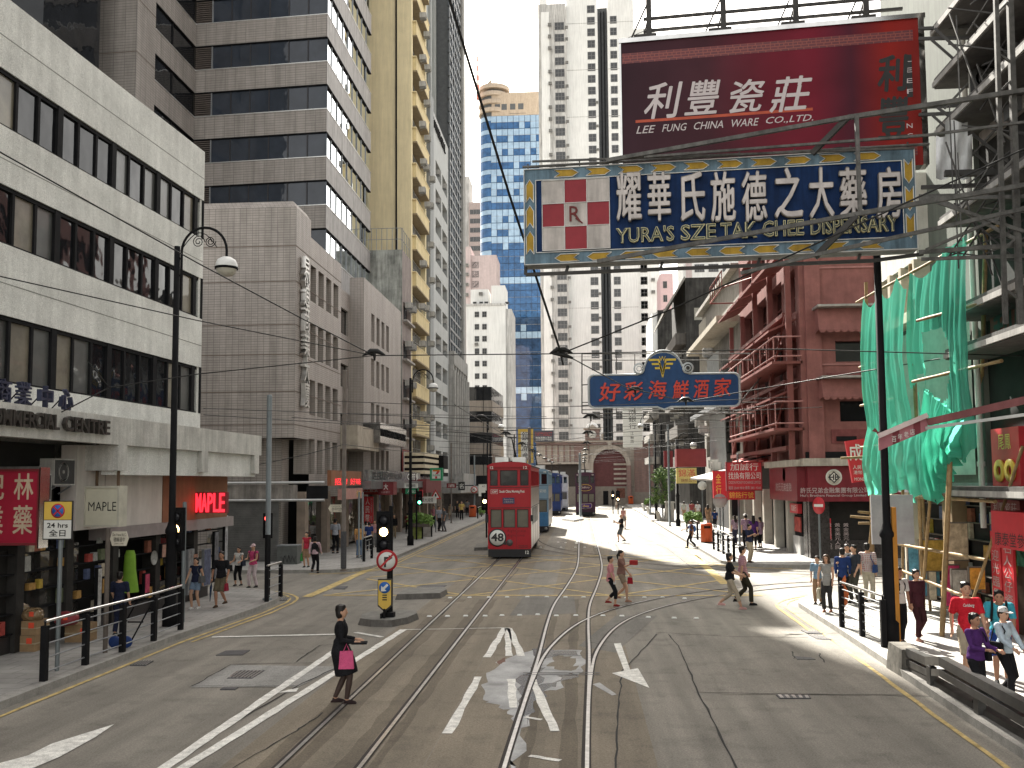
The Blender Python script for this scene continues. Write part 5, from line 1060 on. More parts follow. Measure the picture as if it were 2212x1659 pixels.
# dispensary sign
fr, wd, zA, zB = frame_from((1131, 357), (1975, 329), 20.65, 20.0); zt = (zA+zB)/2; zb = fr.s_of(1560, 556)[1]; DSP = thing('dispensary_sign', 'long blue dispensary sign bordered with yellow arrows hanging over the street', 'sign', (fr.p(wd/2, 0).x, fr.p(wd/2, 0).y, zb))
H_ = zt-zb; bw = .27; LBL = M('pale blue border', (.14, .22, .28), rough=.65, var=.3, streak=.45); NVY = M('navy panel', (.010, .032, .105), rough=.6, var=.3, streak=.4, spec=.1); ARW = M('arrow yellow', (.40, .25, .03), rough=.6, var=.28, scale=3, streak=.2); TUBE = M('neon tube', (.62, .62, .60), rough=.3); CRMW = M('sign cream', (.48, .44, .41), rough=.6, var=.2, streak=.3); CRIM = M('cross red', (.25, .025, .035), rough=.55, var=.15)
mb = MB(); fr.box(mb, 0, wd, zb, zt, -.42, -.003, M('sign back grey', (.30, .30, .29), rough=.7, var=.2, streak=.3)); mb.obj('box', DSP)
mb = MB(); fr.quad(mb, 0, wd, zb, zt, 0, LBL); mb.obj('border', DSP)
mb = MB(); fr.quad(mb, bw, wd-bw, zb+bw, zt-bw, .004, NVY); mb.obj('panel', DSP)
def arrow(mb, cs, cz, L, w_, dirv):
    """arrow banner pointing along dirv = (ds, dz)"""
    ds, dz = dirv; P = [(-L/2, -w_/2), (L/2-.13, -w_/2), (L/2, 0), (L/2-.13, w_/2), (-L/2, w_/2), (-L/2+.12, 0)]
    Q = [fr.p(cs + a*ds - b*dz, cz + a*dz + b*ds, .006) for a, b in P]; Q2 = [q + fr.n*.01 for q in Q]
    mb.poly(Q, ARW); mb.tube(Q2 + [Q2[0]], .011, TUBE, 5, cap=False); mb.bar(Q2[1].lerp(Q2[0], .25) + Vector((0,0,.01)), Q2[1].lerp(Q2[0], .75)+Vector((0,0,.01)), .012, .012, BLK)
for k in range(10):
    s_ = .95 + k*(wd-1.9)/9
    for z_, dv in ((zt-bw/2, (1, 0)), (zb+bw/2, (-1, 0))): a = MB(); arrow(a, s_, z_, .54, bw*.62, dv); a.obj('arrow', DSP)
for k in range(3):
    z_ = zb + .5 + k*(H_-1.0)/2
    for s_, dv in ((bw/2, (0, 1)), (wd-bw/2, (0, -1))): a = MB(); arrow(a, s_, z_, .52, bw*.62, dv); a.obj('arrow', DSP)
mb = MB()
for q in ((0.01, zt-.01, wd-.01, zt-.01), (wd-.01, zt-.01, wd-.01, zb+.01), (wd-.01, zb+.01, .01, zb+.01), (.01, zb+.01, .01, zt-.01), (bw, zt-bw, wd-bw, zt-bw), (wd-bw, zt-bw, wd-bw, zb+bw), (wd-bw, zb+bw, bw, zb+bw), (bw, zb+bw, bw, zt-bw)): mb.tube([fr.p(q[0], q[1], .03), fr.p(q[2], q[3], .03)], .012, TUBE, 5)
mb.obj('neon_outline', DSP)
mb = MB(); c0 = fr.s_of(1172, 470)[0]; c1 = fr.s_of(1317, 455)[0]; zq1 = zt-.30; zq0 = zb+.30; tw = (c1-c0)/3; th = (zq1-zq0)/3
for i in range(3):
    for j in range(3):
        red = (i == 1) != (j == 1); fr.box(mb, c0+tw*i, c0+tw*(i+1)-.004, zq0+th*j, zq0+th*(j+1)-.004, .006, .05, CRIM if red else CRMW)
for i in range(4): mb.tube([fr.p(c0+tw*i, zq0, .06), fr.p(c0+tw*i, zq1, .06)], .01, TUBE, 4); mb.tube([fr.p(c0, zq0+th*i, .06), fr.p(c1, zq0+th*i, .06)], .01, TUBE, 4)
mb.obj('cross', DSP)
mb = MB(); put_text(mb, fr, 'R', c0+tw*1.22, c0+tw*1.72, zq0+th*1.2, zq0+th*1.85, .055, M('cross letter', (.14, .03, .03)), ext=.02); mb.bar(fr.p(c0+tw*1.5, zq0+th*1.32, .08), fr.p(c0+tw*1.8, zq0+th*1.1, .08), .03, .02, M('cross letter', None), up=fr.n); mb.obj('cross_letter', DSP)
CHM = M('char cream', (.52, .48, .46), rough=.6, var=.18, scale=6, streak=.12); CHS = M('char side', (.22, .20, .18), rough=.7, var=.3)
for ch, (uc, wu) in zip('耀華氏施德之大藥房', ((1359, 54), (1424, 50), (1496, 52), (1561, 52), (1628, 52), (1701, 58), (1772, 50), (1840, 56), (1917, 50))):
    s_, z_ = fr.s_of(uc, 426 if uc < 1700 else 418); hw = wu*20/2050*.5; mb = MB(); put_text(mb, fr, ch, s_-hw, s_+hw, z_-.56, z_+.52, .05, CHS, ext=.10, off=.028); put_text(mb, fr, ch, s_-hw*.96, s_+hw*.96, z_-.54, z_+.50, .153, CHM, off=.022); mb.obj('character', DSP)
GLDW = M('gold letter edge', (.52, .48, .27), rough=.45, var=.2); NV2 = M('letter core', (.06, .07, .06), rough=.6)
a = fr.s_of(1331, 506)[0]; b = fr.s_of(1935, 490)[0]; za = zb+.385; V = None
for s, ua, ub in (("YURA'S", 1331, 1456), ('SZE', 1470, 1546), ('TAK', 1556, 1634), ('CHEE', 1646, 1735), ('DISPENSARY', 1750, 1938)):
    sa, sb = fr.s_of(ua, 500)[0], fr.s_of(ub, 490)[0]; mb = MB(); put_text(mb, fr, s, sa, sb, za, za+.34, .03, GLDW, ext=.08, off=.018); put_text(mb, fr, s, sa+.012, sb-.012, za+.014, za+.326, .113, NV2, off=-.012); mb.obj('word', DSP)
mb = MB(); zl = zb-.16
mb.tube([fr.p(-.02, zt+.05, .02), fr.p(wd+.3, zt+.05, .02)], .03, STG, 6); mb.bar(fr.p(0, zl, -.2), fr.p(wd-.9, zl, -.2), .07, .07, STD); mb.bar(fr.p(wd-.9, zl, -.2), fr.p(wd+.15, zl+.1, -.2), .07, .07, STD); mb.bar(fr.p(0, zl, -.2), fr.p(-.0, zb+.1, -.2), .07, .07, STD)
for k in range(4): s_ = .9+k*wd/4; mb.bar(fr.p(s_, zl, -.2), fr.p(s_+.05, zb, -.2), .06, .06, STD)
for k in range(8): s_ = .1+k*wd/7.2; mb.bar(fr.p(s_, zt, 0), fr.p(s_, zt+.12, .02), .03, .03, STD)
mb.obj('support_rail', DSP)
# red billboard
fr2, w2, zA, zB = frame_from((1341, 78), (1982, 58), 24.75, 24.0); z1 = (zA+zB)/2; z0 = fr2.s_of(1995, 356)[1]
BIL = thing('billboard', 'large crimson china ware billboard in a chrome frame above the dispensary sign', 'billboard', (fr2.p(w2/2, 0).x, fr2.p(w2/2, 0).y, z0))
m, t, b_ = nmat('billboard print'); b_.inputs['Roughness'].default_value = .5; b_.inputs['Specular IOR Level'].default_value = .12
tc = t.nodes.new('ShaderNodeTexCoord'); sp = t.nodes.new('ShaderNodeSeparateXYZ'); lk(t, tc.outputs['Object'], sp.inputs[0])
rx = t.nodes.new('ShaderNodeValToRGB'); mr = t.nodes.new('ShaderNodeMapRange'); mr.inputs[1].default_value = -w2/2; mr.inputs[2].default_value = w2/2; lk(t, sp.outputs[0], mr.inputs[0]); lk(t, mr.outputs[0], rx.inputs[0])
el = rx.color_ramp.elements; el[0].position = 0; el[0].color = (.040, .016, .024, 1); el[1].position = 1; el[1].color = (.20, .018, .015, 1)
for p_, c_ in ((.30, (.062, .018, .026, 1)), (.52, (.135, .012, .024, 1)), (.66, (.16, .012, .026, 1)), (.78, (.075, .014, .026, 1)), (.9, (.24, .016, .012, 1))): e = el.new(p_); e.color = c_
nz = t.nodes.new('ShaderNodeTexNoise'); nz.inputs['Scale'].default_value = .7; lk(t, tc.outputs['Object'], nz.inputs['Vector']); mr2 = t.nodes.new('ShaderNodeMapRange'); mr2.inputs[1].default_value = .3; mr2.inputs[2].default_value = .7; mr2.inputs[3].default_value = .8; mr2.inputs[4].default_value = 1.15; lk(t, nz.outputs[0], mr2.inputs[0])
vs = t.nodes.new('ShaderNodeVectorMath'); vs.operation = 'SCALE'; lk(t, rx.outputs[0], vs.inputs[0]); lk(t, mr2.outputs[0], vs.inputs['Scale']); lk(t, vs.outputs[0], b_.inputs['Base Color'])
PRINT = m
m, t, b_ = nmat('lattice print'); b_.inputs['Roughness'].default_value = .5
tc = t.nodes.new('ShaderNodeTexCoord'); sp = t.nodes.new('ShaderNodeSeparateXYZ'); cb = t.nodes.new('ShaderNodeCombineXYZ'); lk(t, tc.outputs['Object'], sp.inputs[0]); lk(t, sp.outputs[0], cb.inputs[0]); lk(t, sp.outputs[2], cb.inputs[1])
br = t.nodes.new('ShaderNodeTexBrick'); br.offset = .37; br.offset_frequency = 2; br.squash = .6; br.squash_frequency = 3; br.inputs['Scale'].default_value = 1; br.inputs['Brick Width'].default_value = .19; br.inputs['Row Height'].default_value = .075; br.inputs['Mortar Size'].default_value = .010
br.inputs['Color1'].default_value = (.10, .016, .022, 1); br.inputs['Color2'].default_value = (.13, .018, .022, 1); br.inputs['Mortar'].default_value = (.24, .05, .035, 1); lk(t, cb.outputs[0], br.inputs['Vector']); lk(t, br.outputs[0], b_.inputs['Base Color']); LATT = m
CHR = M('chrome trim', (.55, .54, .52), rough=.12, metal=1., var=.25, scale=1.2)
mb = MB(); fr2.box(mb, 0, w2, z0, z1, -.4, -.004, STG); mb.obj('back', BIL); mb = MB(); fr2.quad(mb, 0, w2, z0, z1, 0, PRINT); mb.obj('panel', BIL)
mb = MB(); hh = z1-z0; fr2.quad(mb, 0.02, w2-.12, z1-.56, z1-.28, .004, LATT); fr2.quad(mb, 0.02, w2-.12, z0+.26, z0+.5, .004, LATT); mb.obj('pattern_band', BIL)
mb = MB(); fr2.box(mb, -.06, w2+.18, z1, z1+.12, -.4, .06, CHR); fr2.box(mb, w2, w2+.14, z0, z1-.003, -.4, .06, CHR); fr2.box(mb, -.05, 0, z0, z1-.003, -.4, .04, CHR); mb.obj('frame', BIL)
PW = M('print white', (.55, .49, .49), rough=.5, var=.06); PO = M('print orange', (.45, .08, .04), rough=.5)
for ch, uc, vc, wu, hu in (('利', 1433, 217, 84, 80), ('豐', 1517, 210, 78, 76), ('瓷', 1614, 207, 76, 72), ('莊', 1708, 203, 90, 76)):
    s_, z_ = fr2.s_of(uc, vc); k = 24.4/2050; mb = MB(); put_text(mb, fr2, ch, s_-wu*k*.5, s_+wu*k*.5, z_-hu*k*.5, z_+hu*k*.5, .006, PW, off=.014, shear=.22); mb.obj('character', BIL)
mb = MB(); a = fr2.s_of(1373, 264)[0]; b = fr2.s_of(1756, 247)[0]; zz_ = fr2.s_of(1373, 263)[1]; fr2.quad(mb, a, b, zz_-.035, zz_+.04, .005, PO); mb.obj('rule', BIL)
for s, ua, ub in (('LEE', 1374, 1416), ('FUNG', 1430, 1484), ('CHINA', 1499, 1562), ('WARE', 1581, 1640), ('CO.,LTD.', 1655, 1757)):
    sa, sb = fr2.s_of(ua, 275)[0], fr2.s_of(ub, 270)[0]; mb = MB(); put_text(mb, fr2, s, sa, sb, zz_-.33, zz_-.13, .006, PW, shear=.3, off=.004); mb.obj('word', BIL)
for ch, v0, v1, hw in (('利', 120, 196, .36), ('豐', 210, 300, .36)):
    s_, za = fr2.s_of(1930, v1); zb_ = fr2.s_of(1930, v0)[1]; mb = MB(); put_text(mb, fr2, ch, s_-hw, s_+hw, za, zb_, .006, SBK, off=.035, shear=.1); mb.obj('brush_character', BIL)
for s, v0, v1 in (('LEEF', 118, 210), ('NG', 262, 305)):
    s_, za = fr2.s_of(1966, v1); zb_ = fr2.s_of(1966, v0)[1]; mb = MB(); n = len(s)
    if n == 4: fr2.quad(mb, s_-.07, s_+.07, za, zb_, .0055, SBK)
    for i, c_ in enumerate(s): put_text(mb, fr2, c_, s_-.07, s_+.07, zb_-(zb_-za)*(i+.45)/n-.06, zb_-(zb_-za)*(i+.45)/n+.06, .0065, PW)
    mb.obj('small_letters', BIL)
mb = MB()
for s_ in (.75, 2.7, 4.55, 6.3): 
    fr2.box(mb, s_-.07, s_+.07, z1+.12, z1+1.25, -.25, -.1, STD); mb.bar(fr2.p(s_-.5, z1+.12, -.1), fr2.p(s_, z1+1.2, -.15), .04, .04, STD); mb.bar(fr2.p(s_-.2, z1+.12, -.3), fr2.p(s_+.02, z1+.9, -.2), .03, .03, STD); fr2.box(mb, s_-.4, s_+.2, z1+.12, z1+.2, -.3, .05, STD)
for z_ in (.35, .68): fr2.box(mb, .6, w2-.3, z1+z_, z1+z_+.07, -.22, -.15, STD)
for i in range(8): mb.tube([fr2.p(.7, z1+.2+.03*i, -.1), fr2.p(.0, z1+.13, -.1)], .008, STD, 4) if i % 3 == 0 else None
mb.obj('top_rail', BIL)
# bars and trusses carrying them: long members run from the wall at the right to the sign ends
def truss(name, label, members, cat='steel bracket'):
    t = None
    pts = [p for q in members for p in q[:2]]; c = sum(pts, Vector())/len(pts); t = MB()
    for p, q, w_, mt in members: t.bar(p, q, w_*.82, w_*.82, mt)
    return tag(t.obj(name, None, (c.x, c.y, min(p.z for p in pts))), label, cat)
A = lambda u, v, Y: AY(u, v, Y)
truss('sign_bracket', 'grey steel bars crossing the lower part of the crimson billboard', [(A(1309,347,20.3), A(1831,254,19.6), .10, STG), (A(1831,254,19.6), A(2300,182,18.9), .11, STG), (A(1391,339,20.2), A(2003,292,19.4), .06, STG), (A(2003,292,19.4), A(2300,252,19), .06, STG), (A(1754,332,19.9), A(1831,254,19.62), .13, STD), (A(1850,252,19.5), A(1857,432,19.3), .09, STG), (A(1150,349,20.5), A(1975,320,19.8), .05, STG)])
truss('sign_bracket', 'grey steel bars crossing the right half of the blue dispensary sign', [(A(1290,565,20.1), A(1858,461,19.3), .10, STG), (A(1858,461,19.3), A(2300,385,18.7), .11, STG), (A(1600,590,20.), A(1769,549,19.5), .08, STG), (A(1769,549,19.5), A(2300,432,18.7), .09, STG), (A(1760,556,19.6), A(1850,466,19.32), .14, STD), (A(1857,432,19.3), A(1858,462,19.3), .09, STG)])
truss('sign_truss', 'dark lattice truss joining the billboard to the wall at the top right', [(A(1985,62,23.8), A(2330,50,22), .09, STD), (A(1985,84,23.8), A(2330,76,22), .09, STD), (A(1985,232,23.8), A(2330,215,22), .09, STD), (A(1985,248,23.8), A(2330,232,22), .09, STD), (A(2020,62,23.2), A(2170,200,22.3), .08, STD), (A(2010,84,23.2), A(2190,240,22.4), .07, STD), (A(2200,62,22.5), A(2040,235,23), .06, STG), (A(2025,232,23.2), A(2200,365,22.3), .08, STD), (A(2015,250,23.2), A(2150,370,22.6), .07, STD), (A(2190,235,22.4), A(2060,380,23), .06, STG), (A(1990,405,23.6), A(2330,392,22), .11, STD), (A(1985,425,23.6), A(2330,418,22), .12, STG), (A(2040,375,21.5), A(2330,370,21), .16, STD)])
truss('sign_truss', 'grey lattice truss joining the dispensary sign to the wall at the right', [(A(1985,430,20), A(2330,422,19), .09, STG), (A(1985,575-30,20), A(2330,520,19), .10, STG), (A(2020,425,19.7), A(2200,520,19.2), .08, STG), (A(2010,432,19.7), A(2212,500,19.1), .08, STG), (A(2000,540,19.7), A(2230,440,19.1), .07, STG), (A(1990,560,20), A(2330,548,19), .08, STG)])
truss('scaffold_mast', 'upright grey steel lattice mast at the upper right edge', [(A(2150,-40,19.2), A(2172,700,19.2), .10, STG), (A(2180,-40,19.2), A(2204,700,19.2), .13, STG)] + [(A(2153+k*2.5, 30+k*85, 19.2), A(2182+k*2.6, 10+k*85+(40 if k % 2 else -10), 19.2), .05, STG) for k in range(8)], 'steel mast')
rs = random.Random(17); truss('strut_lattice', 'tangle of thin dark struts and stays before the dark block at the right edge', [(A(u0, v0, 21.6), A(u0+du, v0+dv, 20.6), .035, STD if i % 3 else STG) for i, (u0, v0, du, dv) in enumerate([(rs.uniform(2040, 2190), rs.uniform(-20, 560), *rs.choice([(150, -60), (120, 110), (170, 20), (90, -140), (8, 190), (60, 170), (140, -110)])) for _ in range(46)])], 'steel struts')
# washing and a caged air conditioner on the dark block
mb = MB()
g = [[A(2022+ (2100-2022)*i/8, 262+ (385-262)*j/8 + 4*sin(i*1.3), 22.6 + .12*sin(i*2.1+j*.6)) for i in range(9)] for j in range(9)]
for j in range(9):
    for i in range(9): g[j][i].x += (.25-.06*j)*(1 if i < 4 else -1)*.0
mb.add([p for r in g for p in r], [[j*9+i, j*9+i+1, (j+1)*9+i+1, (j+1)*9+i] for j in range(8) for i in range(8) if not (i < 2 and j < 2) and not (i > 6 and j < 2)], M('white cloth', (.62, .63, .63), rough=.9), True)
tag(mb.obj('hanging_shirt', None, tuple(A(2060, 385, 22.6))), 'white sleeveless top hung out on the truss at the upper right', 'shirt')
put_ac(A(2145, 175, 22.9), -.5, 'caged air conditioner with yellow base at the upper right', 'air conditioners on the dark right block', ACF, 1.15)
# restaurant sign down the street
Y3 = 50.; p0 = AY(1272, 880, Y3); fr3 = FR((p0.x, Y3), (1, 0)); S3 = lambda u, v: fr3.s_of(u, v); REST = thing('restaurant_sign', 'blue restaurant sign with arched crest, scrolls and red characters over the street', 'sign', (AY(1435, 880, Y3).x, Y3, S3(1435, 880)[1]))
def rest_outline(g):
    L, R = S3(1272, 880)[0], S3(1599, 876)[0]; B_, T_ = S3(1435, 879)[1], S3(1435, 808)[1]; cx = (L+R)/2; r = .28; o = []
    def cor(cx_, cz_, a0, a1, n=5, rr=r): return [(cx_ + rr*cos(radians(a0+(a1-a0)*i/n)), cz_ + rr*sin(radians(a0+(a1-a0)*i/n))) for i in range(n+1)]
    o += cor(L+r, B_+r, 180, 270) + [(cx-.35, B_), (cx, B_-.14), (cx+.35, B_)] + cor(R-r, B_+r, 270, 360) + cor(R-r, T_-r, 0, 90) + [(cx+1.35, T_)]
    o += [(cx + 1.0 + .1*sin(i), T_+.12*i) for i in range(1, 3)] + cor(cx, T_+.28, 12, 168, 14, .97) + [(cx-1.0-.1*sin(i), T_+.12*i) for i in (2, 1)] + [(cx-1.35, T_)] + cor(L+r, T_-r, 90, 180)
    return o, cx, T_, B_
o_, cx3, T3_, B3_ = rest_outline(0)
mb = MB(); mb.prism([fr3.p(s, z, -.03) for s, z in o_], (0, .35, 0), M('sign edge pale', (.42, .45, .46), rough=.4, var=.2)); mb.obj('box', REST)
cz3 = (T3_+B3_)/2
mb = MB(); mb.poly([fr3.p(cx3+(s-cx3)*.982, cz3+(z-cz3)*.94, .004) for s, z in o_], M('restaurant blue', (.016, .055, .15), rough=.5, var=.15, streak=.1)); mb.obj('panel', REST)
mb = MB(); EDG = M('sign edge pale', None); mb.tube([fr3.p(s, z, 0) for s, z in o_] + [fr3.p(*o_[0], 0)], .05, EDG, 6)
for sg in (-1, 1):
    for rr in (.30, .15): mb.lathe([(rr*.72, -.05), (rr, -.05), (rr, .06), (rr*.72, .06)], fr3.p(cx3+sg*1.27, T3_+.3, .04), EDG, 18, 'y')
mb.obj('edge_trim', REST)
REDC = M('sign red letters', (.55, .06, .04), rough=.4, var=.1)
for ch, xc, w_, yc in (('好', 1317, 50, 847), ('彩', 1368, 44, 845), ('海', 1420, 42, 842), ('鮮', 1470, 38, 842), ('酒', 1515, 36, 840), ('家', 1560, 40, 837)):
    s_, z_ = S3(xc, yc); k = Y3/2050; mb = MB(); put_text(mb, fr3, ch, s_-w_*k*.46, s_+w_*k*.46, z_-.48, z_+.48, .008, REDC, ext=.05, off=.016, shear=.12); mb.obj('character', REST)
mb = MB(); sE, zE = S3(1431, 795); YG_ = M('emblem yellow', (.58, .42, .06), rough=.4)
for k in range(3):
    zz_ = zE + .42 - .22*k; q = .72 - .16*k
    for sg in (-1, 1):
        mb.prism([fr3.p(sE+sg*q, zz_+.07, .008), fr3.p(sE+sg*q*.97, zz_-.04, .008), fr3.p(sE+sg*(.22-.05*k), zz_-.04, .008), fr3.p(sE+sg*.03, zz_-.62+.06*k, .008), fr3.p(sE, zz_-.52+.06*k, .008), fr3.p(sE+sg*(.16-.05*k), zz_+.07, .008)], fr3.n*.02, YG_)
put_text(mb, fr3, 'W', sE-.17, sE+.17, zE+.36, zE+.62, .03, YG_); mb.obj('emblem', REST)
mb = MB(); q = [S3(1257, 762), S3(1257, 892), S3(1690, 892), S3(1690, 762)]
for i in range(4): mb.tube([fr3.p(*q[i], -.35), fr3.p(*q[(i+1) % 4], -.35)], .035, STG, 5)
for u in (1332, 1372, 1480, 1560, 1640): a, b = S3(u, 762), S3(u, 892); mb.tube([fr3.p(*a, -.35), fr3.p(*b, -.35)], .025, STG, 5)
for v in (776, 868, 884): a, b = S3(1257, v), S3(1700, v); mb.tube([fr3.p(*a, -.35), fr3.p(*b, -.35)], .025, STG, 5)
for u, v in ((1262, 830), (1262, 875)): a, b = S3(u-6, v), S3(1274, v); mb.tube([fr3.p(*a, -.35), fr3.p(*b, -.1)], .03, STG, 5)
mb.tube([fr3.p(*S3(1600, 870), -.35), fr3.p(*S3(1690, 760), -.35)], .04, STG, 5); mb.obj('support_frame', REST)
# ---- smaller signs on the right
panel_sign('exchange_sign', 'red money exchange sign with white characters projecting over the right pavement', 1568, 1647, 998, 1060, 52., SRD, SMR, texts=[('加誠行', .12, .90, .70, .95, SW_, {}), ('找換有限公司', .06, .96, .40, .64, SW_, {}), ('CASSON MONEY EXCHANGE LIMITED', .06, .96, .24, .34, LT, {}), ('電話 2544 9818 傳真 2851 9268', .06, .96, .05, .16, LT, {})], rim=.04, posts=[(AY(1600, 997, 52.2), AY(1680, 980, 52.2), .04)])
panel_sign('gold_shop_sign', 'narrow red sign with two gold characters left of the money exchange sign', 1540, 1570, 1017, 1076, 54., SRD, texts=[('金行', .2, .6, .1, .92, GLDT, dict(vert=True))], rim=.03)
panel_sign('gold_shop_sign', 'low red sign with gold characters below the money exchange sign', 1572, 1631, 1060, 1079, 53., SRD, texts=[('錦銘行號', .05, .95, .15, .85, GLDT, {})], rim=.03)
panel_sign('sign_box', 'large blank maroon sign box over the far right pavement', 1461, 1526, 970, 1008, 70., SMR, texts=[], rim=.06, th=1.2)
panel_sign('sign_box', 'narrow maroon sign box with pale marks left of the large blank one', 1434, 1454, 974, 1009, 76., SMR, texts=[('三一一', .4, .6, .1, .9, LT, dict(vert=True))], rim=.05)
panel_sign('yellow_sign', 'yellow sign with two red characters below the maroon sign box', 1461, 1505, 1011, 1044, 68., M('pale yellow', (.55, .45, .16), rough=.5), texts=[('錦滿', .1, .92, .42, .92, SRD, {}), ('錦紙公司', .22, .95, .1, .3, SMR, {})], rim=.03)
# tilted hanging banner
P = [AY(1826, 953, 31.), AY(1877, 946, 31.), AY(1880, 1037, 31.), AY(1842, 1043, 31.)]; mb = MB(); mb.prism(P, (0, .12, 0), SRD); tt = thing('hanging_banner', 'tilted red banner sign hanging at the left edge of the green netting', 'sign', tuple(P[3])); o = mb.obj('board', tt)
fb = FR((P[0].x, 30.99), (1, 0)); mb = MB(); put_text(mb, fb, '成', .12, .52, P[0].z-.62, P[0].z-.10, .01, SW_, off=.02, shear=-.1); put_text(mb, fb, '記', .60, .74, P[0].z-.5, P[0].z-.12, .01, SW_); put_text(mb, fb, '人民幣找', .2, .76, P[0].z-.90, P[0].z-.77, .01, SW_); put_text(mb, fb, '港幣外幣', .22, .76, P[0].z-1.06, P[0].z-.94, .01, SW_); put_text(mb, fb, 'MONEY EX', .24, .78, P[0].z-1.26, P[0].z-1.16, .01, SW_); mb.obj('lettering', tt)
# ---- signs under the left canopy
CRS = M('sign character cream', (.58, .46, .33), rough=.5)
t_, fr_, q_ = panel_sign('herb_shop_sign', 'crimson herb shop sign with large cream characters at the left edge', -68, 84, 1014, 1178, 19., M('herb sign red', (.36, .02, .045), rough=.45, var=.08), SMR, texts=[('林', .64, .90, .60, .94, CRS, dict(off=.018)), ('記', .22, .50, .60, .94, CRS, dict(off=.018)), ('藥', .64, .90, .15, .52, CRS, dict(off=.018)), ('業', .22, .50, .15, .52, CRS, dict(off=.018))], rim=.05, th=.28)
mb = MB(); x1 = q_[1]; mb.box(x1+.003, x1+.03, 18.93, 19.28, q_[2]-.06, q_[3]+.03, CHR); mb.box(q_[0], x1, 18.95, 19.28, q_[3]+.002, q_[3]+.05, STG); mb.obj('chrome_edge', t_)
t_, fr_, q_ = panel_sign('light_box_sign', 'cream lightbox sign reading MAPLE hanging from the left canopy', 182, 258, 1050, 1138, 22.2, M('lightbox cream', (.60, .58, .46), rough=.4, var=.08), M('lightbox rim', (.50, .48, .40), rough=.5), texts=[('MAPLE', .13, .90, .39, .61, SBK, {})], rim=.05, th=.36)
mb = MB()
for x in (q_[0]+.22, q_[0]+.76): mb.box(x-.03, x+.03, 22.36, 22.4, q_[3], q_[3]+1.2, M('bronze rod', (.12, .08, .05)))
mb.obj('hanger', t_)
LED = M('red led letters', (1.0, .03, .05), emit=.45); fl_ = FR((-11.9, 30.9), (.35, -1)); MLED = thing('led_sign', 'glowing red LED letters on the brown fascia below the left canopy', 'sign', (-11.6, 30.5, 2.6))
p = AY(422, 1086, 28.4); f_ = FR((p.x, 28.4), (1, 0)); mb = MB(); h_ = .58; f_.box(mb, -.2, .95, p.z-.32, p.z+.32, -.25, -.06, SMR); mb.obj('backing', MLED)
for i, c_ in enumerate('MAPLE'): mb = MB(); put_text(mb, f_, c_, .0+i*.185, .165+i*.185, p.z-.29, p.z+.29, -.055, LED, ext=.05, off=.01); mb.obj('letter', MLED)
# ---- signs along the left arcade
SH = M('steel shutter', (.17, .17, .165), rough=.5, metal=.35, var=.2); f_sh = FR((XT-8.2, YT+1.25), (1, 0))
SHT = thing('roller_shutters', 'closed grey roller shutters below the tan tiled block', 'shutter', (-17, 44, .13)); z1_ = fst.s_of(560, 1083)[1]
sa, sb = fst.s_of(470, 1150)[0], fst.s_of(700, 1150)[0]
mb = MB(); n = 26
for i in range(n): z = .15 + (z1_-.15)*i/n; hgt = (z1_-.15)/n; mb.hexa([fst.p(sa,z,.02), fst.p(WT-.7,z,.02), fst.p(WT-.7,z,-.1), fst.p(sa,z,-.1), fst.p(sa,z+hgt,.06), fst.p(WT-.7,z+hgt,.06), fst.p(WT-.7,z+hgt-.003,-.1), fst.p(sa,z+hgt-.003,-.1)], SH)
mb.obj('slats', SHT); mb = MB(); fst.box(mb, sa-.1, WT, z1_+.01, z1_+.75, -.6, .1, M('shutter box', (.24, .22, .2), rough=.5, var=.3, streak=.4)); 
for z in (z1_+.05, z1_+.85): mb.tube([fst.p(sa-.2, z, .2), fst.p(WT+1.5, z, .2)], .06, ALU, 8)
fst.box(mb, sa+4.2, sa+5.2, z1_+.1, z1_+.7, .1, .14, BLK); mb.obj('shutter_box', SHT)
ft2 = FR((XT+.15, YT), (0, 1))
def facade_sign(name, label, u0, u1, v0, v1, face, texts=(), off=.4, th=.2, frx=None, mb2=None):
    frx = frx or ft2; a, zt_ = frx.s_of(u0, v0); b, _ = frx.s_of(u1, v0); zb_ = frx.s_of(u0, v1)[1]; t = thing(name, label, 'sign', tuple(frx.p((a+b)/2, zb_, off))); mb = MB(); frx.box(mb, a, b, zb_, zt_, off-th, off, face); mb.obj('board', t)
    if texts:
        w_, h_ = b-a, zt_-zb_
        for s, a0, a1, b0, b1, mt, k in texts: mb = MB(); (vtext if k.pop('vert', False) else put_text)(mb, frx, s, a+w_*a0, a+w_*a1, zb_+h_*b0, zb_+h_*b1, off+.006, mt, **k); mb.obj('lettering', t)
    return t
facade_sign('led_fascia', 'brown fascia with glowing red letters above the shops of the tan block', 672, 742, 1016, 1050, BRN, [('招牌', .1, .5, .05, .5, LED, {}), ('好味', .6, .98, .05, .5, LED, {})], off=1.)
facade_sign('pink_shop_sign', 'faded pink shop sign leaning out below the brown fascia', 682, 732, 1056, 1080, M('faded pink', (.42, .22, .19), rough=.6), [('金店', .68, .92, .2, .8, GLDT, {})], off=1.3)
panel_sign('exchange_sign', 'red sign with white characters beside the maroon sign under the tan block', 779, 818, 1044, 1068, 56., M('sign coral', (.45, .06, .05)), texts=[('民生銀號', .05, .95, .2, .85, SW_, dict(off=.01))], rim=.03)
panel_sign('bank_sign', 'maroon sign with a pale round emblem beside the red exchange sign', 816, 850, 1041, 1069, 55., SMR, texts=[('大', .38, .65, .40, .85, SW_, dict(off=.02)), ('大新銀行', .2, .8, .12, .28, LT, {})], rim=.04, th=1.)
panel_sign('vertical_banner', 'red vertical banner with large white characters among the left shoppers', 787, 806, 1073, 1130, 55.4, SRD, texts=[('人民幣', .15, .6, .05, .98, SW_, dict(vert=True)), ('MONEY EX', .72, .88, .05, .95, LT, dict(vert=True))], rim=.02, th=.08)
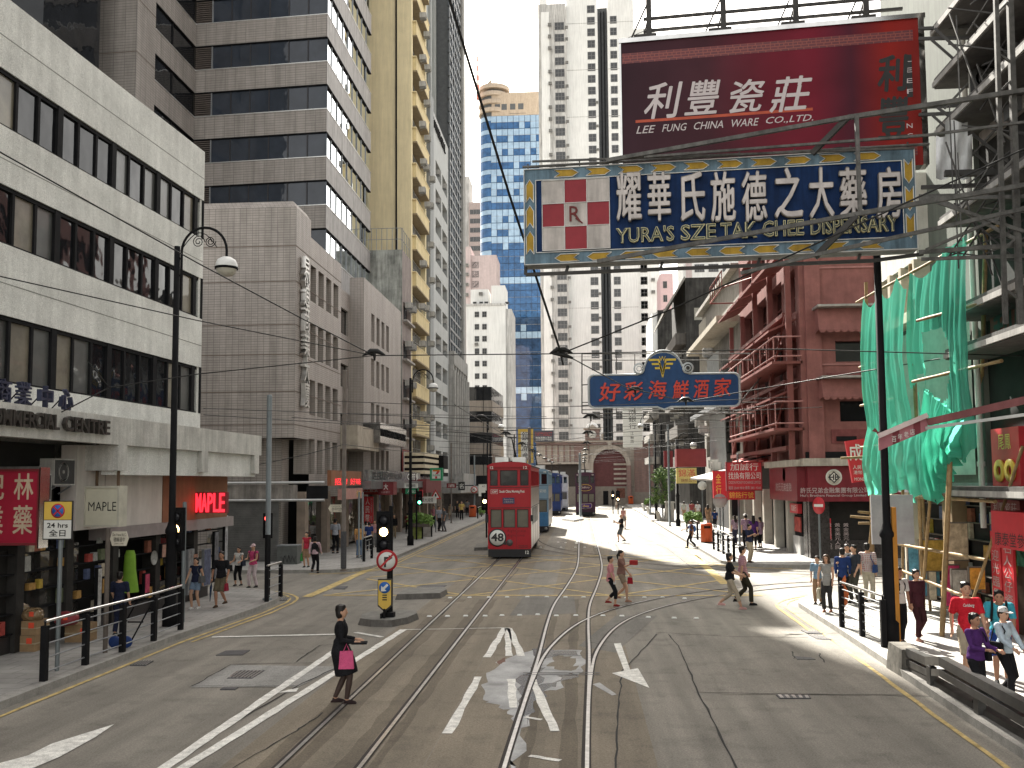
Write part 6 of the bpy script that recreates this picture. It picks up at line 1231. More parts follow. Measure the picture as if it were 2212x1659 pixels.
t_, fr_, q_ = panel_sign('store_sign', 'square convenience store sign with a red and orange numeral seven', 929, 956, 1011, 1038, 64., SW_, SGN, texts=[], rim=.13, th=.35)
w_, h_ = q_[1]-q_[0], q_[3]-q_[2]; S7 = lambda a, b, d=.012: fr_.p(w_*a, q_[2]+h_*b, d)
mb = MB(); mb.poly([S7(.22,.72), S7(.78,.72), S7(.78,.88), S7(.22,.88)], M('seven orange', (.65, .20, .03))); mb.poly([S7(.56,.73,.013), S7(.78,.73,.013), S7(.6,.48,.013), S7(.56,.16,.013), S7(.40,.16,.013), S7(.42,.48,.013)], SRD); mb.obj('numeral', t_)
mb = MB(); mb.poly([S7(.2,.34,.014), S7(.8,.34,.014), S7(.8,.5,.014), S7(.2,.5,.014)], SW_); put_text(mb, fr_, 'ELEVEN', w_*.22, w_*.78, q_[2]+h_*.36, q_[2]+h_*.48, .018, SGN, off=.02); mb.obj('lettering', t_)
t_ = thing('striped_canopy', 'rounded canopy with cream and black bands above the maroon shop awning', 'canopy', (-12, 70, 3.5)); fcn = FR((XT, 70.2), (0, 1))
mb = MB()
for i in range(4): z = 5.7 - .45*i; fcn.box(mb, 0, 7.4-.1*i, z, z+.26, .0, 1.6, M('cream band', (.62, .55, .40), rough=.5)); fcn.box(mb, 0.05, 7.3-.1*i, z-.19, z, .0, 1.5, BLK)
mb.obj('bands', t_); mb = MB(); fcn.box(mb, 7.0, 9.6, 4.2, 5.9, .2, 2.0, BLK); fcn.box(mb, 7.1, 9.5, 4.5, 4.8, 2.0, 2.04, SW_); mb.obj('sign_box', t_)
mb = MB(); fcn.box(mb, -1.2, 6.2, 2.95, 3.95, .1, 1.9, M('maroon awning', (.17, .045, .045), rough=.7, var=.12)); tag(mb.obj('shop_awning', None, (-12, 72, 2.9)), 'plain maroon awning box under the striped canopy', 'awning')
t_ = thing('arcade_fascia', 'long silver fascia with black sign lettering over the left arcade', 'fascia', (-12, 58, 3)); mb = MB(); sa, sb = ft2.s_of(744, 1030)[0], 40.; z_ = 3.35
ft2.box(mb, sa, sb, z_, z_+.45, .2, 1.5, M('grey awning', (.16, .16, .16), rough=.4, metal=.3, var=.3)); mb.obj('awning', t_); mb = MB(); ft2.box(mb, sa+1, 36, z_+.46, z_+1.1, .9, 1.1, M('mirror fascia', (.35, .35, .35), rough=.25, metal=.8, var=.6, scale=2)); put_text(mb, ft2, '周生生珠寶金行 OPTICAL SHOP', sa+2, 20, z_+.52, z_+1.04, 1.105, SBK, off=.02); put_text(mb, ft2, 'CAFE 餐廳 PHARMACY', 22, 35, z_+.52, z_+1.04, 1.105, SW_, off=.02); mb.obj('sign_strip', t_)
for k in range(12): y = 44.5 + k*4.; mb = MB(); mb.box(XT-.3, XT+.1, y, y+.6, .13, 3.3, M('arcade pillar', (.25, .20, .16), rough=.6, var=.2)); mb.obj('pillar', t_)
rs = random.Random(9)
for k in range(12):
    y = 45.2 + k*4.; mb = MB(); mb.box(XT-.25, XT-.2, y, y+3.2, .3, 3.2, glass_mat('lit shop glass', (.10, .085, .06), rough=.05) if k % 3 else SHG); mb.obj('shop_window', t_)
for i, (u, v, Y, lab, c_) in enumerate(((888, 1049, 60, 'white oval shop sign', SW_), (890, 1061, 60, 'dark green oval shop sign with white lettering below the white oval', SGN), (920, 1080, 66, 'white sign board with red marks below the convenience store sign', SW_), (905, 1066, 62, 'small red and white sign right of the oval shop signs', SRD), (997, 1050, 85, 'small black and white sign past the arcade pillars', SBK), (975, 1049, 75, 'dull pink sign above the far left shoppers', SMR))):
    hw = (14, 14, 22, 8, 7, 10)[i]; hh_ = (5, 6, 7, 8, 9, 5)[i]
    panel_sign('shop_sign', lab + ' on the left arcade', u-hw, u+hw, v-hh_, v+hh_, Y, c_, texts=[(('眼鏡', 'Artca', '優惠大減價', '7', '名', '酒')[i], .15, .85, .2, .8, SBK if c_ is SW_ else SW_, {})], rim=.03, th=.15)
panel_sign('white_board', 'plain white advertising board beside the far signal left of the red tram', 1034, 1052, 1046, 1072, 92., SW_, texts=[('AD', .4, .8, .75, .9, SBK, {})], rim=.02)
# ================================================================== trams
TRIMB = M('tram black', (.02, .02, .022), rough=.5); TGL = glass_mat('tram glass', (.012, .013, .015), rough=.04, wob=.08, spec=.5, ior=1.45); TBLD = glass_mat('tram blind behind glass', (.13, .12, .09), rough=.4, wob=.1)
def tram(name, label, X, Yf, L, col, side_lo, side_mid, num, topnum=None, deco=None, blindtxt=True, roof=None):
    t = thing(name, label, 'tram', (X, Yf, 0)); w = 1.02; fF = FR((X-w, Yf), (1, 0)); fR = FR((X+w, Yf), (0, 1)); fL = FR((X-w, Yf+L), (0, -1)); Wd = 2*w; HT = 4.5
    up = [(.09,.46,3.52,4.27), (.57,1.42,3.52,4.27), (1.55,1.96,3.52,4.27)]; lo = [(.10,.64,1.50,2.38), (.72,1.30,1.50,2.38), (1.38,1.94,1.50,2.38)]
    b = MB(); wall_holes(b, fF, 0, Wd, .47, HT, up+lo, .07, col)
    n = 7; su = [(.35+(L-.7)*i/n, .35+(L-.7)*(i+.88)/n, 3.5, 4.25) for i in range(n)]; sl = [(1.5+(L-3.4)*i/5, 1.5+(L-3.4)*(i+.9)/5, 1.55, 2.4) for i in range(5)]
    for f in (fR, fL):
        wall_holes(b, f, 0, L, .47, 2.45, sl, .06, side_lo); wall_holes(b, f, 0, L, 2.45, 3.4, [], .05, side_mid); wall_holes(b, f, 0, L, 3.4, HT, su, .06, col)
    for q in (0, Wd): fF.box(b, q-.03, q+.03, .5, HT, -.03, .02, col)
    FR((X+w, Yf+L), (-1, 0)).quad(b, 0, Wd, .47, HT, 0, col); b.box(X-w, X+w, Yf, Yf+L, .45, .468, TRIMB); b.obj('body', t)
    k = 8; b = MB(); pr = [(X-w-.06 + (Wd+.12)*i/k, HT + .20*(1-((2*i/k)-1)**2)**.5*.9) for i in range(k+1)]
    b.prism([(x, Yf-.08, z) for x, z in pr] + [(X+w+.06, Yf-.08, HT-.06), (X-w-.06, Yf-.08, HT-.06)], (0, L+.16, 0), roof or TRIMB); b.obj('roof', t)
    b = MB(); b.prism([(x, Yf-.11, z-.005) for x, z in pr] + [(X+w+.05, Yf-.11, HT-.09), (X-w-.05, Yf-.11, HT-.09)], (0, .029, 0), col); b.obj('roof_end', t)
    for q in up+lo: window(fF, *q, .05, t, TRIMB, TGL if q in up[:2] else (TBLD if q in lo else TGL), cols=1, ft=.03)
    b = MB()
    for z in (2.44, 3.42): fF.box(b, .02, Wd-.02, z, z+.025, 0, .012, TRIMB); fR.box(b, .02, L-.02, z, z+.03, 0, .015, TRIMB)
    fF.box(b, .66, .67, .48, 1.45, 0, .006, TRIMB); fF.box(b, 1.35, 1.36, .48, 1.45, 0, .006, TRIMB)
    for z in (.55, .62): fF.box(b, 1.45, 1.9, z, z+.02, 0, .01, TRIMB)
    for y in (2.4, 4.9, 7.2): fR.box(b, y, y+.012, .5, 2.43, 0, .006, TRIMB)
    b.obj('panel_seams', t); b = MB(); fF.box(b, .57, 1.42, 3.70, 3.725, -.12, -.10, SW_); fF.box(b, 1.55, 1.96, 3.85, 3.87, -.12, -.1, SW_); b.obj('hand_rail', t)
    for f in (fR, fL):
        for q in su+sl: window(f, *q, .05, t, TRIMB, TGL, cols=1, ft=.03)
    b = MB(); b.box(X-.9, X+.9, Yf+.4, Yf+L-.4, .5, 2.5, DARKIN); b.box(X-.9, X+.9, Yf+2.4, Yf+L-.4, 2.6, 4.3, DARKIN); b.obj('cabin', t)
    b = MB(); fF.box(b, -.01, Wd+.01, .10, .47, -.15, .05, TRIMB); b.box(X-w*.9, X+w*.9, Yf+.051, Yf+1.6, .08, .46, TRIMB); b.obj('bumper', t); b = MB(); b.box(X-w*.9, X+w*.9, Yf+L-1.6, Yf+L-.1, .08, .46, TRIMB); b.obj('rear_skirt', t)
    for yy in (L*.33, L*.68):
        for sx in (-.56, .5): b = MB(); b.lathe([(.001, -.05), (.30, -.05), (.30, .05), (.001, .05)], (X+sx, Yf+yy, .33), STEEL, 18, 'x'); b.obj('wheel', t)
    b = MB(); b.lathe([(.001, -.05), (.13, -.05), (.16, .0)], fF.p(1.02, .78, .02), M('headlamp rim', (.10, .09, .09), rough=.25, metal=.4), 20, 'y'); b.obj('headlamp', t)
    b = MB(); bx = Yf + L*.5; b.box(X-.35, X+.35, bx-.5, bx+.5, HT+.17, HT+.32, TRIMB); b.tube([(X, bx, HT+.3), (X, bx-.2, HT+.65), (X-.10, bx-1.6, 6.0)], [.09, .05, .03], TRIMB, 6); b.box(X-.3, X+.18, bx-1.65, bx-1.55, 5.98, 6.03, TRIMB); b.obj('trolley_pole', t)
    b = MB(); b.box(X-.75, X-.1, Yf+.9, Yf+2.2, HT+.12, HT+.42, ALU); b.box(X+.1, X+.75, Yf+.9, Yf+2.2, HT+.12, HT+.42, ALU); b.obj('roof_box', t)
    b = MB(); put_text(b, fF, num, 1.78, 1.95, .24, .40, .053, SW_, off=.02); put_text(b, fF, num, .10, .26, 4.33, 4.46, .112, SW_, off=.02); put_text(b, fF, num, 1.72, 1.9, 4.33, 4.46, .112, SW_, off=.02); b.obj('fleet_number', t)
    if blindtxt:
        b = MB(); fF.box(b, .70, 1.27, 2.65, 2.94, 0.002, .03, M('blind box', (.05, .05, .12), rough=.4)); put_text(b, fF, 'Western Market', .75, 1.22, 2.82, 2.90, .034, LT); put_text(b, fF, '上環(西港城)', .75, 1.22, 2.68, 2.79, .034, LT); b.obj('destination_blind', t)
    return t, fF, fR, fL
TRED = M('tram red', (.34, .010, .018), rough=.4, var=.08, coat=.08); TWH = M('tram side white', (.60, .57, .55), rough=.35, var=.12, streak=.15); TSV = M('tram side silver', (.27, .25, .25), rough=.3, metal=.5, var=.3); TLB = M('tram light blue', (.17, .27, .36), rough=.35, var=.06); TDB = M('tram dark blue', (.02, .05, .20), rough=.35); TPU = M('tram plum', (.055, .016, .04), rough=.35); TBU = M('tram blue', (.05, .17, .34), rough=.35)
t, fF, fR, fL = tram('double_deck_tram', 'red double deck tram with newspaper advertisement heading towards the camera', -3.47, 46.0, 9.6, TRED, TWH, TSV, '12')
b = MB(); fF.box(b, .12, .46, 3.13, 3.34, .002, .008, SW_); fF.box(b, .133, .447, 3.143, 3.327, .0082, .012, TRED); put_text(b, fF, 'SCMP', .17, .42, 3.18, 3.29, .016, SW_, off=.015); put_text(b, fF, 'South China Morning Post', .54, 1.76, 3.14, 3.31, .006, SW_, off=.02, space=.95); b.obj('lettering', t)
b = MB(); c = fF.p(.43, 1.02, .0); b.lathe([(.001, -.022), (.43, -.022), (.43, -.002)], c, SBK, 32, 'y'); b.lathe([(.001, -.03), (.37, -.03), (.37, -.02)], c, SW_, 32, 'y'); b.prism([fF.p(.62, .72, .008), fF.p(.86, .66, .008), fF.p(.82, .95, .008)], (0, -.015, 0), SBK); put_text(b, fF, '48', .13, .74, .84, 1.24, .034, SBK, off=.03); b.obj('logo_disc', t)
b = MB(); put_text(b, fF, 'Right place', .93, 1.80, 1.24, 1.42, .005, M('dark red print', (.14, .015, .02)), space=1.1); b.obj('slogan', t); b = MB(); put_text(b, fF, 'Right time', .93, 1.74, 1.02, 1.2, .005, M('dark red print', None), space=1.1); b.obj('slogan', t)
b = MB(); b.box(-3.47-1.16, -3.47-1.02, 45.9, 46.0, 1.75, 2.15, TRIMB); b.obj('mirror', t); b = MB(); b.box(-3.47+1.02, -3.47+1.14, 45.9, 46.0, 1.8, 2.1, TRIMB); b.obj('mirror', t)
t, fF, *_ = tram('double_deck_tram', 'light blue double deck tram directly behind the red tram', -3.42, 69.5, 9.6, TLB, TSV, TSV, '173', blindtxt=False); b = MB(); put_text(b, fF, '好彩坊', 1.2, 1.9, 2.9, 3.15, .005, SW_); b.obj('lettering', t)
b = MB(); fF.box(b, 0.01, 2.03, .48, 1.48, .001, .012, TBU); b.obj('apron', t)
tram('double_deck_tram', 'dark blue double deck tram third in the queue behind the light blue tram', -3.3, 106, 9.6, TDB, TDB, TDB, '88', blindtxt=False)
tram('double_deck_tram', 'white sided double deck tram last in the queue behind the dark blue tram', -2.7, 119, 9.6, M('tram white', (.6, .6, .58), rough=.4), TWH, TWH, '61', blindtxt=False)
t, fF, *_ = tram('double_deck_tram', 'plum coloured double deck tram on the right hand track far down the street', .45, 101.5, 9.6, TPU, TPU, TPU, '53', blindtxt=False)
b = MB(); put_text(b, fF, 'Cadbury', .5, 1.5, 2.9, 3.2, .01, LT, off=.02, shear=.2); b.tube([fF.p(1+.72*cos(a*.2618), 3.03+.34*sin(a*.2618), .02) for a in range(13, 36)], .02, GLDT, 5); b.obj('lettering', t)
b = MB(); b.prism([fF.p(x, z, .004) for x, z in ((.35,1.0),(.42,1.32),(1.62,1.38),(1.72,1.22),(1.68,.95),(1.55,.86),(.5,.84))], (0, -.02, 0), LT); b.prism([fF.p(x, z, .026) for x, z in ((.41,1.02),(.47,1.27),(1.57,1.33),(1.66,1.2),(1.62,.98),(1.52,.91),(.53,.89))], (0, -.006, 0), M('plum violet', (.06, .02, .16))); put_text(b, fF, 'choc', .7, 1.4, 1.0, 1.22, .036, GLDT, off=.02); b.obj('front_badge', t)
# ================================================================== street furniture
def lamp(name, label, p, H, side, grp=None, col=.75):
    t = thing(name, label, 'street lamp', tuple(p)); x, y, z = p; s = side
    b = MB(); b.lathe([(.001, 0), (.19, 0), (.19, .5), (.14, .56), (.125, 2.3), (.16, 2.34), (.16, 2.42), (.12, 2.5), (.085, 2.62), (.075, H), (.001, H)], (x, y, z), BLK, 14); b.obj('pole', t)
    R = .6; zc = H - .25; b = MB(); ac = [(x+s*(.12+R-R*cos(a)), y, z+zc+.1+R*1.05*sin(a)) for a in [pi*i/14 for i in range(15)]]; b.tube([(x+s*.12, y, z+zc-.6)] + ac + [(x+s*(.12+2*R), y, z+zc-.05)], .035, BLK, 6)
    for zz_ in (zc-.55, zc-.1): b.box(min(x, x+s*.14), max(x, x+s*.14), y-.03, y+.03, z+zz_, z+zz_+.05, BLK)
    for c_, r_, d in ((.56, .17, 1), (.88, .15, -1)):
        b.tube([(x+s*(c_ + r_*(1-i/26)*cos(d*i*.62)), y, z+zc+.36 + r_*(1-i/26)*sin(d*i*.62)) for i in range(22)], .012, BLK, 5)
    b.tube([(x+s*(.16+i*.1), y, z+zc+.1+.5*sin(pi*(.08+i*.095))) for i in range(10)], .012, BLK, 5); b.obj('arm', t)
    cx, cz = x+s*(.12+2*R), z+zc-.33; b = MB(); b.lathe([(.03, .27), (.12, .26), (.23, .19), (.275, .09), (.28, 0)], (cx, y, cz), M('lamp cap white', (.72, .72, .70), rough=.35), 20); b.obj('shade', t)
    b = MB(); b.lathe([(.28, .0), (.295, 0), (.295, -.05), (.27, -.06)], (cx, y, cz), BLK, 20); b.obj('rim', t)
    b = MB(); b.lathe([(.265, -.05), (.24, -.14), (.16, -.22), (.001, -.255)], (cx, y, cz), M('lamp bowl', (.42, .40, .34), rough=.15, var=.3, coat=.6), 20); b.obj('bowl', t)
    return t
lamp('street_lamp', 'tall black street lamp with scrolled arm beside the left railing', G(367,1352,.13), 9.75, 1)
lamp('street_lamp', 'tall black street lamp before the yellow block on the left pavement', (-9.75, 54., .13), 9.6, 1)
lamp('street_lamp', 'thick black street lamp post in front of the green netting on the right', G(1925,1395,.13), 10.5, -1)
lamp('street_lamp', 'distant black street lamp left of the trolley poles', (-8.75, 89., .13), 9.3, 1); lamp('street_lamp', 'black street lamp above the yellow sign on the far right pavement', (7.6, 76., .13), 6.9, 1); lamp('street_lamp', 'distant black street lamp by the tall white hanging sign', (7.0, 90., .13), 9.3, -1)
def post(name, label, px, h, r, mat, cat='pole', z=.13, extra=None):
    p = G(px[0], px[1], z); b = MB(); b.lathe([(r*1.7, 0), (r*1.7, .05), (r, .07), (r, h), (r*.8, h+.04), (.001, h+.05)], p, mat, 10)
    if extra: extra(b, p)
    return tag(b.obj(name, None, tuple(p)), label, cat)
GPO = M('pole grey green', (.17, .19, .195), rough=.5, metal=.3, var=.15); GPB = M('pole brown', (.12, .10, .085), rough=.7, var=.3)
post('wire_pole', 'pale grey wire pole with black foot at the left corner railing', (577,1296), 6.3, .085, GPO, extra=lambda b, p: b.lathe([(.09, .1), (.09, 2.0)], p, BLK, 10))
post('wire_pole', 'brown wire pole plastered with bills before the red vertical banner', (742,1233), 8.2, .09, GPB, extra=lambda b, p: b.lathe([(.12, .1), (.12, 1.6)], p, IRON, 10))
for i, (u, v, h, r, m_, l) in enumerate(((775,1205,3.1,.045,GPO,'thin grey post left of its twin before the orange shopper'), (783,1208,3.1,.045,GPO,'thin grey post right of its twin before the orange shopper'), (1025,1112,6.5,.09,GPO,'grey pole carrying the no u turn sign'), (1254,1117,6.4,.12,GPO,'stout grey wire pole on the tram stop island'), (1145,1118,9.,.16,GPB,'thick dark wire pole behind the red tram'), (1447,1137,8.,.09,GPO,'grey wire pole beside the street tree'), (1432,1120,9.,.08,BLK,'thin black wire pole far down the right pavement'), (1405,1112,8.,.08,GPO,'pale wire pole by the far benches'), (1598,1178,5.,.06,GPO,'grey signal pole before the money exchange shop'), (1563,1155,2.9,.05,GPO,'grey pole behind the round sign back'), (975,1130,7.,.06,GPB,'slim brown pole below the striped canopy'), (1060,1110,8.5,.1,BLK,'tall black pole left of the red tram'), (1112,1108,9,.07,BLK,'slim black pole by the distant lamps'))): post('pole', l, (u, v), h, r, m_)
# traffic signals
AMB = M('amber light', (1.0, .62, .25), emit=6.); GRNL = M('green light', (.1, .9, .45), emit=4.); REDL = M('red light', (1, .05, .04), emit=3.); LENS = M('dark lens', (.03, .03, .035), rough=.15)
def signal(name, label, p, lit=1, col=AMB, sc=1., back=False, pole=None):
    t = thing(name, label, 'traffic light', tuple(p)); x, y, z = p; w_, h_ = .17*sc, .98*sc
    b = MB(); b.box(x-w_, x+w_, y, y+.22*sc, z, z+h_, BLK); b.box(x-w_*1.25, x+w_*1.25, y+.06*sc, y+.09*sc, z-.06*sc, z+h_+.06*sc, BLK)
    if pole: b.tube([(pole[0], y+.12, pole[1]), (pole[0], y+.12, z+h_+.2)], .055, pole[2] if len(pole) > 2 else BLK, 8); b.box(min(x, pole[0]), max(x, pole[0]), y+.1, y+.14, z+.1, z+.16, BLK); b.box(min(x, pole[0]), max(x, pole[0]), y+.1, y+.14, z+h_-.16, z+h_-.1, BLK)
    b.obj('housing', t)
    if not back:
        for i in range(3):
            c = Vector((x, y-.005, z+h_-(.17+.32*i)*sc)); b = MB(); b.lathe([(.001, -.01), (.11*sc, -.01), (.115*sc, 0)], c, col if i == lit else LENS, 16, 'y'); b.obj('lens', t)
            b = MB(); b.lathe([(.125*sc, -.08*sc), (.13*sc, 0), (.14*sc, 0), (.135*sc, -.08*sc)], c, BLK, 14, 'y'); b.obj('hood', t)
    return t
S_ = lambda u, v, Y: AY(u, v, Y)
p = S_(829, 1189, 25.2); signal('traffic_light', 'traffic light showing amber above the no right turn sign', (p.x, p.y, p.z), pole=(p.x+.17, .2))
p = S_(379, 1185, 23.7); signal('traffic_light', 'traffic light showing amber beside the left street lamp', (p.x, p.y, p.z), pole=(p.x+.17, .2, GPO))
p = S_(577, 1160, 30.8); signal('traffic_light', 'dark pedestrian signal on the grey pole at the left corner', (p.x, p.y, p.z), lit=0, col=REDL, sc=.75); p = S_(1047, 1100, 60.); signal('traffic_light', 'traffic light showing amber at the left edge of the red tram', (p.x, p.y, p.z), pole=(p.x+.1, .2)); p = S_(1590, 1112, 54.); signal('traffic_light', 'black back of a traffic light on the grey pole by the money exchange', (p.x, p.y, p.z), back=True); p = S_(906, 1090, 58.); signal('traffic_light', 'far traffic light showing green under the oval signs', (p.x, p.y, p.z), lit=2, col=GRNL, sc=.8, pole=(p.x-.2, .2)); p = S_(1335, 1082, 101.); signal('traffic_light', 'far traffic light right of the plum tram', (p.x, p.y, p.z), lit=2, col=AMB, pole=(p.x, .2)); p = S_(1324, 1078, 103.); signal('traffic_light', 'small far traffic light touching the plum tram', (p.x, p.y, p.z), sc=.8, pole=(p.x, .2))
# traffic signs
def disc(b, c, r, mat, th=.012, n=32, d=0.): b.lathe([(.001, -th-d), (r, -th-d), (r, -d)], c, mat, n, 'y')
SRW = M('sign ring red', (.42, .03, .035), rough=.4); SBLU = M('sign round blue', (.03, .13, .42), rough=.4)
t = thing('no_turn_sign', 'round no right turn sign on the near traffic island', 'traffic sign', tuple(G(836,1338,.17))); c = S_(836, 1211, 24.9); b = MB(); b.tube([(c.x+.03, 25.02, .17), (c.x+.03, 25.02, 2.1)], .055, BLK, 10); b.box(c.x-.12, c.x+.18, 24.9, 25.14, .17, .3, BLK); b.obj('pole', t)
b = MB(); disc(b, c, .285, SRW); b.obj('rim', t); b = MB(); disc(b, c, .225, SW_, d=.013); b.obj('face', t)
b = MB(); P = lambda x, z: c + Vector((x, -.028, z)); b.prism([P(-.075,-.17), P(-.02,-.17), P(-.02,.04), P(.05,.04), P(.05,.0), P(.16,.075), P(.05,.15), P(.05,.10), P(-.075,.10)], (0, .004, 0), SBK); b.obj('arrow', t)
b = MB(); b.prism([P(-.18,-.14), P(-.14,-.18), P(.18,.14), P(.14,.18)], (0, -.006, 0), SRW); b.obj('slash', t)
t = thing('keep_left_plate', 'yellow shield plate with blue keep left arrow under the no right turn sign', 'traffic sign', tuple(S_(831, 1322, 24.8))); c = S_(831, 1276, 24.8); b = MB()
hw, h1, h2, h3 = .185, .30, -.40, -.56; q = lambda k, d: [c + Vector((x*k, d, z*k + (.0))) for x, z in ((-hw, h1), (hw, h1), (hw, h2), (0, h3), (-hw, h2))]
b.prism(q(1, 0), (0, .09, 0), SBK); b.obj('backing', t); b = MB(); b.prism(q(.91, -.004), (0, .003, 0), SYE); b.obj('face', t); cb_ = c + Vector((0, -.006, .08)); b = MB(); disc(b, cb_, .15, SBLU, th=.006); b.obj('disc', t)
b = MB(); P = lambda x, z: cb_ + Vector((x, -.012, z)); b.prism([P(.10,.06), P(.06,.10), P(-.045,.005), P(-.085,.05), P(-.10,-.10), P(.05,-.085), P(.0,-.04)], (0, .004, 0), SW_); b.obj('arrow', t)
b = MB(); 
for z in (-.13, -.19, -.25): b.box(c.x-.06, c.x+.06, c.y-.012, c.y-.005, c.z+z, c.z+z+.03, SBK)
b.obj('small_print', t); b = MB(); b.box(c.x-.1, c.x-.05, 24.7, 25.1, .17, .3, BLK); b.box(c.x-.02, c.x+.02, 24.7, 25.1, .17, .42, BLK); b.obj('clamps', t)
t = thing('no_stopping_sign', 'yellow and white no stopping sign reading 24 hrs on a grey pole', 'traffic sign', tuple(G(123,1449,.13))); pb = G(123,1449,.13); Ys = pb.y; b = MB(); b.tube([pb, (pb.x, Ys, S_(128,1090,Ys).z)], .042, GPO, 10); b.obj('pole', t)
tl, mid, br_ = S_(100,1084,Ys), S_(100,1123,Ys), S_(157,1163,Ys); f_ = FR((tl.x, Ys-.06), (1, 0)); w_ = br_.x-tl.x; b = MB(); f_.box(b, -.02, w_+.02, br_.z-.02, tl.z+.02, -.03, 0, SBK); b.obj('backing', t); b = MB(); f_.quad(b, .0, w_, mid.z+.006, tl.z, .004, SYE); b.obj('yellow_plate', t); b = MB(); f_.quad(b, 0, w_, br_.z, mid.z-.006, .004, SW_); b.obj('white_plate', t)
b = MB(); cc = f_.p(w_/2, (tl.z+mid.z)/2, .004); r_ = (tl.z-mid.z)*.40; disc(b, cc, r_, SRD, th=.003, d=.001); disc(b, cc, r_*.82, SBLU, th=.003, d=.005)
for a in (pi/4, -pi/4): dx, dz = cos(a)*r_*.84, sin(a)*r_*.84; b.bar(cc + Vector((-dx, -.011, -dz)), cc + Vector((dx, -.011, dz)), .03, .003, SRD, up=(0, 1, 0))
b.obj('roundel', t); b = MB(); h_ = mid.z-br_.z; put_text(b, f_, '24 hrs', w_*.12, w_*.88, br_.z+h_*.58, br_.z+h_*.85, .008, SBK, off=.02); b.obj('lettering', t); b = MB(); put_text(b, f_, '全日', w_*.2, w_*.80, br_.z+h_*.12, br_.z+h_*.48, .008, SBK, off=.012); b.obj('lettering', t)
def hexsign(name, label, pole_px, u0, u1, v0, v1, txt, arrow=0):
    pb = G(pole_px[0], pole_px[1], .13); Y = pb.y-.08; tl, br_ = S_(u0, v0, Y), S_(u1, v1, Y); f_ = FR((tl.x, Y), (1, 0)); w_ = br_.x-tl.x; h_ = tl.z-br_.z; t = thing(name, label, 'street sign', tuple(pb)); b = MB(); b.tube([pb, (pb.x, pb.y, tl.z+.06)], .05, GPB, 10); b.obj('pole', t)
    e = w_*.12; b = MB(); b.prism([f_.p(e*(arrow <= 0 or 1), br_.z), f_.p(w_-e*(arrow == 0), br_.z), f_.p(w_, (tl.z+br_.z)/2 if arrow == 0 else br_.z), f_.p(w_-e*(arrow == 0), tl.z), f_.p(e, tl.z), f_.p(0, (tl.z+br_.z)/2)], (0, .02, 0), M('street sign cream', (.56, .52, .42), rough=.5)); b.obj('plate', t)
    b = MB(); put_text(b, f_, txt[0], w_*.15, w_*.85, br_.z+h_*.68, br_.z+h_*.88, .008, SBK); put_text(b, f_, txt[1], w_*.2, w_*.82, br_.z+h_*.27, br_.z+h_*.6, .008, SBK); put_text(b, f_, txt[2], w_*.25, w_*.75, br_.z+h_*.1, br_.z+h_*.2, .008, SBK); b.obj('lettering', t); return t
hexsign('street_name_sign', 'cream hexagonal street name sign on a brown pole behind the left railing', (227,1410), 238, 277, 1148, 1179, ('Des Voeux Rd C', '德輔道中', '244-248')); hexsign('street_name_sign', 'cream arrow shaped street name sign before the shops of the tan block', (742,1225), 709, 747, 1090, 1106, ('Cleverly St', '急庇利街', '')if False else ('Cleverly St', '急庇利街', '1-9'), 1)
def roundsign(name, label, u, v, r, Y, draw, pole=True, z=.13):
    c = S_(u, v, Y); t = thing(name, label, 'traffic sign', (c.x, Y, z)); b = MB()
    if pole: b.tube([(c.x, Y+.05, z), (c.x, Y+.05, c.z+.2)], .045, GPO, 8); b.obj('pole', t)
    b = MB(); draw(b, c, r*Y/2050); b.obj('face', t); return t
roundsign('no_u_turn_sign', 'small round no u turn sign left of the red tram', 1024, 1058, 7.5, 92., lambda b, c, r: (disc(b, c, r, SRW), disc(b, c, r*.75, SW_, d=.013), b.tube([c + Vector((-.1,-.03,-.14)), c + Vector((-.1,-.03,.06)), c + Vector((0,-.03,.12)), c + Vector((.1,-.03,.06)), c + Vector((.1,-.03,-.1))], .03, SBK, 5), b.bar(c + Vector((-.2,-.035,.2)), c + Vector((.2,-.035,-.2)), .05, .01, SRW, up=(0,1,0))), pole=False)
roundsign('signal_warning_sign', 'triangular traffic signal warning sign on the far left pavement', 941, 1070, 11, 68., lambda b, c, r: (b.prism([c + Vector((-r*1.15,0,-r*.75)), c + Vector((r*1.15,0,-r*.75)), c + Vector((0,0,r*1.2))], (0,.02,0), SRW), b.prism([c + Vector((-r*.72,-.005,-r*.5)), c + Vector((r*.72,-.005,-r*.5)), c + Vector((0,-.005,r*.72))], (0,.003,0), SW_), b.box(c.x-.06, c.x+.06, c.y-.015, c.y-.008, c.z-r*.4, c.z+r*.3, SBK)))
GBK = M('sign back grey plain', (.30, .29, .28), rough=.6, var=.1)
roundsign('round_sign_back', 'grey back of a large round sign beside the gold shop sign', 1555, 1082, 15, 54., lambda b, c, r: disc(b, c, r, GBK)); roundsign('round_sign_back', 'pale back of a small round sign under the white awning', 1517, 1049, 9.5, 66., lambda b, c, r: disc(b, c, r, SW_))
t = roundsign('no_entry_sign', 'round red no entry sign turned edgeways before the dark corner shop', 1769, 1092, 18, 43.2, lambda b, c, r: (b.lathe([(.001, -.02), (r, -.02), (r, 0)], c, SRD, 28, 'y'), b.box(c.x-r*.75, c.x+r*.75, c.y-.03, c.y-.021, c.z-r*.16, c.z+r*.16, SW_)))
_f = [q for q in t.children if q.name.startswith('face')][0]; _c = S_(1769, 1092, 43.2); _m = Matrix.Translation(_c - WLOC(t)) @ Matrix.Rotation(radians(-62), 4, 'Z') @ Matrix.Translation(-(_c - WLOC(t))); _f.data.transform(_m)
